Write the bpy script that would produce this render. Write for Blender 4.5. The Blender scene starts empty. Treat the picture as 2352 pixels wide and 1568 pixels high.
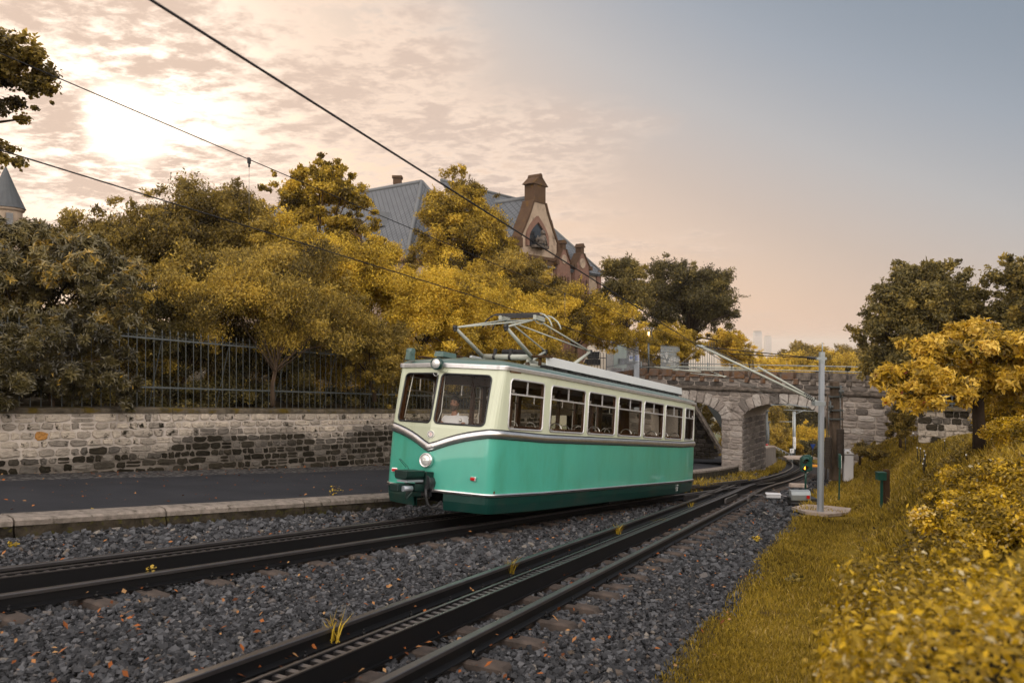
import bpy, bmesh, math, random
import numpy as np
from mathutils import Vector, Matrix
random.seed(7); RNG = np.random.default_rng(11)
S = bpy.context.scene; COL = S.collection
R_ = math.radians

# ------------------------------------------------------------ camera
cd = bpy.data.cameras.new('camera'); cam = bpy.data.objects.new('camera', cd); COL.objects.link(cam)
cam.location = (0, 0, 0); cam.rotation_euler = (R_(90), 0, 0)
cd.sensor_width = 36; cd.lens = 1723 / 2352 * 36; cd.clip_start = .05; cd.clip_end = 20000
cd.dof.use_dof = True; cd.dof.focus_distance = 14.0; cd.dof.aperture_fstop = 2.2
S.camera = cam
S.view_settings.view_transform = 'Standard'; S.view_settings.look = 'None'
S.view_settings.exposure = 0.12; S.view_settings.gamma = 1

# ------------------------------------------------------------ world: hazy evening sky with a cloud sheet on the left
SUN_AZ = math.atan2(-.51, 1.0); SUN_EL = R_(15)
SUND = Vector((math.sin(SUN_AZ) * math.cos(SUN_EL), math.cos(SUN_AZ) * math.cos(SUN_EL), math.sin(SUN_EL)))
wd = bpy.data.worlds.new('World'); S.world = wd; wd.use_nodes = True
nt = wd.node_tree; nt.nodes.clear(); N = nt.nodes; LK = nt.links
def nd(t, **k):
    n = N.new(t)
    for a, b in k.items(): setattr(n, a, b)
    return n
def val(x): return x
def math_(op, a, b=None, c=None, clamp=False):
    n = nd('ShaderNodeMath', operation=op, use_clamp=clamp)
    for i, v in enumerate((a, b, c)):
        if v is None: continue
        if isinstance(v, (int, float)): n.inputs[i].default_value = v
        else: LK.new(v, n.inputs[i])
    return n.outputs[0]
def dot_(v, vec):
    n = nd('ShaderNodeVectorMath', operation='DOT_PRODUCT'); LK.new(v, n.inputs[0]); n.inputs[1].default_value = vec
    return n.outputs['Value']
def mixc(f, a, b, mode='MIX'):
    n = nd('ShaderNodeMix', data_type='RGBA', blend_type=mode)
    for i, v in ((0, f), (6, a), (7, b)):
        if isinstance(v, (int, float)): n.inputs[i].default_value = v
        elif isinstance(v, tuple): n.inputs[i].default_value = (*v, 1)
        else: LK.new(v, n.inputs[i])
    return n.outputs[2]
def smooth(x, lo, hi):
    n = nd('ShaderNodeMapRange', interpolation_type='SMOOTHSTEP'); LK.new(x, n.inputs[0])
    n.inputs[1].default_value = lo; n.inputs[2].default_value = hi
    return n.outputs[0]
tc = nd('ShaderNodeTexCoord'); D = tc.outputs['Generated']
sep = nd('ShaderNodeSeparateXYZ'); LK.new(D, sep.inputs[0]); dx, dy, dz = sep.outputs
sky = nd('ShaderNodeTexSky', sky_type='NISHITA', sun_disc=False, sun_elevation=SUN_EL, sun_rotation=SUN_AZ,
         air_density=1.2, dust_density=3.0, ozone_density=1.5)
skyc = mixc(1.0, sky.outputs[0], (.09, .09, .09), 'MULTIPLY')
az = math_('ARCTAN2', dx, dy)                                   # 0 ahead, + right
el = math_('ARCSINE', dz)
# clear air: peach near the horizon, blue grey higher up and to the right
hz = smooth(math_('ADD', el, math_('MULTIPLY', az, .45)), -.05, .68)
ramp = nd('ShaderNodeValToRGB'); LK.new(hz, ramp.inputs[0])
e = ramp.color_ramp.elements
e[0].position = 0; e[0].color = (.80, .56, .41, 1)
e[1].position = 1; e[1].color = (.245, .29, .35, 1)
for p, c in ((.25, (.78, .56, .43)), (.47, (.60, .48, .415)), (.69, (.48, .46, .46)), (.87, (.345, .375, .425))):
    q = e.new(p); q.color = (*c, 1)
clear = mixc(.12, ramp.outputs[0], skyc)
# cloud sheet projected on a high plane
inv = math_('DIVIDE', 1.0, math_('ADD', math_('MAXIMUM', dz, 0.0), .09))
cmb = nd('ShaderNodeCombineXYZ'); LK.new(math_('MULTIPLY', dx, inv), cmb.inputs[0]); LK.new(math_('MULTIPLY', dy, inv), cmb.inputs[1])
def noise(scale, detail, rough, vec, dist=0.0, off=(0, 0, 0), stretch=(1, 1, 1), rot=0):
    m = nd('ShaderNodeMapping'); LK.new(vec, m.inputs[0]); m.inputs['Location'].default_value = off
    m.inputs['Scale'].default_value = stretch; m.inputs['Rotation'].default_value = (0, 0, rot)
    n = nd('ShaderNodeTexNoise'); LK.new(m.outputs[0], n.inputs['Vector']); n.inputs['Scale'].default_value = scale
    n.inputs['Detail'].default_value = detail; n.inputs['Roughness'].default_value = rough; n.inputs['Distortion'].default_value = dist
    return n.outputs[0]
n1 = noise(1.9, 10, .60, cmb.outputs[0], .2, (3.1, 1.2, 0), (1.0, 1.15, 1), .5)
n2 = noise(11, 10, .64, cmb.outputs[0], .1, (7.7, 2.2, 0), (1, 1.2, 1), .5)
n3 = noise(.8, 3, .5, cmb.outputs[0], 0, (1.7, 8.2, 0))
# edge of the cloud sheet: a plane through the eye, ragged by noise
def raydir(px, py): return Vector(((px - 1176) / 1723, 1, -(py - 784) / 1723)).normalized()
en = raydir(1180, 20).cross(raydir(1480, 430)).normalized()
if en.dot(raydir(300, 200)) < 0: en = -en
edge = math_('ADD', dot_(D, tuple(en)), math_('MULTIPLY', math_('SUBTRACT', n3, .5), .55))
edge = math_('ADD', edge, math_('MULTIPLY', math_('SUBTRACT', n1, .5), .25))
sheet = smooth(edge, -.03, .20)
back = smooth(dy, .25, -.25)                                     # broken clouds behind the viewer as well
dens = math_('ADD', math_('MULTIPLY', n1, .56), math_('MULTIPLY', n2, .44))
cov = math_('MULTIPLY', smooth(dens, .40, .48), math_('MAXIMUM', sheet, math_('MULTIPLY', back, .8)))
cov = math_('MULTIPLY', cov, smooth(dz, .0, .10))
hole = math_('POWER', math_('MAXIMUM', dot_(D, tuple(raydir(290, 285))), 0.0), 700.0)
cov = math_('MULTIPLY', cov, math_('SUBTRACT', 1.0, smooth(math_('ADD', hole, math_('MULTIPLY', math_('SUBTRACT', n2, .5), .9)), .35, .75)))
sdot = dot_(D, tuple(SUND))
glow = math_('POWER', math_('MAXIMUM', sdot, 0.0), 12.0)
glow2 = math_('POWER', math_('MAXIMUM', sdot, 0.0), 110.0)
shade = smooth(dens, .46, .57)                                   # thick parts are greyer
ccol = mixc(shade, (.88, .71, .59), (.63, .505, .435))
ccol = mixc(math_('MULTIPLY', glow, .35), ccol, (.95, .66, .46))
clear = mixc(math_('MULTIPLY', glow, .45), clear, (.95, .74, .58))
thin = math_('SUBTRACT', 1.0, smooth(dens, .42, .56))
ccol = mixc(math_('MULTIPLY', thin, math_('MULTIPLY', glow2, 1.0, clamp=True), clamp=True), ccol, (1.7, 1.45, 1.22))
clear = mixc(math_('MULTIPLY', glow2, 1.0, clamp=True), clear, (1.7, 1.45, 1.2))
col = mixc(cov, clear, ccol)
# the sky opposite the sun: clouds, brightened as fill for sides facing the camera
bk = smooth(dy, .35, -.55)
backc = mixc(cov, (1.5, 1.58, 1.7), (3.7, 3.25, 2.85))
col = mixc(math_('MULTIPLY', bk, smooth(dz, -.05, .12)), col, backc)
up = smooth(dz, .55, .9); col = mixc(math_('MULTIPLY', up, .6), col, (.9, .88, .88))
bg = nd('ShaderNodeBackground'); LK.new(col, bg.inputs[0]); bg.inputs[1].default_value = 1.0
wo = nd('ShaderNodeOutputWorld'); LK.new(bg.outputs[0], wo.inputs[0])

# ------------------------------------------------------------ sun behind thin cloud: soft
sl = bpy.data.lights.new('sun', 'SUN'); sl.energy = 2.0; sl.angle = R_(11); sl.color = (1, .80, .58)
so = bpy.data.objects.new('sun', sl); COL.objects.link(so); so.rotation_euler = (-SUND).to_track_quat('-Z', 'Y').to_euler()

# ------------------------------------------------------------ helpers
F_ = 1723.0
def px2(px, py, Y): return Vector(((px - 1176) / F_ * Y, Y, -(py - 784) / F_ * Y))
def P(x, y): return -1.76 - .06 * x - .107 * y                   # plane of the rail heads
def gp(px, py, dz=0.0):                                          # pixel -> point on that plane raised by dz
    X = (px - 1176) / F_; Z = (py - 784) / F_
    Y = (1.76 - dz) / (Z - .06 * X - .107)
    return Vector((X * Y, Y, -Z * Y))

def tag(o, label=None, cat=None, group=None, kind=None):
    if label: o['label'] = label
    if cat: o['category'] = cat
    if group: o['group'] = group
    if kind: o['kind'] = kind
    return o
def empty(name, loc=(0, 0, 0), label=None, cat=None, group=None, rot=None, mat=None):
    o = bpy.data.objects.new(name, None); COL.objects.link(o); o.empty_display_size = .1
    if mat is not None: o.matrix_basis = mat
    else:
        o.location = loc
        if rot: o.rotation_euler = rot
    return tag(o, label, cat, group)
def copy_tree(o, parent=None):
    c = o.copy(); COL.objects.link(c)
    if parent is not None: c.parent = parent
    for ch in list(o.children): copy_tree(ch, c)
    return c

def WM(o):
    if o.parent is None: return o.matrix_basis.copy()
    return WM(o.parent) @ o.matrix_parent_inverse @ o.matrix_basis
class MB:
    def __init__(s): s.v = []; s.f = []; s.t = []; s.uv = []; s.tint = .5; s.m = None; s.sm = False; s.s = []
    def pt(s, p):
        p = Vector(p)
        if s.m is not None: p = s.m @ p
        s.v.append(p); return len(s.v) - 1
    def face(s, idx, uv=None, smooth=None):
        s.f.append(tuple(idx)); s.t.append(s.tint); s.uv.append(uv); s.s.append(s.sm if smooth is None else smooth)
    def poly(s, pts, uv=None): s.face([s.pt(p) for p in pts], uv)
    def box(s, c, d, rz=0, taper=1.0, rot=None, top=None):
        hx, hy, hz = d[0] / 2, d[1] / 2, d[2] / 2
        M = Matrix.Translation(c) @ (rot.to_4x4() if rot is not None else Matrix.Rotation(rz, 4, 'Z'))
        i = []
        for z, k in ((-hz, 1), (hz, taper)):
            for x, y in ((-1, -1), (1, -1), (1, 1), (-1, 1)):
                i.append(s.pt(M @ Vector((x * hx * k, y * hy * k, z))))
        a = i
        for q in ((3, 2, 1, 0), (4, 5, 6, 7), (0, 1, 5, 4), (1, 2, 6, 5), (2, 3, 7, 6), (3, 0, 4, 7)): s.face([a[j] for j in q])
    def bar(s, a, b, w, h, up=(0, 0, 1)):                          # rectangular bar from a to b
        a = Vector(a); b = Vector(b); d = b - a; L = d.length; d.normalize()
        u = Vector(up); x = d.cross(u)
        if x.length < 1e-4: x = d.cross(Vector((1, 0, 0)))
        x.normalize(); z = x.cross(d)
        i = [s.pt(p + x * sx * w / 2 + z * sz * h / 2) for p in (a, b) for sx, sz in ((-1, -1), (1, -1), (1, 1), (-1, 1))]
        for q in ((0, 1, 2, 3), (7, 6, 5, 4), (0, 4, 5, 1), (1, 5, 6, 2), (2, 6, 7, 3), (3, 7, 4, 0)): s.face([i[j] for j in q])
    def tube(s, pts, r, n=8, cap=True, smooth=True):
        pts = [Vector(p) for p in pts]; rs = r if isinstance(r, (list, tuple)) else [r] * len(pts)
        prev = None; rings = []
        for k, p in enumerate(pts):
            d = (pts[min(k + 1, len(pts) - 1)] - pts[max(k - 1, 0)]).normalized()
            if prev is None:
                x = d.orthogonal().normalized()
            else:
                x = prev - d * prev.dot(d)
                x = x.normalized() if x.length > 1e-6 else d.orthogonal().normalized()
            prev = x; y = d.cross(x)
            rings.append([s.pt(p + (x * math.cos(a) + y * math.sin(a)) * rs[k]) for a in [2 * math.pi * j / n for j in range(n)]])
        for A, B in zip(rings, rings[1:]):
            for j in range(n): s.face((A[j], A[(j + 1) % n], B[(j + 1) % n], B[j]), smooth=smooth)
        if cap: s.face(rings[0][::-1], smooth=False); s.face(rings[-1], smooth=False)
    def lathe(s, prof, n=16, M=None, smooth=True):                 # prof: (r, z) about local z
        M = M or Matrix.Identity(4); rings = []
        for r, z in prof: rings.append([s.pt(M @ Vector((r * math.cos(2 * math.pi * j / n), r * math.sin(2 * math.pi * j / n), z))) for j in range(n)])
        for A, B in zip(rings, rings[1:]):
            for j in range(n): s.face((A[j], A[(j + 1) % n], B[(j + 1) % n], B[j]), smooth=smooth)
        s.face(rings[0][::-1], smooth=False); s.face(rings[-1], smooth=False)
    def loft(s, loops, cap=True, smooth=False, close=True):
        rings = [[s.pt(p) for p in L] for L in loops]
        for A, B in zip(rings, rings[1:]):
            n = len(A)
            for j in range(n if close else n - 1): s.face((A[j], A[(j + 1) % n], B[(j + 1) % n], B[j]), smooth=smooth)
        if cap: s.face(rings[0][::-1], smooth=False); s.face(rings[-1], smooth=False)
    def prism(s, pts, vec):                                        # polygon extruded along vec
        vec = Vector(vec); s.loft([[Vector(p) for p in pts], [Vector(p) + vec for p in pts]])
    def ball(s, c, r, n=10, m=7, sc=(1, 1, 1), rot=None):
        c = Vector(c); R = rot or Matrix.Identity(3)
        rings = []
        for i in range(1, m):
            th = math.pi * i / m
            rings.append([s.pt(c + R @ Vector((r * sc[0] * math.sin(th) * math.cos(2 * math.pi * j / n), r * sc[1] * math.sin(th) * math.sin(2 * math.pi * j / n), -r * sc[2] * math.cos(th)))) for j in range(n)])
        b = s.pt(c + R @ Vector((0, 0, -r * sc[2]))); t = s.pt(c + R @ Vector((0, 0, r * sc[2])))
        for A, B in zip(rings, rings[1:]):
            for j in range(n): s.face((A[j], A[(j + 1) % n], B[(j + 1) % n], B[j]), smooth=True)
        for j in range(n):
            s.face((b, rings[0][(j + 1) % n], rings[0][j]), smooth=True); s.face((t, rings[-1][j], rings[-1][(j + 1) % n]), smooth=True)
    def build(s, name, mat, parent=None, label=None, cat=None, group=None, kind=None, bevel=0, world=False, subsurf=0):
        me = bpy.data.meshes.new(name); me.from_pydata([tuple(p) for p in s.v], [], s.f)
        me.materials.append(mat)
        me.polygons.foreach_set('use_smooth', s.s)
        at = me.attributes.new('tint', 'FLOAT', 'FACE'); at.data.foreach_set('value', s.t)
        if any(u is not None for u in s.uv):
            uvl = me.uv_layers.new(name='UVMap')
            for p, u in zip(me.polygons, s.uv):
                if u is not None:
                    for li, c in zip(p.loop_indices, u): uvl.data[li].uv = c
        me.update()
        o = bpy.data.objects.new(name, me); COL.objects.link(o)
        if parent is not None:
            o.parent = parent
            if world: o.matrix_parent_inverse = WM(parent).inverted()
        if bevel:
            b = o.modifiers.new('bevel', 'BEVEL'); b.width = bevel; b.segments = 2; b.limit_method = 'ANGLE'; b.angle_limit = R_(40)
        if subsurf:
            b = o.modifiers.new('sub', 'SUBSURF'); b.levels = subsurf; b.render_levels = subsurf
        return tag(o, label, cat, group, kind)

def np_mesh(name, V, nper, mat, tint=None, parent=None, smooth=False, quads=None):
    """V: (n*nper,3) verts, every nper consecutive verts follow the index pattern `quads` (list of faces)."""
    n = len(V) // nper; me = bpy.data.meshes.new(name)
    me.vertices.add(len(V)); me.vertices.foreach_set('co', np.ascontiguousarray(V, dtype=np.float32).ravel())
    sizes = [len(q) for q in quads]; flat = np.array([i for q in quads for i in q])
    idx = (flat[None, :] + (np.arange(n) * nper)[:, None]).ravel().astype(np.int32)
    starts1 = np.concatenate([[0], np.cumsum(sizes)[:-1]])
    starts = (starts1[None, :] + (np.arange(n) * len(flat))[:, None]).ravel().astype(np.int32)
    me.loops.add(len(idx)); me.loops.foreach_set('vertex_index', idx)
    me.polygons.add(len(starts)); me.polygons.foreach_set('loop_start', starts)
    if tint is not None:
        at = me.attributes.new('tint', 'FLOAT', 'FACE'); at.data.foreach_set('value', np.repeat(np.asarray(tint, dtype=np.float32), len(quads)))
    me.polygons.foreach_set('use_smooth', [smooth] * len(starts))
    me.materials.append(mat); me.update(calc_edges=True); me.validate()
    o = bpy.data.objects.new(name, me); COL.objects.link(o)
    if parent is not None: o.parent = parent; o.matrix_parent_inverse = WM(parent).inverted()
    return o

# ------------------------------------------------------------ materials
def mat(name, c=(.5, .5, .5), rough=.6, metal=0, c2=None, scale=4, amt=1.0, bump=0, bscale=None, spec=.5, coat=0, ramp=None, emis=None, coord='Object',
        detail=5, lo=.35, hi=.65, stain=None, trans=0, stretch=(1, 1, 1)):
    if rough >= .78 and spec == .5: spec = .16
    m = bpy.data.materials.new(name); m.use_nodes = True; t = m.node_tree; n = t.nodes; l = t.links
    b = n['Principled BSDF']; b.inputs['Roughness'].default_value = rough; b.inputs['Metallic'].default_value = metal
    b.inputs['Specular IOR Level'].default_value = spec; b.inputs['Coat Weight'].default_value = coat
    co = n.new('ShaderNodeTexCoord'); mp = n.new('ShaderNodeMapping'); l.new(co.outputs[coord], mp.inputs[0]); mp.inputs['Scale'].default_value = stretch
    cur = None
    def nz(sc, dt=detail, rg=.6):
        q = n.new('ShaderNodeTexNoise'); q.inputs['Scale'].default_value = sc; q.inputs['Detail'].default_value = dt; q.inputs['Roughness'].default_value = rg
        l.new(mp.outputs[0], q.inputs['Vector']); return q.outputs[0]
    def mx(f, a, b_, mode='MIX'):
        q = n.new('ShaderNodeMix'); q.data_type = 'RGBA'; q.blend_type = mode
        for i, v in ((0, f), (6, a), (7, b_)):
            if isinstance(v, (int, float)): q.inputs[i].default_value = v
            elif isinstance(v, tuple): q.inputs[i].default_value = (*v[:3], 1)
            else: l.new(v, q.inputs[i])
        return q.outputs[2]
    def rng(x, a, b_):
        q = n.new('ShaderNodeMapRange'); l.new(x, q.inputs[0]); q.inputs[1].default_value = a; q.inputs[2].default_value = b_; return q.outputs[0]
    base = tuple(c)
    if ramp:
        at = n.new('ShaderNodeAttribute'); at.attribute_name = 'tint'; cr = n.new('ShaderNodeValToRGB'); l.new(at.outputs['Fac'], cr.inputs[0])
        es = cr.color_ramp.elements
        es[0].position = ramp[0][0]; es[0].color = (*ramp[0][1], 1); es[1].position = ramp[-1][0]; es[1].color = (*ramp[-1][1], 1)
        for p_, c_ in ramp[1:-1]: q = es.new(p_); q.color = (*c_, 1)
        base = cr.outputs[0]
    if c2 is not None: base = mx(rng(nz(scale), lo, hi), base, tuple(c2))
    if amt and c2 is None and scale: # brightness variation
        q = n.new('ShaderNodeMapRange'); l.new(nz(scale), q.inputs[0]); q.inputs[1].default_value = .25; q.inputs[2].default_value = .75
        q.inputs[3].default_value = 1 - .35 * amt; q.inputs[4].default_value = 1 + .3 * amt
        base = mx(1.0, base, q.outputs[0], 'MULTIPLY')
    if stain: base = mx(rng(nz(stain[1], 7, .65), stain[2], stain[3]), base, stain[0])
    if isinstance(base, tuple): b.inputs['Base Color'].default_value = (*base, 1)
    else: l.new(base, b.inputs['Base Color'])
    if bump:
        bp = n.new('ShaderNodeBump'); bp.inputs['Strength'].default_value = bump; bp.inputs['Distance'].default_value = .02
        l.new(nz(bscale or scale * 3, 6), bp.inputs['Height']); l.new(bp.outputs[0], b.inputs['Normal'])
    if emis: b.inputs['Emission Color'].default_value = (*emis[0], 1); b.inputs['Emission Strength'].default_value = emis[1]
    if trans:                                                      # leaves: light passes through
        tr = n.new('ShaderNodeBsdfTranslucent'); ms = n.new('ShaderNodeMixShader'); ms.inputs[0].default_value = trans
        if isinstance(base, tuple): tr.inputs[0].default_value = (*base, 1)
        else: l.new(base, tr.inputs[0])
        out = n['Material Output']; l.new(b.outputs[0], ms.inputs[1]); l.new(tr.outputs[0], ms.inputs[2]); l.new(ms.outputs[0], out.inputs[0])
    return m
def glass(name, tint=(.75, .75, .7), refl=1.0, rough=.02, ior=1.5):
    m = bpy.data.materials.new(name); m.use_nodes = True; t = m.node_tree; n = t.nodes; l = t.links; n.remove(n['Principled BSDF'])
    tr = n.new('ShaderNodeBsdfTransparent'); tr.inputs[0].default_value = (*tint, 1)
    gl = n.new('ShaderNodeBsdfGlossy'); gl.inputs['Roughness'].default_value = rough; gl.inputs[0].default_value = (refl, refl, refl, 1)
    fr = n.new('ShaderNodeLayerWeight'); fr.inputs[0].default_value = .5; pw = n.new('ShaderNodeMath'); pw.operation = 'POWER'; l.new(fr.outputs['Facing'], pw.inputs[0]); pw.inputs[1].default_value = 4.0; ad = n.new('ShaderNodeMath'); ad.operation = 'MULTIPLY_ADD'; l.new(pw.outputs[0], ad.inputs[0]); ad.inputs[1].default_value = .9; ad.inputs[2].default_value = .035; ms = n.new('ShaderNodeMixShader')
    l.new(ad.outputs[0], ms.inputs[0]); l.new(tr.outputs[0], ms.inputs[1]); l.new(gl.outputs[0], ms.inputs[2]); l.new(ms.outputs[0], n['Material Output'].inputs[0])
    return m
M = {}
M['chrome'] = mat('polished_aluminium', (.80, .79, .80), .33, 1, scale=6, amt=.3)
M['alu'] = mat('dull_aluminium', (.66, .66, .67), .42, .75, scale=8, amt=.4)
M['cream'] = mat('cream_paint', (.50, .54, .41), .35, 0, scale=1.2, amt=.15, coat=.3, stain=((.36, .38, .24), 2.2, .62, .85))
M['green'] = mat('green_paint', (.06, .35, .268), .30, 0, scale=1.1, amt=.45, coat=.6, stain=((.045, .26, .17), 1.3, .5, .75), stretch=(1, 1, .35))
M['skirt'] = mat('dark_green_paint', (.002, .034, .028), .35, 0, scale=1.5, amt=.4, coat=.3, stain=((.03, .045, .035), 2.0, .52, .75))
M['roofg'] = mat('roof_green_paint', (.075, .13, .118), .38, 0, scale=1.5, amt=.3, coat=.3)
M['panelgrey'] = mat('pale_grey_paint', (.50, .53, .54), .5, 0, scale=2, amt=.15)
M['tubegrey'] = mat('grey_tube_paint', (.33, .35, .31), .45, 0, scale=7, amt=.3)
M['blacksteel'] = mat('sooty_steel', (.03, .03, .032), .5, .3, scale=9, amt=.5)
M['wood'] = mat('brown_panelling', (.085, .035, .014), .35, 0, scale=5, amt=.6, stretch=(1, 1, 6))
M['ceil'] = mat('ceiling_board', (.16, .09, .045), .45, 0, scale=3, amt=.3)
M['rubber'] = mat('black_rubber', (.012, .013, .016), .45, 0, scale=5, amt=.2)
M['red'] = mat('red_lens', (.45, .012, .012), .15, 0, scale=0, amt=0, coat=.6)
M['lens'] = mat('ribbed_lamp_glass', (.62, .63, .62), .08, .35, scale=9, amt=.3, coat=1.0)
M['glass'] = glass('window_glass', (.96, .95, .90), .20, .015, 1.28)
M['white'] = mat('white_enamel', (.80, .80, .78), .5, 0, scale=0, amt=0)
M['rail'] = mat('worn_rail_head', (.15, .14, .14), .34, .85, scale=5, amt=.5)
M['railside'] = mat('oiled_rail_web', (.006, .006, .007), .5, .0, scale=6, amt=.5, spec=.25)
M['sleeper'] = mat('weathered_sleeper', (.09, .07, .06), .85, 0, c2=(.055, .045, .04), scale=6, bump=.5)
M['stoneb'] = mat('basalt_ballast', rough=.8, ramp=[(0, (.015, .016, .018)), (.45, (.048, .049, .054)), (.8, (.110, .112, .121)), (.93, (.105, .08, .062)), (1, (.19, .17, .15))], scale=30, amt=.5, bump=.3, bscale=60)
M['bed'] = mat('dark_track_bed', (.022, .022, .025), .95, 0, c2=(.05, .045, .042), scale=30, bump=1, bscale=45)
M['asphalt'] = mat('asphalt', (.036, .037, .043), .8, 0, c2=(.024, .025, .030), scale=1.1, bump=.35, bscale=90, lo=.3, hi=.7, stretch=(1, 1, 1))
M['kerb'] = mat('lichened_kerb_stone', (.27, .23, .20), .9, 0, c2=(.15, .13, .11), scale=9, bump=.6, bscale=30, stain=((.05, .042, .03), 5, .58, .68))
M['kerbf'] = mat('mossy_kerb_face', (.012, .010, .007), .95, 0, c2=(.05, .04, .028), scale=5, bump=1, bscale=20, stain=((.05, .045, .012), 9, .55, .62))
M['mortar'] = mat('pale_mortar', rough=.95, ramp=[(0, (.50, .44, .39)), (.45, (.42, .37, .32)), (1, (.10, .085, .07))], amt=.8, scale=1.3, bump=.6, bscale=30, lo=.45, hi=.6)
M['couplergreen'] = mat('oily_green_casting', (.002, .018, .015), .4, .2, scale=12, amt=.8)
M['wallstone'] = mat('rubble_wall_stone', rough=.92, ramp=[(0, (.012, .010, .006)), (.2, (.035, .029, .020)), (.4, (.11, .098, .085)), (.65, (.31, .27, .225)), (.93, (.50, .43, .35)), (1, (.40, .20, .06))],
                     scale=7, amt=.7, bump=1.0, bscale=22, stain=((.020, .017, .010), 4.5, .56, .64))
M['coping'] = mat('mossy_coping', (.14, .115, .085), .95, 0, c2=(.05, .042, .028), scale=5, bump=.8, bscale=25, stain=((.10, .07, .012), 2.2, .52, .62))
M['bstone'] = mat('grey_trachyte', rough=.93, ramp=[(0, (.045, .041, .038)), (.3, (.17, .15, .135)), (.6, (.30, .262, .235)), (1, (.44, .41, .38))], scale=5, amt=.6, bump=1.0, bscale=14,
                  stain=((.045, .038, .03), 1.6, .60, .72))
M['bmortar'] = mat('bridge_mortar', (.40, .35, .31), .95, 0, scale=5, amt=.5)
M['cap'] = mat('lichen_brown_cap_stone', (.12, .06, .026), .95, 0, c2=(.10, .08, .07), scale=5, bump=.8, bscale=20, stain=((.14, .075, .012), 7, .60, .7))
M['capd'] = mat('dark_cap_stone', (.15, .125, .105), .95, 0, c2=(.045, .038, .032), scale=5, bump=.8, bscale=20)
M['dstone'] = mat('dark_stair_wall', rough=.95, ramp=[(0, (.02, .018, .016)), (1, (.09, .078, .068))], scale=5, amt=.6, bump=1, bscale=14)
M['concrete'] = mat('weathered_concrete', (.20, .175, .155), .9, 0, c2=(.10, .085, .075), scale=3, bump=.4, bscale=20, stretch=(1, 1, .25))
M['paleconc'] = mat('pale_concrete', (.42, .35, .30), .9, 0, c2=(.28, .22, .18), scale=4, bump=.4, bscale=20)
M['fence'] = mat('grey_green_iron', (.085, .095, .095), .45, .3, scale=9, amt=.4)
M['galv'] = mat('galvanised_steel', (.30, .33, .37), .42, .45, scale=5, amt=.35, stretch=(1, 1, .3))
M['galvl'] = mat('light_galvanised_sheet', (.27, .30, .31), .45, .3, scale=6, amt=.3)
M['mastconc'] = mat('brown_concrete_mast', (.13, .095, .07), .9, 0, c2=(.06, .045, .032), scale=4, bump=.4, stretch=(1, 1, .3))
M['weight'] = mat('rusty_counterweight', (.05, .04, .034), .9, 0, c2=(.05, .04, .032), scale=8, bump=.5)
M['cabinet'] = mat('white_cabinet', (.56, .56, .58), .5, 0, scale=2, amt=.1)
M['siggreen'] = mat('signal_green_paint', (.006, .055, .042), .4, 0, scale=5, amt=.3)
M['dkwood'] = mat('dark_post_wood', (.06, .035, .02), .9, 0, scale=9, amt=.6)
M['blue'] = mat('blue_sign', (.03, .09, .40), .5, 0, scale=0, amt=0)
M['slate'] = None
M['sand'] = mat('cream_sandstone', rough=.9, c=(.33, .255, .19), scale=2.0, amt=.6, bump=.4, bscale=10, stain=((.12, .085, .06), 1.1, .52, .72))
M['redsand'] = mat('red_sandstone', rough=.9, c=(.175, .10, .075), scale=2.5, amt=.5, bump=.4, bscale=10, stain=((.07, .045, .032), 1.4, .56, .7))
M['mossred'] = mat('sooty_coping_stone', rough=.95, c=(.075, .045, .028), scale=2, amt=.6, bump=.5, stain=((.11, .06, .012), 1.8, .56, .68))
M['darkglass'] = mat('dark_window_and_niche', (.02, .022, .026), .15, 0, scale=0, amt=0, coat=.4)
M['bark'] = mat('bark', (.075, .050, .032), .95, 0, c2=(.035, .024, .016), scale=6, bump=1, bscale=20, stretch=(1, 1, .2))
M['barkd'] = mat('dark_bark', (.025, .017, .012), .95, 0, c2=(.05, .036, .024), scale=8, bump=1, bscale=20, stretch=(1, 1, .2))
M['skin'] = mat('skin', (.30, .155, .105), .5, 0, scale=12, amt=.2)
M['hair'] = mat('short_dark_hair', (.015, .012, .010), .7, 0, scale=30, amt=.5)
M['beard'] = mat('grey_beard', (.11, .085, .07), .8, 0, scale=60, amt=.7)
M['shirt'] = mat('white_polo_shirt', (.72, .73, .80), .8, 0, scale=6, amt=.12)
M['wire'] = mat('dark_wire', (.012, .011, .013), .5, .4, scale=0, amt=0)
M['copper'] = mat('grey_wire', (.16, .16, .15), .4, .6, scale=0, amt=0)
M['vanw'] = mat('old_white_vehicle_paint', (.62, .55, .46), .5, 0, scale=3, amt=.2)
def leafm(name, ramp, trans=.35, rough=.5, spec=.4): return mat(name, rough=rough, ramp=ramp, scale=0, amt=0, spec=spec, trans=trans)
GOLD = [(0, (.050, .034, .005)), (.35, (.23, .158, .016)), (.7, (.52, .355, .034)), (1, (.76, .52, .05))]
OCHRE = [(0, (.040, .028, .006)), (.4, (.185, .132, .026)), (.75, (.40, .28, .046)), (1, (.62, .42, .06))]
OLIVE = [(0, (.026, .022, .007)), (.4, (.105, .086, .026)), (.75, (.24, .185, .048)), (1, (.42, .30, .06))]
RHODO = [(0, (.022, .017, .005)), (.4, (.080, .064, .020)), (.8, (.20, .158, .056)), (1, (.42, .26, .03))]
HEDGE = [(0, (.045, .032, .003)), (.35, (.22, .145, .007)), (.7, (.52, .335, .012)), (.92, (.80, .52, .02)), (1, (.55, .50, .34))]
MAGN = [(0, (.08, .055, .005)), (.35, (.30, .19, .012)), (.7, (.56, .35, .02)), (.97, (.75, .54, .12)), (1, (.24, .05, .012))]
GRASS = [(0, (.065, .044, .010)), (.4, (.235, .165, .018)), (.75, (.45, .31, .035)), (1, (.52, .38, .14))]
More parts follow.
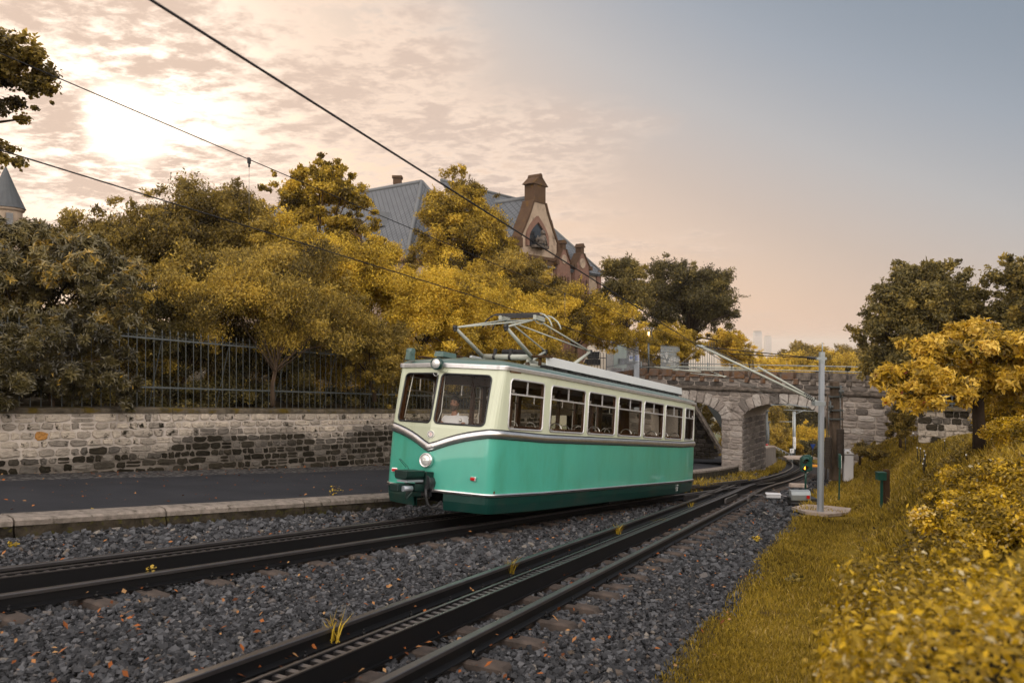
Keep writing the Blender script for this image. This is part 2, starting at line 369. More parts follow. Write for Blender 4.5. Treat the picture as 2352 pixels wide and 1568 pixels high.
LEAF = dict(gold=leafm('golden_leaves', GOLD), ochre=leafm('ochre_leaves', OCHRE), olive=leafm('olive_brown_leaves', OLIVE), rhodo=leafm('leathery_rhododendron_leaves', RHODO, .12, .38, .6),
            hedge=leafm('yellow_green_hedge_leaves', HEDGE, .3), magn=leafm('yellow_magnolia_leaves', MAGN, .35), grass=leafm('golden_grass', GRASS, .3, .7, .2))
# ============================================================ paths of the two tracks
def dense(pts, step=.25):
    pts = np.array(pts, float); d = np.r_[0, np.cumsum(np.hypot(*np.diff(pts, axis=0).T))]
    u = np.arange(0, d[-1], step)
    for _ in range(1): x = np.interp(u, d, pts[:, 0]); y = np.interp(u, d, pts[:, 1])
    k = np.ones(17) / 17; pad = 8
    for _ in range(2):
        xs = np.convolve(np.r_[2 * x[0] - x[pad:0:-1], x, 2 * x[-1] - x[-2:-pad - 2:-1]], k, 'valid'); ys = np.convolve(np.r_[2 * y[0] - y[pad:0:-1], y, 2 * y[-1] - y[-2:-pad - 2:-1]], k, 'valid')
        x, y = xs, ys
    t = np.gradient(np.c_[x, y], axis=0); t /= np.linalg.norm(t, axis=1)[:, None]
    return np.c_[x, y], t, np.c_[t[:, 1], -t[:, 0]]
RPATH = dense([(-5.56, -4), (6.78 + .0, 22.9), (8.72, 27.3), (11.1, 31.6), (14.5, 38.5), (17.7, 45.8), (20.9, 54.3), (23, 61), (25.6, 70.5), (27, 78), (26.5, 88)])
LPATH = dense([(-15.1, -8), (-7.05, 3.5), (-4.72, 7.0), (-1.285, 12.59), (2.15, 18.2), (5.15, 22.8), (8.2, 27.3), (10.6, 31.0)])
def lateral(path, xy):
    p, t, nr = path; out = np.empty(len(xy)); al = np.empty(len(xy))
    for a in range(0, len(xy), 20000):
        q = xy[a:a + 20000]; d = ((q[:, None, :] - p[None, ::2, :]) ** 2).sum(2); i = d.argmin(1) * 2
        r = q - p[i]; out[a:a + 20000] = (r * nr[i]).sum(1); al[a:a + 20000] = i * .25 + (r * t[i]).sum(1)
    return out, al
def Pn(xy): return -1.76 - .06 * xy[:, 0] - .107 * xy[:, 1]
KY = [(-4, -16.6), (9.4, -6.42), (14.6, -2.475), (20.8, 2.0), (27.3, 6.42), (30.75, 8.35), (35.3, 10.6), (37.7, 11.55)]
KP = dense([(x, y) for y, x in KY], .5)
def wallx(y): return -10 + .645 * (y - 14.7)
def sstep(x, a, b): t = np.clip((x - a) / (b - a), 0, 1); return t * t * (3 - 2 * t)
def bank(s, y):
    toe = 3.2 - 1.5 * sstep(y, 28, 34)
    b = 2.0 * sstep(s, toe, toe + 2.8) + .22 * np.clip(s - toe - 2.2, 0, 8)
    return b * (1 - .6 * sstep(y, 36, 50))

def sweep(mb, path, prof, i0=0, i1=None, step=2, dz=0.0, off=0.0, zf=None):
    p, t, nr = path; i1 = i1 or len(p); loops = []
    for i in range(i0, i1, step):
        c = p[i] + nr[i] * off; z0 = (zf(c[0], c[1]) if zf else P(*p[i])) + dz
        loops.append([(c[0] + nr[i][0] * a, c[1] + nr[i][1] * a, z0 + b) for a, b in prof])
    mb.loft(loops, cap=True)

def sheet(name, rows, mat_, label=None, cat=None, kind='structure', uvs=False):
    mb = MB(); ids = [[mb.pt(p) for p in r] for r in rows]
    for A, B in zip(ids, ids[1:]):
        for j in range(len(A) - 1): mb.face((A[j], A[j + 1], B[j + 1], B[j]), smooth=True)
    return mb.build(name, mat_, kind=kind, label=label, cat=cat)

# ------------------------------------------------------------ far ground: hillside falling to a hazy plain
def far_z(x, y):
    xx = max(-40, min(60, x))
    if y < 90: return -1.76 - .06 * xx - .107 * y - .75
    z90 = -1.76 - .06 * xx - .107 * 90 - .75
    k = min(1, (y - 90) / 600.0); k = k * k * (3 - 2 * k)
    return z90 + (-150 - z90) * k
gx = [-6000, -3000, -1500, -700, -300, -150, -80, -40, -20, 0, 20, 40, 60, 90, 150, 300, 700, 1500, 3000, 6000]
gy = [-60, -30, -10, 0, 10, 20, 30, 40, 50, 60, 75, 90, 130, 180, 240, 320, 420, 550, 700, 900, 1300, 2000, 3000, 4500, 7000, 12000]
M['plain'] = mat('far_fields_and_woods', (.10, .11, .06), .95, 0, c2=(.05, .065, .04), scale=.004, detail=8, lo=.4, hi=.6, stain=((.22, .22, .20), .006, .60, .64))
sheet('ground', [[(x, y, far_z(x, y)) for x in gx] for y in gy], M['plain'])
M['water'] = mat('river_water', (.35, .40, .45), .15, 0, scale=0, amt=0)
mb = MB(); rv = [(-2500, 3300), (-500, 2900), (900, 2500), (1700, 1900), (3000, 1500)]
for (x0, y0), (x1, y1) in zip(rv, rv[1:]): mb.poly([(x0, y0, -149.3), (x1, y1, -149.3), (x1 + 40, y1 + 340, -149.3), (x0 + 40, y0 + 340, -149.3)])
mb.build('river', M['water'], kind='structure')

# garden ground behind the stone wall
def walltop(t): return -1.40 - .08 * t
rows = []
for t in np.arange(-14, 62, 2.0):
    bx, by = -10 + .542 * t, 14.7 + .84 * t; r = []
    for q in (.16, 1, 2, 4, 7, 11, 16, 22, 30, 45):
        if t > 21 and q < 7: zz = min(walltop(min(t, 24)) - .12, -2.6)
        else: zz = walltop(min(t, 30)) - .12 + .20 * min(q, 18) + .1 * math.sin(t * .7 + q)
        r.append((bx - .84 * q, by + .542 * q, zz))
    rows.append(r)
M['soil'] = mat('leaf_litter_soil', (.02, .014, .007), 1, 0, c2=(.045, .03, .01), scale=2, bump=.8)
sheet('garden_ground', rows, M['soil'])

# ballast bed
rows = []
for k in range(0, len(RPATH[0]), 3):
    p, nr = RPATH[0][k], RPATH[2][k]
    if p[1] > 79: break
    lw = -9.5 if p[1] < 20 else (-9.5 + (p[1] - 20) * .5)
    lw = min(lw, -2.0); kxp = lambda yy: float(np.interp(yy, [a_ for a_, b_ in KY], [b_ for a_, b_ in KY]))
    rows.append([(p[0] + nr[0] * s, p[1] + nr[1] * s, P(p[0] + nr[0] * s, p[1] + nr[1] * s) - .235 + .095 * min(1, max(0, 1 - (p[0] + nr[0] * s - kxp(p[1] + nr[1] * s)) / 1.5))) for s in np.linspace(lw, 3.4, 26)])
sheet('ballast_bed', rows, M['bed'])

# grass bank on the right
M['turf'] = mat('mown_turf', (.16, .105, .012), 1, 0, c2=(.25, .175, .02), scale=1.6, bump=.8, bscale=25, stain=((.075, .045, .02), 2.3, .56, .70))
def bank_z(x, y, s): return P(x, y) - .13 + float(bank(s, y)) + .05 * math.sin(x * 1.9 + y * .8) * math.sin(y * 1.3 - x)
rows = []
sv = [1.95, 2.3, 2.7, 3.1, 3.5, 3.9, 4.3, 4.7, 5.1, 5.6, 6.2, 7, 8, 10, 13, 17, 24]
for k in range(0, len(RPATH[0]), 3):
    p, nr = RPATH[0][k], RPATH[2][k]
    if p[1] > 80: break
    w = .12 * math.sin(k * .31) + .1 * math.sin(k * .13 + 1)
    rows.append([(p[0] + nr[0] * (s + (w if s < 2.2 else 0)), p[1] + nr[1] * (s + (w if s < 2.2 else 0)), bank_z(p[0] + nr[0] * s, p[1] + nr[1] * s, s) - (.10 if s < 2 else 0)) for s in sv])
sheet('grass_bank', rows, M['turf'])

# road between kerb and wall, with a strip of setts along the wall
rows = []; rows2 = []
for k in range(0, len(KP[0]), 2):
    p, t, nr = KP[0][k], KP[1][k], KP[2][k]
    w = .50 - .1 * float(sstep(p[1], 18, 30))
    a = p - nr * w * .97
    # opposite edge: the wall line straight across the road
    q = p.copy(); 
    for _ in range(40):
        q = q - nr * .25
        if q[0] < wallx(q[1]) + .05: break
    z = lambda c: P(c[0], c[1]) + .13
    wdt = np.linalg.norm(q - a); s1 = q + (a - q) / wdt * min(1.35, wdt * .25)
    rows.append([(*(s1 + (a - s1) * f), z(s1 + (a - s1) * f) + .03 * math.sin(math.pi * f)) for f in (0, .25, .5, .75, 1)])
    rows2.append([(*(q + (s1 - q) * f), z(q + (s1 - q) * f)) for f in (0, .5, 1)])
last = rows[-1]
for e_ in ((1.3, 3.0), (2.5, 6.5), (4.5, 12), (9, 24)): rows.append([(x + e_[0] + (j * .35 if e_[1] > 3 else 0), y + e_[1] + 0, P(x + e_[0], y + e_[1]) + .13) for j, (x, y, z_) in enumerate(last)])
sheet('road', rows, M['asphalt'])
M['setts'] = mat('dark_setts', (.02, .02, .022), .85, 0, c2=(.15, .14, .135), scale=11, bump=1, bscale=13, lo=.45, hi=.6)
sheet('sett_gutter', rows2, M['setts'])
# setts as low raised stones
V = []; T = []
for k in range(0, 1400):
    pass
# kerb: a row of long worn stones, one thing with each stone a part
kerb = empty('road_kerb', (KP[0][20][0], KP[0][20][1], P(*KP[0][20])), 'long low kerb of pale worn stone blocks between the road and the ballast', 'kerb')
kst = []; k = 0; n_ = len(KP[0])
while k < n_ - 2:
    st = random.choice((4, 5, 6)); k2 = min(k + st, n_ - 1); mb = MB(); mf = MB()
    loops = []; lf = []
    for i in range(k, k2 + 1):
        p, nr, t = KP[0][i], KP[2][i], KP[1][i]
        w = .50 - .1 * float(sstep(p[1], 18, 30)); h = .15 + .16 * float(sstep(p[1], 20, 27))
        o_ = p + (t * .012 if i == k else (-t * .012 if i == k2 else 0)); zb = P(*p); j = .012 * math.sin(i * 7.3)
        loops.append([(*(o_ - nr * (w)), zb + h - .10), (*(o_ - nr * (w)), zb + h - .005), (*(o_ - nr * (w * .5)), zb + h + .012 + j), (*(o_ - nr * (.08 + j)), zb + h + j), (*(o_ - nr * (.03 + j)), zb + h - .035), (*(o_ - nr * (.035)), zb + h - .10)])
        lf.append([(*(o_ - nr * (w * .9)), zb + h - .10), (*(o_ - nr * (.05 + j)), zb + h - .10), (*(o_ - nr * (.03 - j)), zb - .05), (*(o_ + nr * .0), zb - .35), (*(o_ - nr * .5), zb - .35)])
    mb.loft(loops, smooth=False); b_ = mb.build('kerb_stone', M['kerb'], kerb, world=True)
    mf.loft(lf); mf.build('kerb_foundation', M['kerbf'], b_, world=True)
    k = k2

# ------------------------------------------------------------ tracks
def track(path, i0, i1, label, dz=0.0, nsl=60, s_from=0, first=None):
    p, t, nr = path
    root = empty('rack_railway_track', (p[i0 + 40][0], p[i0 + 40][1], P(*p[i0 + 40])), label, 'railway track')
    for sgn in (-1, 1):
        mb = MB(); sweep(mb, path, [(-.062, -.14), (.062, -.14), (.062, -.128), (.014, -.11), (.012, -.042), (.034, -.032), (-.034, -.032), (-.012, -.042), (-.014, -.11), (-.062, -.128)], i0, i1, 2, dz, off=sgn * .535)
        r = mb.build('rail', M['railside'], root, world=True)
        mb = MB(); sweep(mb, path, [(-.036, -.034), (.036, -.034), (.036, -.006), (.030, 0), (-.030, 0), (-.036, -.006)], i0, i1, 2, dz, off=sgn * .535); mb.build('rail_head', M['rail'], r, world=True)
    mb = MB()
    for sgn in (-1, 1): sweep(mb, path, [(-.011, -.13), (.011, -.13), (.011, .035), (-.011, .035)], i0, i1, 2, dz, off=sgn * .072)
    sweep(mb, path, [(-.11, -.145), (.11, -.145), (.11, -.13), (-.11, -.13)], i0, i1, 2, dz)
    rk = mb.build('rack', M['railside'], root, world=True)
    mb = MB()
    for sgn in (-1, 1): sweep(mb, path, [(-.013, .031), (.013, .031), (.013, .040), (-.013, .040)], i0, i1, 2, dz, off=sgn * .072)
    for k in range(i0, min(i1, 140)):                                # rungs, every 0.125 m
        for f in (0, .5):
            if k + 1 >= len(p): break
            c = p[k] * (1 - f) + p[min(k + 1, len(p) - 1)] * f; z = P(*c) + dz + .0
            mb.bar((*(c - nr[k] * .06), z), (*(c + nr[k] * .06), z), .042, .045)
    mb.build('rack_teeth', M['rail'], rk, world=True)
    # sleepers with their bolts
    sl0 = None; bt0 = None; n = 0; spots = []
    a = s_from
    while a < i1 * .25 and n < nsl:
        i = int(round(a / .25))
        if i >= i1: break
        spots.append(i); a += .73; n += 1
    ms = MB(); ms.loft([[(x_, -.10, -.16), (x_, .10, -.16), (x_, .095, -.02 - d_), (x_, .075, 0 - d_), (x_, -.075, 0 - d_), (x_, -.095, -.02 - d_)] for x_, d_ in ((-.95, .05), (-.90, 0), (.90, 0), (.95, .05))])
    me_s = ms.build('sleeper', M['sleeper']); bpy.data.objects.remove(me_s, do_unlink=False) if False else None
    mbt = MB()
    mbt.box((0, 0, .006), (.09, .07, .012)); mbt.tube([(0, 0, .01), (0, 0, .045)], .018, 6); mbt.tube([(0, 0, .045), (0, 0, .065)], .009, 6)
    me_b = mbt.build('rail_bolt', M['railside'])
    for k, i in enumerate(spots):
        o = me_s if k == 0 else me_s.copy()
        if k: COL.objects.link(o)
        o.parent = root; o.matrix_parent_inverse = WM(root).inverted()
        o.location = (p[i][0], p[i][1], P(*p[i]) - .145 + dz); slope = math.atan(.06 * t[i][0] + .107 * t[i][1])
        o.rotation_euler = (-slope * 1.0, 0, math.atan2(nr[i][1], nr[i][0]))
        if p[i][1] < 17 and k < 25:
            for sg in (-.44, -.63, .44, .63):
                b = me_b if (k == 0 and sg == -.44) else me_b.copy()
                if b is not me_b: COL.objects.link(b)
                b.parent = o; b.location = (sg, 0, 0)
    if me_b.parent is None: bpy.data.objects.remove(me_b)
    return root, spots
rt, rsp = track(RPATH, 0, len(RPATH[0]) - 14, 'curving rack track with three dark rails nearest the camera, running away under the bridge arch', 0, 70, 1.0)
ltk, lsp = track(LPATH, 0, len(LPATH[0]) - 4, 'rack track that the green railcar stands on, left of the other track', .004, 45, 3.3)
# switch pieces: short check rails beside the crossing
mb = MB()
def railbit(pts, h=0.02):
    for a_, b_ in zip(pts, pts[1:]):
        mb.bar(a_ + Vector((0, 0, -.05)), b_ + Vector((0, 0, -.05)), .05, .12)
for pts in ([(1607, 1139), (1620, 1133), (1655, 1120), (1676, 1120)], [(1655, 1117.5), (1675, 1112), (1700, 1110)], [(1666, 1146), (1692, 1135)], [(1717, 1142), (1722, 1136), (1735, 1129)], [(1572, 1138), (1610, 1134), (1640, 1130)]):
    mb = MB(); railbit([gp(a_, b_, .01) for a_, b_ in pts])
    pos = tuple(round(v, 1) for v in gp(*pts[0]))
    lb = {1607: 'kinked check rail left of the crossing where the tracks meet', 1655: 'short wing rail behind the crossing of the two tracks', 1666: 'short check rail inside the outer rail of the junction', 1717: 'short bent rail stub standing outside the junction by the white box', 1572: 'long thin wing rail just behind the tail of the railcar'}[pts[0][0]]
    tag(mb.build('check_rail', M['rail']), lb, 'check rail')

# ------------------------------------------------------------ ballast stones, fallen leaves, grass
def stones(name, n_try, y0, y1, s0, s1, lift=0.0):
    y = y0 + (y1 - y0) * RNG.random(n_try); x = (RNG.random(n_try) * 1.70 - .95) * (y + .6)
    xy = np.c_[x, y]
    ls, la = lateral(RPATH, xy); l2, a2 = lateral(LPATH, xy)
    kx = np.interp(y, [a for a, b in KY], [b for a, b in KY])
    wob = .12 * np.sin(la * 1.24) + .1 * np.sin(la * .52 + 1) + RNG.normal(0, .10, n_try)
    ok = (x > kx + .03) & (ls < 2.12 + wob)
    for l_, a_, s_from in ((ls, la, 1.0), (l2, a2, 3.3)):
        ok &= (np.abs(np.abs(l_) - .535) > .055) & (np.abs(l_) > .11)
        ph = ((a_ - s_from + .365) % .73) - .365
        ok &= ~((np.abs(l_) < .97) & (np.abs(ph) < .12) & (RNG.random(n_try) < (.93 if name != 'far' else .6)))
    xy = xy[ok]; ls = ls[ok]; l2 = l2[ok]; n = len(xy)
    near = np.minimum(np.abs(ls), np.abs(l2)) < .9
    size = RNG.uniform(s0, s1, n) * RNG.choice([.6, .8, 1, 1.25], n)
    z = Pn(xy) - .195 - .012 * near + RNG.random(n) ** 2 * .04 + lift + .095 * np.clip(1 - (xy[:, 0] - np.interp(xy[:, 1], [a for a, b in KY], [b for a, b in KY])) / 1.5, 0, 1)
    base = np.array([[-1, -1, -1], [1, -1, -1], [1, 1, -1], [-1, 1, -1], [-1, -1, 1], [1, -1, 1], [1, 1, 1], [-1, 1, 1]], float) * .5
    Vt = base[None] * (1 + RNG.uniform(-.45, .45, (n, 8, 3)))
    Vt *= np.stack([RNG.uniform(.8, 1.35, n), RNG.uniform(.6, 1.0, n), RNG.uniform(.35, .7, n)], 1)[:, None, :] * size[:, None, None]
    a, b, c = RNG.uniform(0, 6.28, n), RNG.normal(0, .45, n), RNG.normal(0, .45, n)
    Rm = np.zeros((n, 3, 3)); ca, sa, cb, sb, cc, sc_ = np.cos(a), np.sin(a), np.cos(b), np.sin(b), np.cos(c), np.sin(c)
    Rm[:, 0] = np.stack([ca * cb, ca * sb * sc_ - sa * cc, ca * sb * cc + sa * sc_], 1); Rm[:, 1] = np.stack([sa * cb, sa * sb * sc_ + ca * cc, sa * sb * cc - ca * sc_], 1); Rm[:, 2] = np.stack([-sb, cb * sc_, cb * cc], 1)
    Vt = np.einsum('nij,nvj->nvi', Rm, Vt); Vt[:, :, 0] += xy[:, 0, None]; Vt[:, :, 1] += xy[:, 1, None]; Vt[:, :, 2] += z[:, None]
    return Vt.reshape(-1, 3), np.clip(RNG.normal(.45, .24, n), 0, 1)
q6 = [(3, 2, 1, 0), (4, 5, 6, 7), (0, 1, 5, 4), (1, 2, 6, 5), (2, 3, 7, 6), (3, 0, 4, 7)]
parts = [stones('near', 106000, 3.2, 9.5, .028, .047), stones('mid', 74000, 9.5, 18, .042, .07), stones('far', 30000, 18, 38, .07, .12)]
o = np_mesh('ballast_stones', np.concatenate([a for a, b in parts]), 8, M['stoneb'], np.concatenate([b for a, b in parts]), quads=q6)
tag(o, 'dark grey crushed stone ballast spread between and beside the tracks', 'ballast', kind='stuff')

M['fallen'] = mat('fallen_leaf', rough=.8, ramp=[(0, (.06, .02, .008)), (.5, (.28, .085, .02)), (1, (.34, .20, .09))], scale=0, amt=0)
def flat_leaves(n_try, region):
    y = 3.6 + 26 * RNG.random(n_try) ** 1.5; x = (RNG.random(n_try) * 1.4 - .7) * y; xy = np.c_[x, y]
    ls, la = lateral(RPATH, xy); kx = np.interp(y, [a for a, b in KY], [b for a, b in KY])
    kw = wallx(y)
    if region == 'bed': ok = (x > kx) & (ls < 2.3); dz = -.115
    else: ok = (x < kx - .9) & (x > kw + .1) & ((RNG.random(n_try) < .10) | (x < kw + .25 + .8 * RNG.random(n_try) ** 2)); dz = .15
    xy = xy[ok]; n = len(xy); s = RNG.uniform(.012, .036, n); a = RNG.uniform(0, 6.28, n)
    L = np.stack([np.cos(a), np.sin(a), RNG.normal(0, .35, n)], 1); W = np.stack([-np.sin(a), np.cos(a), RNG.normal(0, .35, n)], 1)
    c = np.c_[xy, Pn(xy) + dz + RNG.random(n) * .012]
    if region == 'bed': c[:, 2] += RNG.random(n) * .03 - .01
    Vt = np.stack([c - L * s[:, None], c + W * s[:, None] * .5 + [0, 0, .008], c + L * s[:, None], c - W * s[:, None] * .5], 1)
    return Vt.reshape(-1, 3), RNG.random(n)
a1, b1 = flat_leaves(2300, 'bed'); a2, b2 = flat_leaves(16000, 'road')
tag(np_mesh('fallen_leaves', np.concatenate([a1, a2]), 4, M['fallen'], np.concatenate([b1, b2]), quads=[(0, 1, 2), (0, 2, 3)]), 'small orange and brown fallen leaves scattered on ballast and road', 'fallen leaves', kind='stuff')

def blades(xy, z, hmin, hmax, wid, tint, flat=1.1):
    n = len(xy); a = RNG.uniform(0, 6.28, n); h = RNG.uniform(hmin, hmax, n); lean = RNG.uniform(.1, flat, n) * h
    b = RNG.uniform(0, 6.28, n)
    c = np.c_[xy, z]; w = np.stack([np.cos(a), np.sin(a), 0 * a], 1) * (wid * RNG.uniform(.6, 1.3, n))[:, None]
    l = np.stack([np.cos(b) * lean, np.sin(b) * lean, h], 1)
    mid = c + l * np.array([.35, .35, .6]); return np.stack([c - w, c + w, mid + w * .7, mid - w * .7, c + l], 1).reshape(-1, 3)
GV = []; GT = []
def grass_zone(n_try, y0, y1, smin, smax, h0, h1, w, dens=1.0, pw=1.0, patch=.0):
    y = y0 + (y1 - y0) * RNG.random(n_try) ** pw; s = smin + (smax - smin) * RNG.random(n_try)
    idx = np.clip(np.interp(y, RPATH[0][:, 1], np.arange(len(RPATH[0]))).astype(int), 0, len(RPATH[0]) - 1)
    xy = RPATH[0][idx] + RPATH[2][idx] * s[:, None] + RPATH[1][idx] * RNG.uniform(-.15, .15, n_try)[:, None]
    px = xy[:, 0] / np.maximum(xy[:, 1], .3)
    nzv = np.sin(xy[:, 0] * 3.1 + xy[:, 1] * 1.7) * np.sin(xy[:, 1] * 2.3 - xy[:, 0] * 1.1) + RNG.normal(0, .5, n_try)
    ok = (px < .74) & (px > -.7) & (s > smin + .3 * RNG.random(n_try)) & (nzv > -1.2 + patch * 1.6)
    pc = gp(1886, 1175); ok &= ((xy[:, 0] - pc.x) / .8) ** 2 + ((xy[:, 1] - pc.y) / .65) ** 2 > 1
    xy = xy[ok]; s = s[ok]
    z = Pn(xy) - .135 + bank(s, xy[:, 1]) + .05 * np.sin(xy[:, 0] * 1.9 + xy[:, 1] * .8) * np.sin(xy[:, 1] * 1.3 - xy[:, 0])
    GV.append(blades(xy, z, h0, h1, w, None)); big = np.sin(xy[:, 0] * .9 + 1) * np.sin(xy[:, 1] * .7) + .6 * np.sin(xy[:, 0] * 2.7 - xy[:, 1] * 1.6); GT.append(np.clip(RNG.normal(.42, .24, len(xy)) + .08 * nzv[ok] + .13 * big, 0, 1))
grass_zone(120000, 1.6, 9, 1.98, 3.6, .012, .055, .0035, pw=.8)
grass_zone(60000, 8, 20, 1.98, 4.4, .02, .08, .006)
grass_zone(90000, 9, 38, 3.3, 8.5, .03, .15, .012, patch=.3)
grass_zone(30000, 18, 60, 1.9, 4.0, .06, .18, .012, patch=.15)
grass_zone(26000, 22, 62, -4.2, -1.0, .06, .22, .014, patch=.62)
grass_zone(9000, 36, 75, -4.0, -1.0, .08, .25, .02, patch=.1)
V_ = np.concatenate(GV); o = np_mesh('grass', V_, 5, LEAF['grass'], np.concatenate(GT), quads=[(0, 1, 2, 3), (3, 2, 4)])
tag(o, 'short golden green grass on the strip beside the ballast and up the bank', 'grass', kind='stuff')
# weed tufts along the kerb foot and between the rails
def tuft(loc, n, h, w, label, spread=.08, cat='weed', mat_='gold'):
    c = np.tile(np.array(loc), (n, 1)); xy = c[:, :2] + RNG.normal(0, spread * .3, (n, 2))
    V = blades(xy, c[:, 2], h * .5, h, w, None, flat=1.1)
    return tag(np_mesh('weed_tuft', V, 5, LEAF[mat_], RNG.uniform(.2, .9, n), quads=[(0, 1, 2, 3), (3, 2, 4)]), label, cat)
def leafy(loc, n, r, s, label, mat_='gold', h=1.0, cat='weed'):
    d = RNG.normal(0, 1, (n, 3)); d[:, 2] = np.abs(d[:, 2]) * h; d /= np.linalg.norm(d, axis=1)[:, None]
    c = np.array(loc) + d * r * RNG.random((n, 1)) ** .5; a = RNG.uniform(0, 6.28, n)
    L = np.stack([np.cos(a), np.sin(a), RNG.normal(.1, .4, n)], 1) * s; W = np.stack([-np.sin(a), np.cos(a), RNG.normal(0, .4, n)], 1) * s * .5
    V = np.stack([c - L * .5, c + W, c + L * .5, c - W], 1).reshape(-1, 3)
    return tag(np_mesh('leafy_weed', V, 4, LEAF[mat_], RNG.uniform(.2, 1, n), quads=[(0, 1, 2), (0, 2, 3)]), label, cat)
tuft(gp(768, 1473, -.13), 26, .26, .006, 'spiky yellow grass tuft between the near rail and the rack')
tuft(gp(1172, 1318, -.13), 22, .26, .006, 'thin dry grass tuft further along between the rails of the near track')
tuft(gp(1420, 1226, -.13), 24, .2, .008, 'pale weed tuft between the rails level with the tail of the railcar')
tuft(gp(1515, 1212, -.13), 24, .2, .008, 'yellow weed tuft just beyond the other near the junction')
tuft(gp(1590, 1166, -.13), 24, .2, .008, 'small yellow tuft by the left rail of the junction')
leafy(gp(78, 1222, -.08), 60, .16, .07, 'yellow leafy weed at the kerb foot, left end of the picture')
leafy(gp(225, 1200, -.05), 60, .26, .05, 'trailing olive weed hanging over the kerb face', 'olive')
leafy(gp(30, 1253, -.1), 14, .07, .05, 'tiny yellow seedling in the ballast at the left edge')
leafy(gp(345, 1310, .0), 22, .06, .04, 'small dead leaf clump lying on the rail of the left track', 'ochre')
leafy(gp(770, 1135, .17), 40, .18, .04, 'thin sprig of weed on the kerb top left of the coupler', 'gold', 1.6)
leafy(gp(1825, 1400 - 65, -.1), 40, .12, .06, 'broad leafed weed in the grass strip beside the hedge', 'olive')
leafy(gp(1738, 1238, -.1), 26, .08, .06, 'bright yellow weed at the edge of the ballast')
# ============================================================ masonry
def block(mb, O, U, W, Nn, poly, d, tint, jit=.012, inset=.02, rough=.012):
    """a hewn stone: polygon (s, z) corner list on the wall plane, cut corners, bulging face"""
    n = len(poly); cs = sum(p[0] for p in poly) / n; cz = sum(p[1] for p in poly) / n; pts = []
    for i in range(n):
        a, b, c = poly[i - 1], poly[i], poly[(i + 1) % n]
        for q, f in ((a, .16), (c, .16)):
            pts.append((b[0] + (q[0] - b[0]) * f + random.uniform(-jit, jit), b[1] + (q[1] - b[1]) * f + random.uniform(-jit, jit)))
        if n <= 5:
            m_ = ((b[0] + c[0]) / 2, (b[1] + c[1]) / 2); pts.append((m_[0] + random.uniform(-jit, jit), m_[1] + random.uniform(-jit, jit)))
    mb.tint = tint
    def ring(k, dd, r): return [mb.pt(O + U * (cs + (x - cs) * k) + W * (cz + (z - cz) * k) + Nn * (dd + random.uniform(-r, r))) for x, z in pts]
    w_ = max(.05, min(max(p[0] for p in poly) - min(p[0] for p in poly), max(p[1] for p in poly) - min(p[1] for p in poly)))
    k1 = 1 - inset / w_ * 1.2; k2 = k1 - .25
    A = ring(1.0, -.03, 0); B = ring(1 - inset / w_ * .3, d * .55, rough * .3); C_ = ring(k1, d, rough * .7); E_ = ring(k2, d * 1.15, rough)
    m = len(pts)
    for X, Y in ((A, B), (B, C_), (C_, E_)):
        for j in range(m): mb.face((X[j], X[(j + 1) % m], Y[(j + 1) % m], Y[j]))
    c = mb.pt(O + U * cs + W * cz + Nn * (d * 1.15 + random.uniform(-rough, rough)))
    for j in range(m): mb.face((E_[j], E_[(j + 1) % m], c))
    mb.tint = .5

# ------------------------------------------------------------ the roadside wall
WU = Vector((.542, .84, 0)); WN = Vector((.84, -.542, 0)); W0 = Vector((-10, 14.7, 0)); ZU = Vector((0, 0, 1))
def wbase(t): p = W0 + WU * t; return P(p.x, p.y) + .10
wall = empty('stone_wall', W0 + WU * 2 + ZU * wbase(2), 'long roadside rubble wall, pale above and dark mossy below, with a stone coping', 'wall')
T0, T1 = -13.0, 21.5
mb = MB()
ts = np.arange(T0, T1 + .1, 1.0)
mb.loft([[W0 + WU * t + ZU * (wbase(t) - .4) - WN * .01, W0 + WU * t + ZU * walltop(t) - WN * .01, W0 + WU * t - WN * .4 + ZU * walltop(t), W0 + WU * t - WN * .4 + ZU * (wbase(t) - .4)] for t in ts])
def stainline(t): return .50 - .018 * t + .10 * math.sin(t * .9) + .07 * math.sin(t * 2.3 + 1) - (.012 * (t - 3) if t > 3 else 0) + (.1 if t < 1.5 else 0)
tg = np.arange(T0, T1 + .01, .3); zg = np.linspace(0, 1, 14); ids = []
for t in tg: ids.append([mb.pt(W0 + WU * t + ZU * (walltop(t) + (wbase(t) - .1 - walltop(t)) * f)) for f in zg])
for i in range(len(tg) - 1):
    for j in range(len(zg) - 1):
        mb.tint = float(sstep(zg[j] + .04, stainline(tg[i]) - .16, stainline(tg[i]) + .16)) * .9 + random.uniform(-.05, .05); mb.face((ids[i][j], ids[i + 1][j], ids[i + 1][j + 1], ids[i][j + 1]))
mb.tint = .5
mb.build('mortar_core', M['mortar'], wall, world=True)
mb = MB(); t = T0; 
rowh = [.20, .165, .19, .165, .185, .16, .17, .165, .18, .17, .17, .17]
ztop_off = 0.0
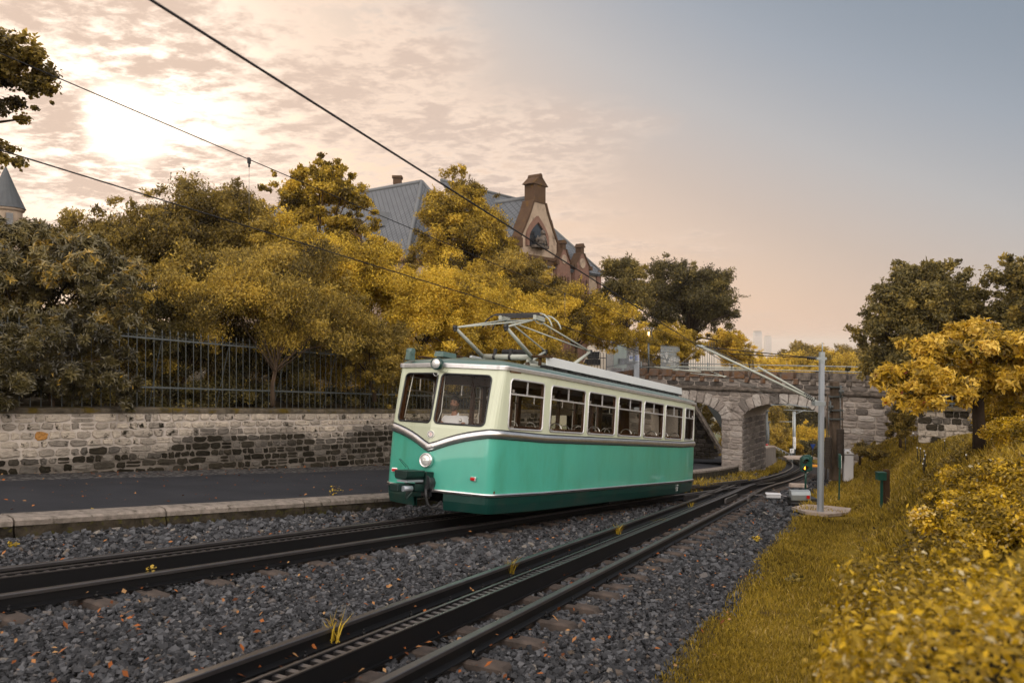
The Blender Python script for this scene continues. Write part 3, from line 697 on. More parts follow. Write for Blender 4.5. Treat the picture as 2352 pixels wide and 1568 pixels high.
for r, h in enumerate(rowh):
    t = T0 + random.random() * .2
    while t < T1:
        L = random.choice((.18, .22, .27, .32, .37, .43, .50)) * (1 if h > .165 else .85)
        t1 = min(t + L, T1); g = .017
        za, zb = walltop(t) - ztop_off - g, walltop(t1) - ztop_off - g
        hb = h - 2 * g
        if za - hb * .5 > wbase(t) - .05:
            drop = ztop_off / max(.6, walltop(t) - wbase(t))
            stain_line = .50 - .018 * t + .10 * math.sin(t * .9) + .07 * math.sin(t * 2.3 + 1)
            if t > 3: stain_line -= .012 * (t - 3)
            if t < 1.5: stain_line += .1
            dk = float(sstep(drop, stain_line - .14, stain_line + .14))
            tint = (1 - dk) * random.uniform(.60, .93) + dk * (random.uniform(.0, .26) if random.random() < .8 else random.uniform(.34, .5))
            if random.random() < .003: tint = 1.0
            if random.random() < .10: tint *= .75
            j = lambda: random.uniform(-.012, .012)
            if random.random() < .05 and L > .25:                    # two thin stones instead of one
                f = random.uniform(.4, .6)
                block(mb, W0, WU, ZU, WN, [(t + g, za - hb + j()), (t1 - g, zb - hb + j()), (t1 - g, zb - hb * f - g), (t + g, za - hb * f - g)], .02, tint, .008, .015, .006)
                block(mb, W0, WU, ZU, WN, [(t + g, za - hb * f + g * .5), (t1 - g, zb - hb * f + g * .5), (t1 - g, zb), (t + g, za)], .02, tint * .95, .008, .015, .006)
            else:
                block(mb, W0, WU, ZU, WN, [(t + g + j(), za - hb + j()), (t1 - g + j(), zb - hb + j()), (t1 - g + j(), zb + j()), (t + g + j(), za + j())], random.uniform(.022, .042), tint, .016, .024, .010)
        t = t1
    ztop_off += h
mb.build('stonework', M['wallstone'], wall, world=True)
t = T0
while t < T1:                                                        # coping slabs
    t1 = min(T1, t + random.uniform(1.3, 2.1)); mb = MB(); j = random.uniform(-.008, .008); L = []
    for f in np.linspace(0, 1, 5):
        tt = t + .006 + (t1 - t - .012) * f; z = walltop(tt) + j; e_ = random.uniform(-.008, .008)
        L.append([W0 + WU * tt + WN * (.05 + e_) + ZU * z, W0 + WU * tt + WN * (.055 + e_) + ZU * (z + .085), W0 + WU * tt + WN * .02 + ZU * (z + .115 + e_), W0 + WU * tt - WN * .42 + ZU * (z + .13), W0 + WU * tt - WN * .45 + ZU * z])
    mb.loft(L); mb.build('coping_slab', M['coping'], wall, world=True); t = t1

# ------------------------------------------------------------ iron railing on the wall
fence = empty('iron_fence', W0 + WU * 5 + ZU * (walltop(5) + .12), 'tall grey iron railing with spear tops standing on the stone wall', 'fence')
FN = .19
def fpt(t, h): return W0 + WU * t - WN * FN + ZU * (walltop(t) + .11 + h)
mb = MB()
F0, F1 = -3.0, 17.6
for h, nm in ((.48, 'fence_rail'), (1.62, 'fence_rail')):
    mb = MB(); mb.bar(fpt(F0, h), fpt(F1, h), .016, .038); mb.build(nm, M['fence'], fence, world=True)
mb = MB()
mb.tube([Vector((0, 0, -.04)), Vector((0, 0, 1.74))], .009, 6, smooth=False); mb.tube([Vector((0, 0, 1.74)), Vector((0, 0, 1.77)), Vector((0, 0, 1.86))], [.010, .018, .001], 6)
for s_ in (-1, 1):
    pts = [Vector((s_ * (.05 - .045 * math.cos(a)), 0, 1.64 + .05 * math.sin(a))) for a in np.linspace(0, math.pi, 8)]; mb.tube(pts, .005, 4)
bar0 = mb.build('railing_bar', M['fence']); k = 0; t = F0 + .1
while t < F1 and k < 100:
    o = bar0 if k == 0 else bar0.copy()
    if k: COL.objects.link(o)
    o.parent = fence; o.matrix_parent_inverse = WM(fence).inverted(); o.location = fpt(t, 0); o.rotation_euler = (0, 0, math.atan2(WU.y, WU.x))
    if k % 9 == 4:
        ms = MB(); ms.bar(Vector((0, .02, 1.6)), Vector((0, .55, .0)), .018, .018); ms.build('brace', M['fence'], o)
    t += .206; k += 1

# ============================================================ the stone bridge
BA = Vector((11.57, 37.7, 0)); BU = Vector((.78, -.625, 0)).normalized(); BN = Vector((-BU.y * -1, 0, 0))
BN = Vector((BU.y, -BU.x, 0)) # towards the camera
if BN.y > 0: BN = -BN
bridge = empty('stone_bridge', BA + ZU * -6.45, 'old grey block stone bridge with two arches and a crenellated parapet', 'bridge')
SL, SR, ZT, ZB = -7.6, 12.5, -2.45, -6.9
ARCH = [(-3.08, 2.01, -3.98, .86), (2.10, 2.10, -3.95, .92)]          # centre, half span, springing, rise
def zopen(s):
    for c, a, zs, r in ARCH:
        if abs(s - c) < a: return zs + r * math.sqrt(max(0, 1 - ((s - c) / a) ** 2))
    return None
ss = []
for c, a, zs, r in ARCH: ss += [c - a * math.cos(th) for th in np.linspace(0, math.pi, 25)]
ss = sorted(ss + [SL, -6.4, -1.0, -.5, 5, 6, 8, 10, SR])
TH = 3.2
mb = MB()
def bp(s, z, d=0): return BA + BU * s + ZU * z + BN * d
for a, b in zip(ss, ss[1:]):
    if b - a < 1e-4: continue
    m_ = (a + b) / 2; op = zopen(m_)
    if op is None: z0 = z1 = ZB
    else:
        z0, z1 = zopen(a + 1e-5) or ARCH[0][2], zopen(b - 1e-5) or ARCH[0][2]
        for c, aa, zs, r in ARCH:
            if abs(m_ - c) < aa:
                z0 = zs + r * math.sqrt(max(0, 1 - ((a - c) / aa) ** 2)); z1 = zs + r * math.sqrt(max(0, 1 - ((b - c) / aa) ** 2))
    mb.poly([bp(a, z0), bp(b, z1), bp(b, ZT), bp(a, ZT)]); mb.poly([bp(a, z0, -TH), bp(a, ZT, -TH), bp(b, ZT, -TH), bp(b, z1, -TH)])
    if op is not None: mb.poly([bp(a, z0), bp(a, z0, -TH), bp(b, z1, -TH), bp(b, z1)])
for c, a, zs, r in ARCH:
    for sx in (-1, 1):
        s = c + sx * a; mb.poly([bp(s, ZB), bp(s, zs), bp(s, zs, -TH), bp(s, ZB, -TH)])
mb.poly([bp(SL, ZT), bp(SR, ZT), bp(SR, ZT, -TH), bp(SL, ZT, -TH)])
mb.build('masonry_core', M['bmortar'], bridge, world=True)
O0 = BA.copy()
def btint():
    r = random.random(); return random.uniform(.35, .75) if r < .7 else (random.uniform(.75, 1) if r < .85 else random.uniform(.12, .4))
# voussoirs
mb = MB(); VD = .56
for c, a, zs, r in ARCH:
    nv = 15
    for k in range(nv):
        th0, th1 = math.pi * (k + .03) / nv, math.pi * (k + .97) / nv
        i0 = (c - a * math.cos(th0), zs + r * math.sin(th0)); i1 = (c - a * math.cos(th1), zs + r * math.sin(th1))
        def outp(p, th):
            nx, nz = -math.cos(th) * r, math.sin(th) * a; l_ = math.hypot(nx, nz); v = VD * (1.0 if k % 2 else 1.12); return (p[0] + nx / l_ * v, p[1] + nz / l_ * v)
        o0, o1 = outp(i0, th0), outp(i1, th1)
        block(mb, O0, BU, ZU, BN, [i0, i1, o1, o0][::-1] if False else [i1, i0, o0, o1], .085, btint() + .08, .008, .03, .022)
mb.build('arch_stones', M['bstone'], bridge, world=True)
# coursed blocks
mb = MB(); z = ZT - .02; row = 0
while z > ZB + .1:
    h = (.30, .27, .33, .28, .31)[row % 5]
    z1 = z - h; iv = []
    def blocked(s):
        for c, a, zs, r in ARCH:
            A_, Rr = a + VD * .72, r + VD * .78
            zm = (z + z1) / 2
            if zm > zs:
                if abs(s - c) < A_ and ((s - c) / A_) ** 2 + ((zm - zs) / Rr) ** 2 < 1: return True
            elif abs(s - c) < a: return True
        return False
    s = SL; cur = None
    grid = np.arange(SL, SR, .02); bl = [blocked(x) for x in grid]; st = None
    for x, b in list(zip(grid, bl)) + [(SR, True)]:
        if not b and st is None: st = x
        if b and st is not None: iv.append((st, x)); st = None
    for a, b in iv:
        s = a; first = True
        while s < b - .05:
            L = random.uniform(.42, .82) if not (first and row % 2) else random.uniform(.25, .45)
            first = False
            e_ = s + L
            if b - e_ < .28: e_ = b
            wd_ = e_ - s
            if b - a < 1.3 and wd_ > .7: e_ = s + (b - a) * random.choice((.38, .5, .62)); e_ = min(e_, b)
            tt = btint()
            if z > ZT - .35: tt *= .8
            block(mb, O0, BU, ZU, BN, [(s + .014, z1 + .014), (e_ - .014, z1 + .014), (e_ - .014, z - .014), (s + .014, z - .014)], random.uniform(.035, .06), tt, .005, .035, .018)
            s = e_
    z = z1; row += 1
mb.build('coursed_stonework', M['bstone'], bridge, world=True)
# inside face of the pier seen through the right arch, and inside the left arch
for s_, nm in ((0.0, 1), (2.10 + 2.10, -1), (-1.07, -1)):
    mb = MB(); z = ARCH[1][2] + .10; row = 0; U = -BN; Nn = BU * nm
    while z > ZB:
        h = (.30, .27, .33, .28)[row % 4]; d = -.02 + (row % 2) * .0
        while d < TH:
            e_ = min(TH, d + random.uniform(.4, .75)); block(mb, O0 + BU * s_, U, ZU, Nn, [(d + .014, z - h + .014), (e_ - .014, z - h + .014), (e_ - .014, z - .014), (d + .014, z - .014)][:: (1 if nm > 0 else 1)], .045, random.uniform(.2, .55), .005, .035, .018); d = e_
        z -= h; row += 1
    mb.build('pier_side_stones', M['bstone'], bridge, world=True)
# string course: round moulding in lengths
s = SL
while s < SR:
    e_ = s + random.uniform(1.0, 1.5); mb = MB()
    prof = [(0, -.10), (.08, -.10), (.16, -.05), (.19, .02), (.16, .09), (.08, .14), (0, .16)]
    mb.loft([[bp(x, ZT + q, d - .02) for d, q in prof] for x in (s + .004, e_ - .004)], smooth=False); mb.build('string_course', M['capd'], bridge, world=True); s = e_
# parapet: one and a bit courses, then caps high and low
mb = MB(); z0 = ZT + .16
mb.poly([bp(SL, z0), bp(SR, z0), bp(SR, -1.80), bp(SL, -1.80)]); mb.poly([bp(SL, z0, -.4), bp(SR, z0, -.4), bp(SR, -1.8, -.4), bp(SL, -1.8, -.4)]); mb.poly([bp(SL, -1.8), bp(SR, -1.8), bp(SR, -1.8, -.4), bp(SL, -1.8, -.4)])
mb.build('parapet_core', M['bmortar'], bridge, world=True)
mb = MB(); s = SL
while s < SR:
    e_ = s + random.uniform(.6, .95); block(mb, O0, BU, ZU, BN, [(s + .014, z0 + .01), (e_ - .014, z0 + .01), (e_ - .014, z0 + .24), (s + .014, z0 + .24)], .045, random.uniform(.05, .5), .005, .03, .015); s = e_
PER = .80; s = SL; k = 0
while s < SR:
    block(mb, O0, BU, ZU, BN, [(s + .10, z0 + .26), (s + .46, z0 + .26), (s + .46, z0 + .50), (s + .10, z0 + .50)], .045, random.uniform(.15, .6), .005, .03, .015)
    s += PER
mb.build('parapet_stones', M['bstone'], bridge, world=True)
s = SL
while s < SR:
    mt = M['cap'] if s < 2.2 else M['capd']
    mb = MB(); a, b = s + .0, s + .54
    mb.loft([[bp(x, -1.86, .10), bp(x, -1.84, .14), bp(x, -1.52, .03), bp(x, -1.49, -.05), bp(x, -1.52, -.38), bp(x, -1.85, -.45)] for x in (a, b)]); mb.build('merlon_cap', mt, bridge, world=True)
    mb = MB(); mb.loft([[bp(x, -2.06, .07), bp(x, -2.04, .12), bp(x, -1.84, .05), bp(x, -1.80, 0), bp(x, -1.82, -.38), bp(x, -2.05, -.42)] for x in (b + .02, s + PER - .02)]); mb.build('sill_cap', mt, bridge, world=True)
    s += PER
mb = MB(); mb.prism([bp(SL, ZT + .02, -.4), bp(SR, ZT + .02, -.4), bp(SR, ZT + .02, -TH + .4), bp(SL, ZT + .02, -TH + .4)], (0, 0, .1)); mb.build('deck', M['asphalt'], bridge, world=True)
mb = MB(); mb.prism([bp(SL, ZT, -TH + .4), bp(SR, ZT, -TH + .4), bp(SR, ZT, -TH), bp(SL, ZT, -TH)], (0, 0, .85)); mb.build('rear_parapet', M['capd'], bridge, world=True)
mb = MB()
for s_, zz in ((-6.6, 0), (8.9, 0)):
    mb.box(bp(s_, -1.75, -.2 if s_ > 0 else -1.2), (.9, .6, .9), math.atan2(BU.y, BU.x)); mb.box(bp(s_, -1.27, -.2 if s_ > 0 else -1.2), (1.05, .75, .14), math.atan2(BU.y, BU.x), taper=.75)
mb.build('end_pillar', M['capd'], bridge, world=True)
mb = MB(); mb.box(bp(-.53, -3.35, .03), (.22, .22, .10), math.atan2(BU.y, BU.x)); mb.build('corbel', M['bstone'], bridge, world=True)
mb = MB(); c_ = bp(2.3, -3.06, .35)                                  # lead covered shield under the arch crown over the wires
mb.loft([[bp(1.55 + 1.75 * f, -3.03 - .03 * math.sin(f * 9) - .06 * abs(f - .5), d) for f in (0, .2, .5, .8, 1)] + [bp(1.55 + 1.75 * f, -3.08 - .03 * math.sin(f * 9) - .06 * abs(f - .5), d) for f in (1, .5, 0)] for d in (.32, -.6)], smooth=False)
tag(mb.build('wire_shield', M['galvl']), 'bent grey sheet metal shield fixed under the crown of the right arch', 'metal shield')
rl = empty('bridge_handrail', bp(-4, -1.4, -.25), 'two thin shiny handrail pipes running along the top of the bridge parapet', 'handrail')
for h, dd, a, b in ((-1.17, -.2, -4.6, 7.9), (-1.40, -.1, -5.95, 7.2)):
    mb = MB(); mb.tube([bp(a, h, dd), bp(b, h, dd)], .022, 8); mb.build('pipe', M['galvl'], rl, world=True)
for s_ in (-5.8, -1.9, 7.0):
    mb = MB(); mb.bar(bp(s_, -1.9, -.15), bp(s_, -1.1, -.15), .05, .05, up=tuple(BN)); mb.build('post', M['galvl'], rl, world=True)

# low wall with curved plan beyond the pier, holding the road above the track
def poly_wall(name, pts, h, th, m_, label, cat, cap=None):
    root = empty(name, pts[0], label, cat); p = dense([(q[0], q[1]) for q in pts], .5)
    zt = lambda i: np.interp(i, np.linspace(0, len(p[0]) - 1, len(pts)), [q[2] for q in pts])
    mb = MB(); mb.loft([[(*(p[0][i]), zt(i) - .6), (*(p[0][i]), zt(i) + h), (*(p[0][i] - p[2][i] * th), zt(i) + h), (*(p[0][i] - p[2][i] * th), zt(i) - .6)] for i in range(len(p[0]))], smooth=False); mb.build('wall_body', m_, root, world=True)
    if cap:
        mb = MB(); mb.loft([[(*(p[0][i] + p[2][i] * .04), zt(i) + h), (*(p[0][i] + p[2][i] * .04), zt(i) + h + .09), (*(p[0][i] - p[2][i] * (th + .04)), zt(i) + h + .09), (*(p[0][i] - p[2][i] * (th + .04)), zt(i) + h)] for i in range(len(p[0]))], smooth=False); mb.build('wall_cap', cap, root, world=True)
    return root
cw = [gp(*q, 0) for q in ((1735, 1079), (1762, 1073), (1777, 1066), (1786, 1058), (1787, 1052))]
cw += [cw[-1] + Vector((-1.2, 5, -.6)), cw[-1] + Vector((-4, 9, -1.1))]
poly_wall('curved_retaining_wall', cw, .95, .3, M['concrete'], 'curved concrete retaining wall beyond the pier, seen through the right arch', 'wall', M['paleconc'])
rowsr = []
for i, q in enumerate(cw): rowsr.append([q + Vector((-.3 - 4 * (1 - j), .6 * (1 - j), .35)) for j in (0, .5, 1)])
sheet('lane', rowsr, M['asphalt'])
# dark stair wall under the left arch
SWO = Vector((7.2, 49.5, 0)); SWU = Vector((.86, -.5, 0)).normalized(); SWN = Vector((-.5, -.86, 0)).normalized()
sw = empty('stair_wall', SWO + ZU * -7, 'dark sloping stone stair wall seen under the left arch behind the railcar', 'wall')
def swtop(s): return -2.2 - 1.65 * max(0, s - 3.8)
mb = MB(); mb.prism([SWO + ZU * -8.5, SWO + SWU * 6.0 + ZU * -8.5, SWO + SWU * 6.0 + ZU * swtop(6.0), SWO + SWU * 3.8 + ZU * -2.2, SWO - SWU * 4 + ZU * -2.2, SWO - SWU * 4 + ZU * -8.5], -SWN * .6); mb.build('wall_core', M['kerbf'], sw, world=True)
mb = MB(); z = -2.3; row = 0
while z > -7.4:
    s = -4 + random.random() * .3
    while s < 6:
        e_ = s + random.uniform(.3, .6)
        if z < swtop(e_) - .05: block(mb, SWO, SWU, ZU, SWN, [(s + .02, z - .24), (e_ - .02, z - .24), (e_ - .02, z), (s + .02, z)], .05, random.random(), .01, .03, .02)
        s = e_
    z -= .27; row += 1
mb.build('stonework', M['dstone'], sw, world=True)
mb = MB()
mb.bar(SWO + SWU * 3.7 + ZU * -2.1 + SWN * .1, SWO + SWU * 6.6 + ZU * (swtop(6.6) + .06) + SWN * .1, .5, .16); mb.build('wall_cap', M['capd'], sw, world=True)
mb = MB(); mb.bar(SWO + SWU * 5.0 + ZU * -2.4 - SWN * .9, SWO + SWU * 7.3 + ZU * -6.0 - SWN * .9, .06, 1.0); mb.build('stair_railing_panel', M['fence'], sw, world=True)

# low stone wall and railing behind the yellow tree
LW0, LW1 = px2(2108, 977, 23.5), px2(2330, 985, 21.5)
lw = empty('low_garden_wall', LW0, 'low patched stone wall behind the trunk of the yellow leaved tree', 'wall')
U = (LW1 - LW0).normalized(); Nn = Vector((U.y, -U.x, 0)).normalized(); Nn = Nn if Nn.y < 0 else -Nn; Lw = (LW1 - LW0).length
mb = MB(); mb.bar(LW0 + ZU * .0 - Nn * .2, LW1 - Nn * .2, .36, 1.0); mb.build('mortar_core', M['mortar'], lw, world=True)
mb = MB(); z = .46
for r in range(5):
    s = 0
    while s < Lw - .1:
        e_ = min(Lw, s + random.uniform(.16, .42)); block(mb, LW0, U, ZU, Nn, [(s + .012, z - .19), (e_ - .012, z - .19), (e_ - .012, z), (s + .012, z)], .03, random.choice((.1, .2, .35, .6, .7)), .012, .02, .01); s = e_
    z -= .2
mb.build('stonework', M['wallstone'], lw, world=True)
mb = MB(); mb.bar(LW0 + ZU * .53 - Nn * .15, LW1 + ZU * .53 - Nn * .15, .55, .09); mb.build('coping_slab', M['coping'], lw, world=True)
def picket(name, A, B, h, sp, rails, label, mt, th=.012, cat='fence', zoff=0):
    A = Vector(A); B = Vector(B); root = empty(name, A, label, cat); L = (B - A).length; u = (B - A) / L
    for r in rails:
        mb = MB(); mb.bar(A + ZU * r, B + ZU * r, .03, .045); mb.build('fence_rail', mt, root, world=True)
    mb = MB(); mb.bar(Vector((0, 0, zoff)), Vector((0, 0, h)), th * 2, th * 2, up=(0, 1, 0)); mb.tube([Vector((0, 0, h)), Vector((0, 0, h + .08))], [th * 1.2, .001], 4)
    b0 = mb.build('railing_bar', mt); n = min(100, int(L / sp))
    for k in range(n + 1):
        o = b0 if k == 0 else b0.copy()
        if k: COL.objects.link(o)
        o.parent = root; o.matrix_parent_inverse = WM(root).inverted(); o.location = A + u * (L * k / n)
    return root
picket('garden_railing', LW0 + ZU * .58, LW1 + ZU * .58, 1.25, .16, (.12, 1.1), 'grey iron railing on the low wall behind the yellow leaved tree', M['fence'])
rows = [[px2(2090, 905, 30), px2(2200, 912, 29), px2(2400, 930, 27)], [px2(2070, 884, 36), px2(2200, 888, 36), px2(2400, 895, 36)]]
sheet('footpath', rows, M['asphalt'])

# ============================================================ the villa on the left
GU = Vector((.6035, .797, 0)).normalized(); GA = Vector((-.797, .6035, 0)).normalized(); G0 = Vector((1.86, 50, 0)); GN = -GA
def fac(px, py, dep=0.0):
    O = G0 + GA * dep; X = (px - 1176) / F_; t = (O.y * X - O.x) / (GU.x - GU.y * X); Y = O.y + GU.y * t
    return t, -(py - 784) / F_ * Y
def vp(t, z, a=0.0): return G0 + GU * t + GA * a + ZU * z
sm_ = bpy.data.materials.new('slate_in_diamonds'); sm_.use_nodes = True; t_ = sm_.node_tree; n = t_.nodes; l = t_.links; b = n['Principled BSDF']; b.inputs['Roughness'].default_value = .7; b.inputs['Specular IOR Level'].default_value = .25
uvn = n.new('ShaderNodeUVMap'); sp_ = n.new('ShaderNodeSeparateXYZ'); l.new(uvn.outputs[0], sp_.inputs[0])
def mm(op, a, b_=None):
    q = n.new('ShaderNodeMath'); q.operation = op
    for i, v in enumerate((a, b_)):
        if v is None: continue
        if isinstance(v, (int, float)): q.inputs[i].default_value = v
        else: l.new(v, q.inputs[i])
    return q.outputs[0]
f1 = mm('FRACT', mm('DIVIDE', mm('ADD', sp_.outputs[0], mm('MULTIPLY', sp_.outputs[1], .9)), .46)); f2 = mm('FRACT', mm('DIVIDE', mm('SUBTRACT', sp_.outputs[0], mm('MULTIPLY', sp_.outputs[1], .9)), .46))
ln = mm('MINIMUM', 1.0, mm('ADD', mm('LESS_THAN', f1, .14), mm('LESS_THAN', f2, .14)))
nzz = n.new('ShaderNodeTexNoise'); nzz.inputs['Scale'].default_value = 1.3; nzz.inputs['Detail'].default_value = 6; tcn = n.new('ShaderNodeTexCoord'); l.new(tcn.outputs['Object'], nzz.inputs[0])
mxx = n.new('ShaderNodeMix'); mxx.data_type = 'RGBA'; l.new(nzz.outputs[0], mxx.inputs[0]); mxx.inputs[6].default_value = (.075, .082, .094, 1); mxx.inputs[7].default_value = (.145, .155, .168, 1)
m2 = n.new('ShaderNodeMix'); m2.data_type = 'RGBA'; l.new(ln, m2.inputs[0]); l.new(mxx.outputs[2], m2.inputs[6]); m2.inputs[7].default_value = (.045, .05, .06, 1); l.new(m2.outputs[2], b.inputs['Base Color'])
bpn = n.new('ShaderNodeBump'); bpn.inputs['Strength'].default_value = .5; bpn.invert = True; l.new(ln, bpn.inputs['Height']); l.new(bpn.outputs[0], b.inputs['Normal'])
M['slate'] = sm_
M['lead'] = mat('lead_flashing', (.115, .122, .13), .65, .1, scale=3, amt=.3)
villa = empty('sandstone_villa', vp(0, 0, 6), 'old sandstone villa with steep grey slate roofs and stepped gables above the trees', 'villa')
def roofface(name, pts, th=.12):
    mb = MB(); a = Vector(pts[0]); u = (Vector(pts[1]) - a).normalized(); nn = u.cross(Vector(pts[2]) - a).normalized(); v = nn.cross(u)
    uv = [((Vector(p) - a).dot(u), (Vector(p) - a).dot(v)) for p in pts]
    mb.poly(pts, uv); 
    nn = nn if nn.z > 0 else -nn
    low = [Vector(p) - nn * th for p in pts]; mb.poly(low[::-1])
    for i in range(len(pts)): mb.poly([pts[i], low[i], low[(i + 1) % len(pts)], pts[(i + 1) % len(pts)]])
    return mb.build(name, M['slate'], villa, world=True)
def flash(A, B, r=.16):
    mb = MB(); mb.tube([A, B], r, 6); mb.build('ridge_flashing', M['lead'], villa, world=True)
# left wing
C0 = Vector((-6.99, 50, 0)); EZ = 5.4; wc = lambda t, z, a: C0 + GU * t + GA * a + ZU * z
HW, RL, RZ = 4.7, 22, 11.85; hb = 3.2
roofface('roof_slope', [wc(-.4, EZ, RL), wc(-.4, EZ, -.3), wc(HW, RZ, hb), wc(HW, RZ, RL)])
roofface('roof_slope', [wc(-.4, EZ, -.3), wc(2 * HW + .4, EZ, -.3), wc(HW, RZ, hb)])
roofface('roof_slope', [wc(2 * HW + .4, EZ, -.3), wc(2 * HW + .4, EZ, RL), wc(HW, RZ, RL), wc(HW, RZ, hb)])
flash(wc(-.4, EZ, -.3), wc(HW, RZ, hb)); flash(wc(2 * HW + .4, EZ, -.3), wc(HW, RZ, hb)); flash(wc(HW, RZ, hb), wc(HW, RZ, RL))
mb = MB(); mb.prism([wc(0, -3, 0), wc(2 * HW, -3, 0), wc(2 * HW, -3, RL), wc(0, -3, RL)], (0, 0, 3 + EZ)); mb.build('wall', M['sand'], villa, world=True)
mb = MB()
for z in np.arange(.2, EZ - .2, .8):
    for k_ in range(2):
        zz = z + k_ * .4; w1, w2 = (.7, .35) if k_ == 0 else (.4, .6)
        mb.prism([wc(-.02, zz, -.02), wc(w1, zz, -.02), wc(w1, zz, .03), wc(.03, zz, .03), wc(.03, zz, w2), wc(-.02, zz, w2)], (0, 0, .39))
mb.build('corner_quoins', M['redsand'], villa, world=True)
mb = MB(); mb.bar(wc(-.35, EZ + .05, RL), wc(-.35, EZ + .05, -.3), .25, .22); mb.bar(wc(-.4, EZ + .05, -.35), wc(2 * HW, EZ + .05, -.35), .25, .22); mb.build('eaves_gutter', M['redsand'], villa, world=True)
def window(O, U, Nn, s, z, w, h, dep=.12, parent=None):
    mb = MB(); mb.prism([O + U * (s - w / 2) + ZU * z, O + U * (s + w / 2) + ZU * z, O + U * (s + w / 2) + ZU * (z + h * .75), O + U * s + ZU * (z + h), O + U * (s - w / 2) + ZU * (z + h * .75)], Nn * .03); o = mb.build('window', M['darkglass'], parent or villa, world=True)
    mb = MB()
    for a, b_ in (((-w / 2, 0), (-w / 2, h * .78)), ((w / 2, 0), (w / 2, h * .78)), ((-w / 2, h * .75), (0, h)), ((w / 2, h * .75), (0, h)), ((-w / 2, 0), (w / 2, 0))):
        mb.bar(O + U * (s + a[0]) + ZU * (z + a[1]) + Nn * .04, O + U * (s + b_[0]) + ZU * (z + b_[1]) + Nn * .04, .16, .16, up=tuple(Nn))
    mb.build('window_surround', M['redsand'], o, world=True)
# big gable facing right
def gable(O, U, Nn, tc, hw, z0, zf, za, pw, pz, mface, mcop, thick=.55, kn=.5, cone=None):
    """a steep gable wall: foot half width hw at zf, rising to half width pw at za, pinnacle up to pz"""
    mb = MB(); f = lambda s, z, d=0: O + U * (tc + s) + ZU * z + Nn * d
    prof = [(-hw, z0), (hw, z0), (hw, zf)]
    def side(sg): return [(sg * (hw * (1 - k) ** 1.18 + pw * (1 - (1 - k) ** 1.18)), zf + (za - zf) * k) for k in np.linspace(0, 1, 6)]
    prof += side(1) + side(-1)[::-1] + [(-hw, zf)]
    seen = []; [seen.append(p) for p in prof if not seen or (abs(p[0] - seen[-1][0]) + abs(p[1] - seen[-1][1])) > 1e-4]
    mb.prism([f(s, z, 0) for s, z in seen], -Nn * thick); g = mb.build('gable', mface, villa, world=True)
    for sg in (-1, 1):
        mb = MB(); pts = side(sg); cw_ = .16 if hw > 1.5 else .10
        L = [[f(s, z, .08), f(s + sg * cw_, z + cw_ * .3, .08), f(s + sg * cw_, z + cw_ * .3, -thick - .12), f(s, z, -thick - .12)] for s, z in pts]; mb.loft(L)
        s, z = pts[0]; mb.box(f(s + sg * kn * .25, z - kn * .25, -thick / 2), (kn * .8, thick + .3, kn * .7), math.atan2(U.y, U.x)); mb.build('raking_coping', mcop, g, world=True)
    mb = MB(); w = pw * 1.05; ph = pz - za
    mb.box(f(0, za + ph * .33, -thick / 2), (2 * w, thick * 1.15, ph * .72), math.atan2(U.y, U.x))
    mb.prism([f(-w * 1.35, za + ph * .66, .12), f(w * 1.35, za + ph * .66, .12), f(w * .35, za + ph * .97, .12), f(-w * .35, za + ph * .97, .12)], -Nn * (thick + .24))
    mb.tube([f(0, za + ph, .12), f(0, za + ph, -thick - .12)], w * .33, 8)
    mb.build('gable_pinnacle', mcop, g, world=True)
    return g
z_ap = fac(1230, 462)[1]; z_top = fac(1230, 403)[1]; t_c = fac(1234, 500)[0]; zf = fac(1234, 556)[1]
hwid = (fac(1281, 560)[0] - fac(1194, 545)[0]) / 2; tcb = (fac(1281, 560)[0] + fac(1194, 545)[0]) / 2
gb = gable(G0, GU, GN, tcb, hwid, zf - 1.0, zf, z_ap, .62, z_top, M['sand'], M['mossred'], .7, .9)
mb = MB(); mb.prism([vp(tcb - hwid, -3, 0), vp(tcb + hwid, -3, 0), vp(tcb + hwid, zf - .9, 0), vp(tcb - hwid, zf - .9, 0)], GA * 8); mb.build('wall', M['sand'], villa, world=True)
mb = MB(); mb.box(vp(tcb, zf - 1.05, .1), (2 * hwid + .5, .7, .22), math.atan2(GU.y, GU.x)); mb.box(vp(tcb, zf - 1.35, .05), (2 * hwid + .2, .5, .3), math.atan2(GU.y, GU.x)); mb.build('cornice', M['mossred'], villa, world=True)
mb = MB()
for sg in (-1, 1): mb.box(vp(tcb + sg * (hwid - .3), zf - 2.9, -.03), (.55, .2, 2.8), math.atan2(GU.y, GU.x))
mb.build('corner_pilaster', M['redsand'], villa, world=True)
# pointed niche with a lion
def arc_pts(tc, hw, z0, zs, za, n=7):
    L = [(tc - hw, z0), (tc - hw, zs)] + [(tc - hw * (1 - k ** 1.7), zs + (za - zs) * k) for k in np.linspace(.15, 1, n)]
    R = [(2 * tc - s, z) for s, z in L[::-1]]; return L + R[1:]
n0, n1 = fac(1232, 568)[1], fac(1232, 511)[1]; nh = (fac(1252, 560)[0] - fac(1212, 560)[0]) / 2; ntc = (fac(1252, 560)[0] + fac(1212, 560)[0]) / 2
A = arc_pts(ntc, nh, n0, n0 + (n1 - n0) * .35, n1)
mb = MB(); mb.prism([vp(s, z, -.02) for s, z in A], GN * .03); nich = mb.build('niche', M['darkglass'], villa, world=True)  # flat dark panel; the hollow's shade is put into its colour
mb = MB(); Bq = arc_pts(ntc, nh + .26, n0, n0 + (n1 - n0) * .35, n1 + .42)
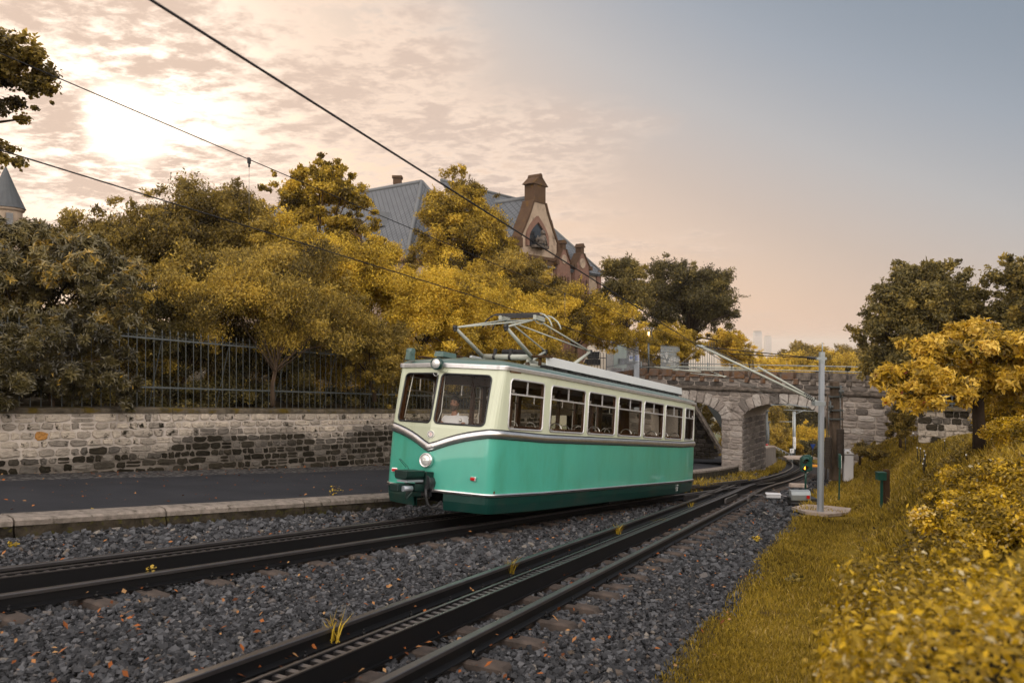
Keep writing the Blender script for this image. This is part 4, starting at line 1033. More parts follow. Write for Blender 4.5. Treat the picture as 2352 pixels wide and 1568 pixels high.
for i in range(len(A) - 1): mb.loft([[vp(A[i][0], A[i][1], -.01), vp(A[i + 1][0], A[i + 1][1], -.01), vp(Bq[i + 1][0], Bq[i + 1][1], -.01), vp(Bq[i][0], Bq[i][1], -.01)], [vp(A[i][0], A[i][1], -.16), vp(A[i + 1][0], A[i + 1][1], -.16), vp(Bq[i + 1][0], Bq[i + 1][1], -.16), vp(Bq[i][0], Bq[i][1], -.16)]])
mb.build('niche_arch', M['redsand'], nich, world=True)
lion = empty('lion_statue', vp(ntc, n0 + .1, -.4), 'weathered stone lion sitting in the pointed niche of the big gable', 'statue')
mb = MB(); lb0 = vp(ntc, n0 + .1, -.35); mb.m = Matrix.Translation(lb0) @ Matrix.Scale(.62, 4) @ Matrix.Translation(-lb0)
mb.ball(vp(ntc - .25, n0 + .62, -.45), .46, 10, 7, (1.25, .7, .8)); mb.ball(vp(ntc + .18, n0 + .85, -.5), .42, 10, 7, (.8, .75, 1.1)); mb.ball(vp(ntc + .12, n0 + 1.45, -.55), .28, 10, 7, (1, .9, 1.05))
mb.ball(vp(ntc - .05, n0 + 1.38, -.72), .13, 8, 5); mb.tube([vp(ntc + .35, n0 + .9, -.6), vp(ntc + .5, n0 + .45, -.7), vp(ntc + .6, n0 + .12, -.75)], [.16, .11, .10], 8)
mb.tube([vp(ntc + .1, n0 + .8, -.7), vp(ntc + .12, n0 + .4, -.75), vp(ntc + .1, n0 + .12, -.8)], [.15, .11, .10], 8); mb.tube([vp(ntc - .6, n0 + .5, -.5), vp(ntc - .85, n0 + .8, -.5), vp(ntc - .78, n0 + 1.05, -.5)], [.08, .05, .06], 6)
mb.ball(vp(ntc - .45, n0 + .3, -.62), .25, 8, 6, (1.3, .8, .8)); mb.build('lion_body', M['capd'], lion, world=True)
mb = MB(); mb.box(vp(ntc, n0 + .02, -.3), (1.35, .5, .18), math.atan2(GU.y, GU.x)); mb.build('plinth', M['capd'], lion, world=True)
# its roof running back, and the main range to the right
RZg = fac(1211, 444)[1] * 1.0
roofface('roof_slope', [vp(tcb - hwid - 1.6, zf - 1.6, .6), vp(tcb, RZg, .6), vp(tcb, RZg, 13), vp(tcb - hwid - 1.6, zf - 1.6, 13)])
roofface('roof_slope', [vp(tcb + hwid, zf, .6), vp(tcb, RZg, .6), vp(tcb, RZg, 9), vp(tcb + hwid, zf, 9)])
flash(vp(tcb, RZg, .6), vp(tcb, RZg, 13))
te = fac(1379, 630)[0]; ez = fac(1340, 626)[1]
kk = 4.3; rz2 = ez + kk * 1.27
roofface('roof_slope', [vp(te + .2, ez, -.25), vp(te - kk, rz2, kk), vp(-5, rz2, kk), vp(-5, ez, -.25)])
roofface('roof_slope', [vp(te + .2, ez, -.25), vp(te + .2, ez, 2 * kk + .2), vp(te - kk, rz2, kk)])
flash(vp(te + .2, ez, -.25), vp(te - kk, rz2, kk), .12); flash(vp(te - kk, rz2, kk), vp(-5, rz2, kk), .12)
mb = MB(); mb.prism([vp(-5, -3, .05), vp(te, -3, .05), vp(te, ez, .05), vp(-5, ez, .05)], GA * 8.6); mb.build('wall', M['sand'], villa, world=True)
mb = MB(); mb.box(vp((tcb + hwid + te) / 2, ez - .05, -.08), (te - tcb - hwid, .14, .14), math.atan2(GU.y, GU.x)); mb.build('eaves_gutter', M['lead'], villa, world=True)
mb = MB()
for z in np.arange(-2.6, ez - .3, .9): mb.box(vp(te - .28, z, 0), (.6, .14, .45), math.atan2(GU.y, GU.x)); mb.box(vp(te - .2, z + .45, 0), (.42, .14, .45), math.atan2(GU.y, GU.x))
mb.build('corner_quoins', M['redsand'], villa, world=True)
for (xa, xb, ytop, yk, yap) in ((1280, 1310, 553, 602, 572), (1321, 1353, 561, 611, 582)):
    ta, tb = fac(xa, 600, -.3)[0], fac(xb, 600, -.3)[0]; tcg = (ta + tb) / 2; hg = (tb - ta) / 2
    zk, zap, ztp = fac((xa + xb) / 2, yk, -.3)[1], fac((xa + xb) / 2, yap, -.3)[1], fac((xa + xb) / 2, ytop, -.3)[1]
    g = gable(G0 + GN * .3, GU, GN, tcg, hg, -2.6, zk, zap, .2, ztp, M['redsand'], M['mossred'], .4, .4)
    mb = MB(); mb.tube([vp(tcg, zk + .2, -.25), vp(tcg, zk + .2, -.36)], hg * .38, 14); mb.build('roundel', M['sand'], g, world=True)
    for sg in (-1, 1): window(G0 + GN * .3, GU, GN, tcg + sg * hg * .42, zk - 2.1, hg * .42, 1.35, parent=g)
    roofface('dormer_roof', [vp(tcg - hg, zk, 0), vp(tcg, zap, 0), vp(tcg, zap, 3.2), vp(tcg - hg, zk, .5)], .05); roofface('dormer_roof', [vp(tcg + hg, zk, 0), vp(tcg, zap, 0), vp(tcg, zap, 3.2), vp(tcg + hg, zk, .5)], .05)
window(G0, GU, GN, tcb + hwid - 1.0, zf - 3.7, .5, 1.7); window(G0, GU, GN, tcb, zf - 3.7, .8, 1.9)
# slate dormer beside the gable, dormer and small gable on the left wing
for O_, U_, N_, s_, z_, w_ in ((G0, GU, GN, tcb + hwid + .35, fac(1300, 540)[1], .45), (wc(0, 0, 0), GA, -GU, 4.6, 8.3, .5)):
    back = 1.6 if O_ is G0 else 2.6; fr = O_ + U_ * s_ + ZU * z_ - N_ * (back - .9)
    mb = MB(); mb.prism([fr - U_ * w_, fr + U_ * w_, fr + ZU * w_ * 2.3], -N_ * 1.5); d_ = mb.build('slate_dormer', M['lead'], villa, world=True)
    mb = MB(); mb.prism([fr - U_ * w_ * .6 + ZU * .1, fr + U_ * w_ * .6 + ZU * .1, fr + ZU * w_ * 1.7], N_ * .03); mb.build('dormer_opening', M['darkglass'], d_, world=True)
gable(wc(0, 0, 0) - GU * .3, -GA, -GU, -5.0, 1.35, -2.6, 5.3, 7.0, .28, 8.6, M['redsand'], M['mossred'], .5, .5)
for (px_, y0_, y1_, w_, dd) in ((680, 408, 520, .62, 62), (913, 408, 425, .62, 60)):
    b_ = px2(px_, y1_, dd); t__ = px2(px_, y0_, dd); mb = MB(); mb.box((b_.x, b_.y, (b_.z + t__.z) / 2), (w_, w_, t__.z - b_.z)); mb.box((b_.x, b_.y, t__.z), (w_ * 1.25, w_ * 1.25, .2)); mb.build('chimney', M['mossred'], villa, world=True)
# round tower at the left edge
tw = px2(13, 480, 45); tower = empty('round_tower', (tw.x, tw.y, -3), 'slender round turret with a pointed grey slate roof and finial at the left edge', 'tower')
mb = MB(); mb.lathe([(.86, -3), (.86, tw.z - .2), (.98, tw.z - .1), (.98, tw.z + .05)], 24, Matrix.Translation((tw.x, tw.y, 0)), smooth=False); mb.build('tower_wall', M['sand'], tower, world=True)
mb = MB(); mb.lathe([(1.06, tw.z + .02), (1.0, tw.z + .15), (.62, tw.z + 1.05), (.28, tw.z + 1.9), (.03, tw.z + 2.55)], 20, Matrix.Translation((tw.x, tw.y, 0)), smooth=False); mb.build('tower_roof', mat('dark_tower_slate', (.05, .056, .062), .7, 0, scale=4, amt=.5), tower, world=True)
mb = MB(); mb.tube([(tw.x, tw.y, tw.z + 2.5), (tw.x, tw.y, tw.z + 2.9)], .025, 6); mb.ball((tw.x, tw.y, tw.z + 2.85), .10, 8, 6); mb.build('finial', M['blacksteel'], tower, world=True)
mb = MB(); mb.box((tw.x + .62, tw.y - .62, tw.z - .75), (.35, .35, .8), R_(45)); mb.build('tower_window', M['darkglass'], tower, world=True)
# far office towers in the haze
for (xa, xb, yt, lb) in ((1731, 1748, 762, 'tall pale office tower far off in the haze, the higher of the two'), (1757, 1770, 773, 'shorter far off high rise in the haze beside the tall one')):
    D_ = 4300; a = px2(xa, 840, D_); b = px2(xb, 840, D_); zt = px2(xa, yt, D_).z; r = empty('office_tower', ((a.x + b.x) / 2, D_, -150), lb, 'office tower')
    mb = MB(); mb.box(((a.x + b.x) / 2, D_, (zt - 150) / 2), (b.x - a.x, 30, zt + 150)); mb.build('facade', mat('pale_facade', (.30, .30, .31), .5, 0, scale=0, amt=0), r, world=True)
    mb = MB(); mb.box(((a.x + b.x) / 2, D_, zt + 3), (b.x - a.x - 6, 24, 6)); mb.build('roof_storey', M['concrete'], r, world=True)
    mb = MB(); [mb.box(((a.x + b.x) / 2, D_ - 15.2, z), (b.x - a.x - 2, .4, 1.6)) for z in np.arange(-60, zt - 2, 9)]; mb.build('window_bands', M['darkglass'], r, world=True)
# ============================================================ the railcar
e1 = Vector((1059, 1723, -266)).normalized(); e2 = Vector((-e1.y, e1.x, 0)).normalized(); e3 = e1.cross(e2)
TO = Vector((-1.28504389, 12.58824095, -2.47395125)); RB = .56
TM = Matrix((( e1.x, e2.x, e3.x, 0), (e1.y, e2.y, e3.y, 0), (e1.z, e2.z, e3.z, 0), (0, 0, 0, 1)))
TM = Matrix.Translation(TO - e3 * RB) @ TM
car = empty('railcar', label='old green and cream rack railcar with silver trim and roof pantograph on the left track', cat='railcar', mat=TM)
bpy.context.view_layer.update()
def TB():
    m = MB(); m.m = Matrix.Translation((0, 0, RB)); return m
LEN = 10.38; PN = .27
def rake(w): return max(0, w - 1.0) * .165
def fu(v, w): return -PN * (1 - abs(v) / 1.092) + rake(w)
def sidev(u):
    if u < 1.45: return 1.092 + .136 * u / 1.45
    if u > LEN - 1.45: return 1.092 + .136 * (LEN - u) / 1.45
    return 1.228
def half(w):                                                        # nose -> near side -> tail nose, near side only (v<0)
    pts = [(fu(v, w), -v) for v in (0, .1, .2, .31, .45, .62, .80, .93)]
    a = Vector((fu(.965, w), .965, 0)); b = Vector((.22, sidev(.22), 0)); c = Vector((rake(w) * .8 + .0, 1.095, 0))
    for t in np.linspace(0, 1, 6): p = a * (1 - t) ** 2 + c * 2 * t * (1 - t) + b * t * t; pts.append((p.x, -p.y))
    for u in (.8, 1.45, 3.055, 4.535): pts.append((u, -sidev(u)))
    return pts + [(LEN - u, v) for u, v in pts[::-1]]
def loopn(w): h = half(w); return h + [(u, -v) for u, v in h[::-1]][1:-1]
NL = len(loopn(0)); NF = 14                                         # points from nose to the side
def belt(i):
    u, v = loopn(0)[i]
    if u > LEN / 2: u = LEN - u
    if u < .23 and abs(v) < 1.10: return float(np.interp(abs(v), [0, .1, .36, .55, .73, 1.0, 1.1], [.69, .725, .83, .89, .935, .985, .985]))
    return float(np.interp(u, [.2, 1.45], [.985, .955]))
def normals():
    L = [Vector((*p, 0)) for p in loopn(0)]; out = []
    for i in range(NL):
        d = (L[(i + 1) % NL] - L[i - 1]).normalized(); nn = Vector((d.y, -d.x, 0)) * 1
        c = L[i] - Vector((LEN / 2, 0, 0))
        if nn.dot(c) < 0: nn = -nn
        out.append(nn)
    return out
NRM = normals()
def shell(mb, wfs, skip=None):
    """wfs: list of functions i -> (w, outward offset)"""
    rings = []
    for wf in wfs:
        r = []
        for i in range(NL):
            w, off = wf(i); p = loopn_at(i, w); r.append(mb.pt((p[0] + NRM[i].x * off, p[1] + NRM[i].y * off, w)))
        rings.append(r)
    for A, B in zip(rings, rings[1:]):
        for i in range(NL):
            j = (i + 1) % NL
            if skip and skip(i): continue
            mb.face((A[i], A[j], B[j], B[i]), smooth=False)
    return rings
_c = {}
def loopn_at(i, w):
    k = round(w, 3)
    if k not in _c: _c[k] = loopn(w)
    return _c[k][i]
mb = TB(); mb.sm = True; shell(mb, [lambda i: (-.0, 0), lambda i: (.35, .004), lambda i: (.7 if belt(i) > .71 else .6, .004), lambda i: (belt(i), 0)]); lower = mb.build('lower_body', M['green'], car)
for p_ in lower.data.polygons: p_.use_smooth = True
mb = TB(); shell(mb, [lambda i: (belt(i), 0), lambda i: (1.03, 0)]); upper = mb.build('upper_body', M['cream'], car)
# window zone
HC = 5
def rloop(s0, s1, w0, w1, r):
    L = []
    for cs, cw_, a0 in ((s0 + r, w0 + r, 180), (s1 - r, w0 + r, 270), (s1 - r, w1 - r, 0), (s0 + r, w1 - r, 90)):
        for k in range(HC): a = R_(a0 + 90 * k / (HC - 1)); L.append((cs + r * math.cos(a), cw_ + r * math.sin(a)))
    return L
def cellpan(mb, f, s0, s1, w0, w1, hole, flip=False):
    oc = [mb.pt(f(*q)) for q in ((s0, w0), (s1, w0), (s1, w1), (s0, w1))]; h = [mb.pt(f(*q)) for q in hole]; n = len(h)
    for k in range(4):
        for j in range(HC - 1): mb.face((oc[k], h[k * HC + j + 1], h[k * HC + j]))
        mb.face((oc[k], oc[(k + 1) % 4], h[((k + 1) % 4) * HC], h[k * HC + HC - 1]))
    return h
W0_, W1_ = 1.03, 1.985
faces = []   # (f outer, inward vector fn, s0,s1, hole rect, kind)
for sg in (-1, 1):
    for flip in (False, True):
        U_ = (lambda u: LEN - u) if flip else (lambda u: u)
        cells = [(.22, 1.45, .345, 1.34)] if not flip else [(.22, 1.45, .345, 1.34)]
        faces += [(lambda s, w, sg=sg, U_=U_: (U_(s), sg * sidev(s), w), Vector((0, -sg, 0)), a, b, (c, d, 1.085, 1.915, .075), 'side') for a, b, c, d in cells]
        faces.append((lambda s, w, sg=sg, flip=flip: ((LEN - fu(s, w)) if flip else fu(s, w), sg * s, w), Vector((-1 if flip else 1, 0, 0)), .0, .93, (.040, .905, 1.10, 1.935, .075), 'front' if not flip else 'tail'))
    for a, b, c, d in ((1.45, 3.055, 1.58, 2.98), (3.055, 4.535, 3.13, 4.46), (4.535, 6.02, 4.61, 5.945), (6.02, 7.44, 6.095, 7.37), (7.44, 8.93, 7.515, 8.80)):
        faces.append((lambda s, w, sg=sg: (s, sg * 1.228, w), Vector((0, -sg, 0)), a, b, (c, d, 1.085, 1.905, .075), 'side'))
mbo = TB(); mbi = TB()
for f, inn, s0, s1, hr, kind in faces:
    w1 = W1_
    hole = rloop(*hr); h = cellpan(mbo, f, s0, s1, W0_, w1, hole)
    fi = lambda s, w: tuple(Vector(f(s, w)) + inn * .055)
    h2 = cellpan(mbi, fi, s0, s1, W0_ - .02, w1 + .05, hole)
    a = [mbi.pt(Vector(f(*q)) + inn * .004) for q in hole]; b = [mbi.pt(fi(*q)) for q in hole]
    for j in range(len(a)): mbi.face((a[j], a[(j + 1) % len(a)], b[(j + 1) % len(a)], b[j]))
# corners and posts between the front cells
for sg in (-1, 1):
    for flip in (False, True):
        idx = list(range(7, 14))
        for i in idx[:-1] if True else []:
            for mb_, off in ((mbo, 0), (mbi, .055)):
                q = []
                for (ii, w) in ((i, W0_), (i + 1, W0_), (i + 1, W1_), (i, W1_)):
                    u, v = half(w)[ii]; v = abs(v) - off; u = u + off
                    if flip: u = LEN - u
                    q.append((u, sg * v, w))
                mb_.poly(q)
mbo.build('window_band', M['cream'], upper); mbi.build('inner_lining', M['wood'], car)
mb = TB(); shell(mb, [lambda i: (W1_, 0), lambda i: (2.07, 0)]); mb.build('header_panel', M['cream'], upper)
# window frames, bars and panes: each window a part with frame and pane
for f, inn, s0, s1, hr, kind in faces:
    hole = rloop(*hr); out = -inn; c0 = Vector(f((hr[0] + hr[1]) / 2, (hr[2] + hr[3]) / 2))
    near = (kind == 'front') or (kind == 'side')
    mt = M['rubber'] if kind in ('front', 'tail') else M['alu']
    mb = TB(); r = .016 if kind in ('front', 'tail') else .017; pts = [Vector(f(*q)) + out * .008 for q in hole]; n = len(pts)
    rings = []
    for k in range(n):
        t = (pts[(k + 1) % n] - pts[k - 1]).normalized(); x = out; y = t.cross(x).normalized()
        rings.append([mb.pt(pts[k] + x * (math.cos(a) * r * .8) + y * (math.sin(a) * r)) for a in [math.pi * 2 * q / 8 for q in range(8)]])
    for k in range(n):
        A, B = rings[k], rings[(k + 1) % n]
        for j in range(8): mb.face((A[j], A[(j + 1) % 8], B[(j + 1) % 8], B[j]), smooth=True)
    win = mb.build('windscreen' if kind in ('front', 'tail') else 'side_window', mt, car)
    if kind == 'side':
        mb = TB(); ft = lambda s, w: Vector(f(s, w)) - out * .004
        wt = hr[3] - (hr[3] - hr[2]) * .30; mid = (hr[0] + hr[1]) / 2
        mb.bar(ft(hr[0], wt), ft(hr[1], wt), .03, .028); mb.bar(ft(mid, wt), ft(mid, hr[3]), .02, .02, up=tuple(out)); mb.build('glazing_bar', M['alu'], win)
        mb = TB(); mb.bar(ft(hr[0] + .1, hr[2] + .03), ft(hr[0] + .16, hr[2] + .03), .02, .03); mb.bar(ft(hr[0] + .08, wt + .05), ft(hr[0] + .12, wt + .05), .02, .05); mb.build('window_catch', M['chrome'], win)
    mb = TB(); c = mb.pt(sum(((Vector(f(*q)) - out * .012) for q in hole), Vector()) / n); L = [mb.pt(Vector(f(*q)) - out * .012) for q in hole]
    for k in range(n): mb.face((c, L[k], L[(k + 1) % n]), smooth=True)
    mb.build('pane', M['glass'], win)
# belt band: rounded aluminium with thin dark edges
def bandshell(prof, mt, name, parent=car, cfn=None, skip=None):
    mb = TB(); shell(mb, [(lambda i, d=d, z=z: ((cfn or belt)(i) + z, d)) for d, z in prof], skip); o = mb.build(name, mt, parent)
    for p_ in o.data.polygons: p_.use_smooth = True
    return o
bb = bandshell([(0, -.062), (.022, -.058), (.038, -.035), (.044, 0), (.038, .035), (.022, .058), (0, .062)], M['chrome'], 'belt_moulding')
bandshell([(0, .062), (.016, .064), (.016, .076), (0, .078)], M['rubber'], 'moulding_edge', bb); bandshell([(0, -.078), (.016, -.076), (.016, -.064), (0, -.062)], M['rubber'], 'moulding_edge', bb)
z0f = lambda i: 0.0
def gapskip(lim): 
    return lambda i: (abs(loopn(0)[i][1]) < lim and abs(loopn(0)[(i + 1) % NL][1]) < lim + .001 and loopn(0)[i][0] < .3)
bandshell([(0, -.028), (.02, -.026), (.03, -.012), (.03, .012), (.02, .026), (0, .028)], M['chrome'], 'sill_moulding', car, z0f, gapskip(.105))
bandshell([(.021, .010), (.034, .006), (.034, -.006), (.021, -.010)], M['rubber'], 'moulding_groove', car, z0f, gapskip(.105))
# skirt
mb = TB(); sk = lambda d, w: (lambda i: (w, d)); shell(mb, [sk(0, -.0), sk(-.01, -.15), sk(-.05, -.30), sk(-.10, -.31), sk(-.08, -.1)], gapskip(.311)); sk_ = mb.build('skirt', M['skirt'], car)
# gutter and roof
mb = TB(); gz = lambda w, d: (lambda i: (w, d)); shell(mb, [gz(2.045, 0), gz(2.045, .035), gz(2.10, .045), gz(2.115, .04), gz(2.115, .0)]); mb.build('gutter', M['alu'], car)
mb = TB(); Rr = []
for w, k in ((2.11, .0), (2.135, .012), (2.162, .045), (2.19, .12), (2.225, .26), (2.255, .48), (2.275, .78), (2.285, 1.05)):
    r = []
    for i in range(NL):
        u, v = loopn_at(i, 2.1); v2 = v * (1 - k / 1.25); c = LEN / 2; u2 = c + (u - c) * (1 - min(k, .6) / (LEN / 2)); r.append((u2, v2, w))
    Rr.append(r)
mb.loft(Rr, cap=True, smooth=True); mb.build('roof', M['roofg'], car)
# floor, ceiling, underframe
mb = TB(); mb.prism([(.1, -1.1, .02), (LEN - .1, -1.1, .02), (LEN - .1, 1.1, .02), (.1, 1.1, .02)], (0, 0, .05)); mb.build('floor', M['wood'], car)
mb = TB(); mb.prism([(.3, -1.15, 2.02), (LEN - .3, -1.15, 2.02), (LEN - .3, 1.15, 2.02), (.3, 1.15, 2.02)], (0, 0, .03)); mb.build('ceiling', M['ceil'], car)
mb = TB(); mb.box((LEN / 2 + .1, 0, -.18), (8.6, 1.7, .30)); mb.box((2.6, 0, -.33), (2.2, 1.2, .25)); mb.box((7.8, 0, -.33), (2.2, 1.2, .25)); mb.box((5.2, -.95, -.32), (.9, .25, .10)); mb.build('underframe', M['railside'], car)
mb = TB(); mb.tube([(0, -.03, 0), (0, .03, 0)], .33, 24, smooth=False); mb.tube([(0, .03, 0), (0, .06, 0)], .37, 24, smooth=False); mb.tube([(0, -.07, 0), (0, .0, 0)], .09, 12)
wh = None
for k, (u, v) in enumerate(((1.75, -.535), (1.75, .535), (3.55, -.535), (3.55, .535), (6.9, -.535), (6.9, .535), (8.7, -.535), (8.7, .535))):
    if wh is None: mb.m = None; wh = mb.build('wheel', M['railside'], car); o = wh
    else: o = wh.copy(); COL.objects.link(o)
    o.location = (u, v, .33 + .0); o.rotation_euler = (0, 0, 0 if v > 0 else math.pi)
# interior: posts, benches with chrome loop handles, cab bulkhead
for u in (1.52, 5.0):
    for v in (-.42, .42):
        mb = TB(); mb.box((u, v, 1.05), (.07, .07, 1.96)); mb.build('partition_post', M['wood'], car)
mb = TB(); mb.box((1.52, .78, .55), (.04, .68, .95)); mb.box((1.52, -.78, .55), (.04, .68, .95)); mb.box((1.52, .0, 1.93), (.05, 2.2, .16)); mb.build('cab_partition', M['wood'], car)
s0_ = None
seat_mb = MB()
seat_mb.box((0, 0, .40), (.42, .98, .08)); seat_mb.box((.20, 0, .72), (.06, .98, .72)); seat_mb.box((0, 0, .2), (.3, .8, .36))
hd = MB(); hd.tube([(.20, -.42 + 0, 1.05)] + [(.20, -.30 - .13 * math.cos(a), 1.06 + .12 * math.sin(a)) for a in np.linspace(0, math.pi, 8)] + [(.20, -.17, 1.05)], .012, 6)
k = 0
for u in (2.05, 2.95, 3.75, 4.55, 5.45, 6.25, 7.05, 7.85, 8.7):
    for v in (-.70, .70):
        if s0_ is None: s0_ = seat_mb.build('bench', M['wood'], car); h0_ = hd.build('seat_handle', M['chrome'], s0_); o = s0_
        else:
            o = s0_.copy(); COL.objects.link(o); h = h0_.copy(); COL.objects.link(h); h.parent = o; h.location = (0, 0 if v < 0 else .58, 0)
        o.location = (u, v, RB + .06)
mb = TB(); mb.box((.42, .0, .80), (.35, 1.7, .22)); mb.box((.45, .55, .98), (.18, .4, .16)); mb.build('driving_desk', M['rubber'], car)
mb = TB(); mb.tube([(.5, -.05, .9), (.5, -.05, 1.16)], .012, 8); mb.ball((.5, -.05, 1.17), .03); mb.build('control_lever', M['chrome'], car)
mb = TB(); mb.tube([(.06 + .1, .10, 1.95), (.02, .02, 1.3), (-.02, .05, 1.12)], .006, 5); mb.tube([(.16, .80, 1.93), (.10, .88, 1.15)], .007, 5); mb.build('cab_cable', M['white'], car)
mb = TB(); mb.box((.78, .28, .42), (.42, .44, .08)); mb.box((.98, .28, .75), (.08, .42, .62)); mb.tube([(.78, .28, .05), (.78, .28, .4)], .04, 8); mb.build('driver_seat', M['rubber'], car)
# lamps
def lampmb(c, r, depth, d):
    q = Vector(d).to_track_quat('Z', 'Y').to_matrix().to_4x4(); m = Matrix.Translation(Vector(c) + Vector((0, 0, RB))) @ q
    a = MB(); a.lathe([(r * .92, 0), (r, depth * .2), (r * 1.03, depth * .7), (r * .96, depth), (r * .84, depth * 1.02), (r * .82, depth * .8)], 28, m)
    b = MB(); b.lathe([(r * .84, depth * .75), (r * .84, depth * .9), (r * .6, depth * 1.12), (r * .3, depth * 1.22), (.004, depth * 1.24)], 28, m); return a, b
for c, r, dep, mt, nm in (((-PN + .0, 0, .48), .118, .09, M['chrome'], 'headlight'), ((-.17, 0, 2.085), .105, .12, M['skirt'], 'roof_lamp')):
    a, b = lampmb(c, r, dep, (-1, -.12, .02)); o = a.build(nm, mt, car); b.build('lens', M['lens'], o)
    if nm == 'roof_lamp':
        mb = TB(); mb.bar((-.12, 0, 1.985), (-.12, -.12, 1.975), .03, .03); mb.bar((-.1, -.03, 1.99), (.06, -.03, 1.99), .04, .05); mb.build('lamp_bracket', M['cream'], o)
        mb = TB(); mb.tube([(-.19 + 0 * k_, .04 + .05 * math.cos(k_), 1.965 + .05 * math.sin(k_) - .03) for k_ in np.linspace(math.pi, 2 * math.pi, 8)], .005, 5); mb.build('lamp_handle', M['chrome'], o)
for v in (-.80, .84):
    mb = TB(); u = fu(abs(v), .24); mb.box((u - .012, v, .245), (.03, .135, .075), rz=(-.25 if v < 0 else .25)); o = mb.build('marker_light', M['chrome'], car, bevel=.01)
    mb = TB(); mb.box((u - .024, v, .245), (.03, .105, .05), rz=(-.25 if v < 0 else .25)); mb.build('lens', M['red'], o, bevel=.012)
# badge: cog ring with a red figure
mb = TB(); bc = Vector((-PN - .004 + .0, -.0, .905)); 
bm_ = Matrix.Translation((-PN + .012, -.015, .91 + RB)) @ Vector((-1, -.22, 0)).to_track_quat('Z', 'Y').to_matrix().to_4x4()
a = MB(); a.lathe([(.062, 0), (.062, .022), (.001, .0225)], 28, bm_, smooth=False); bd = a.build('badge', M['white'], car)
a = MB()
for k in range(18):
    an = 2 * math.pi * k / 18; q = bm_ @ Matrix.Rotation(an, 4, 'Z') @ Matrix.Translation((.051, 0, .024)); a.m = q; a.box((0, 0, 0), (.012, .008, .003))
a.m = bm_; n_ = 28
A = [a.pt((.046 * math.cos(2 * math.pi * j / n_), .046 * math.sin(2 * math.pi * j / n_), .0255)) for j in range(n_)]; B = [a.pt((.040 * math.cos(2 * math.pi * j / n_), .040 * math.sin(2 * math.pi * j / n_), .0255)) for j in range(n_)]
for j in range(n_): a.face((A[j], A[(j + 1) % n_], B[(j + 1) % n_], B[j]))
a.build('badge_ring', M['blacksteel'], bd)
a = MB(); a.m = bm_; sp = [(.018, .018), (.004, .026), (-.014, .019), (-.013, .006), (.010, -.004), (.014, -.016), (.0, -.026), (-.016, -.02)]
a.tube([(x, y, .0255) for x, y in sp], .0038, 5); a.tube([(.024, .010, .0255), (.026, -.004, .0255)], .003, 5); a.build('badge_figure', M['red'], bd)
# wiper
mb = TB(); mb.tube([(.0, .90, 1.0), (.02, .96, 1.18), (.08, .955, 1.5)], [.012, .008, .006], 6); mb.bar((.01, .955, 1.22), (.12, .94, 1.75), .01, .022); mb.build('wiper', M['chrome'], car)
# coupler
mb = TB(); mb.box((-.275, 0, .07), (.06, .24, .34)); mb.build('coupler_recess_shade', M['rubber'], car)  # raised black block; its colour stands for the shade inside the recess
cp = TB(); cp.loft([[(u, v * k, w) for v, w in ((-.11, .19), (-.13, .23), (-.14, .325), (.14, .325), (.13, .23), (.11, .19))] for u, k in ((-.50, 1), (-.94, .95))]); cp.box((-.36, -.06, .2), (.2, .16, .2)); cpl = cp.build('coupler', M['couplergreen'], car, bevel=.01)
mb = TB(); mb.box((-.70, -.01, .16), (.42, .20, .035)); mb.build('coupler_top_plate', M['galv'], cpl)
mb = TB(); mb.box((-.93, .02, .06), (.26, .18, .12)); mb.loft([[(u, -.12, w - .02), (u, .12, w - .02), (u, .12, w + .10), (u, -.12, w + .10)] for u, w in ((-.45, .0), (-.70, .02))]); mb.loft([[(-.5, -.10, -.10), (-.5, .08, -.10), (-.5, .08, .02), (-.5, -.10, .02)], [(-.72, -.08, -.08), (-.72, .04, -.08), (-.72, .04, -.0), (-.72, -.08, -.0)], [(-.80, -.06, -.14), (-.80, .0, -.14), (-.80, .0, -.08), (-.80, -.06, -.08)]]); mb.build('coupler_jaw', M['couplergreen'], cpl, bevel=.015)
mb = TB(); mb.tube([(-.98, -.10, .05), (-.80, -.13, .05)], .045, 12); mb.build('coupler_pin', M['galv'], cpl)
mb = TB(); mb.tube([(-.46, -.06, .12), (-.30, -.03, .12), (-.1, 0, .08)], [.13, .15, .14], 14); mb.tube([(-.44, -.06, .12), (-.40, -.06, .12)], .15, 14); mb.build('draw_gear', M['rubber'], cpl)
mb = TB(); mb.tube([(-.48, -.16, .04), (-.47, -.17, -.08), (-.44, -.19, -.2), (-.38, -.22, -.26), (-.28, -.26, -.24), (-.2, -.29, -.16)], .022, 8); mb.build('brake_hose', M['blacksteel'], cpl)
mb = TB(); mb.tube([(-.62, .1, .33), (-.66, .10, .37), (-.86, .10, .50), (-.885, .10, .49), (-.70, .10, .36)], .004, 4); mb.build('wire_hook', M['blacksteel'], cpl)
# roof fittings
mb = TB(); mb.box((.10, .86, 2.25), (.16, .10, .15), taper=.85); mb.tube([(.10, .80, 2.33), (.10, .92, 2.33)], .06, 12); mb.build('roof_horn_box', M['roofg'], car)
mb = TB(); mb.box((.55, .42, 2.32), (.42, .20, .09), taper=.92); mb.build('roof_vent_box', M['roofg'], car)
mb = TB(); mb.box((1.1, .86, 2.27), (1.4, .14, .03)); mb.box((1.4, .4, 2.33), (1.2, .22, .03)); mb.build('roof_duckboard', M['dkwood'], car)
mb = TB()
L = []
for u in (1.95, 5.8, 9.65): L.append([(u, -.905, 2.30), (u, -.885, 2.475), (u, -.875, 2.48), (u, -.86, 2.475), (u, -.88, 2.30)])
mb.loft(L); rb = mb.build('roof_side_board', M['panelgrey'], car, bevel=.006)
mb = TB()
for u in np.arange(2.2, 9.6, .6): mb.box((u, -.84, 2.27), (.05, .10, .12)); mb.box((u + .25, -.70, 2.31), (.35, .25, .05))
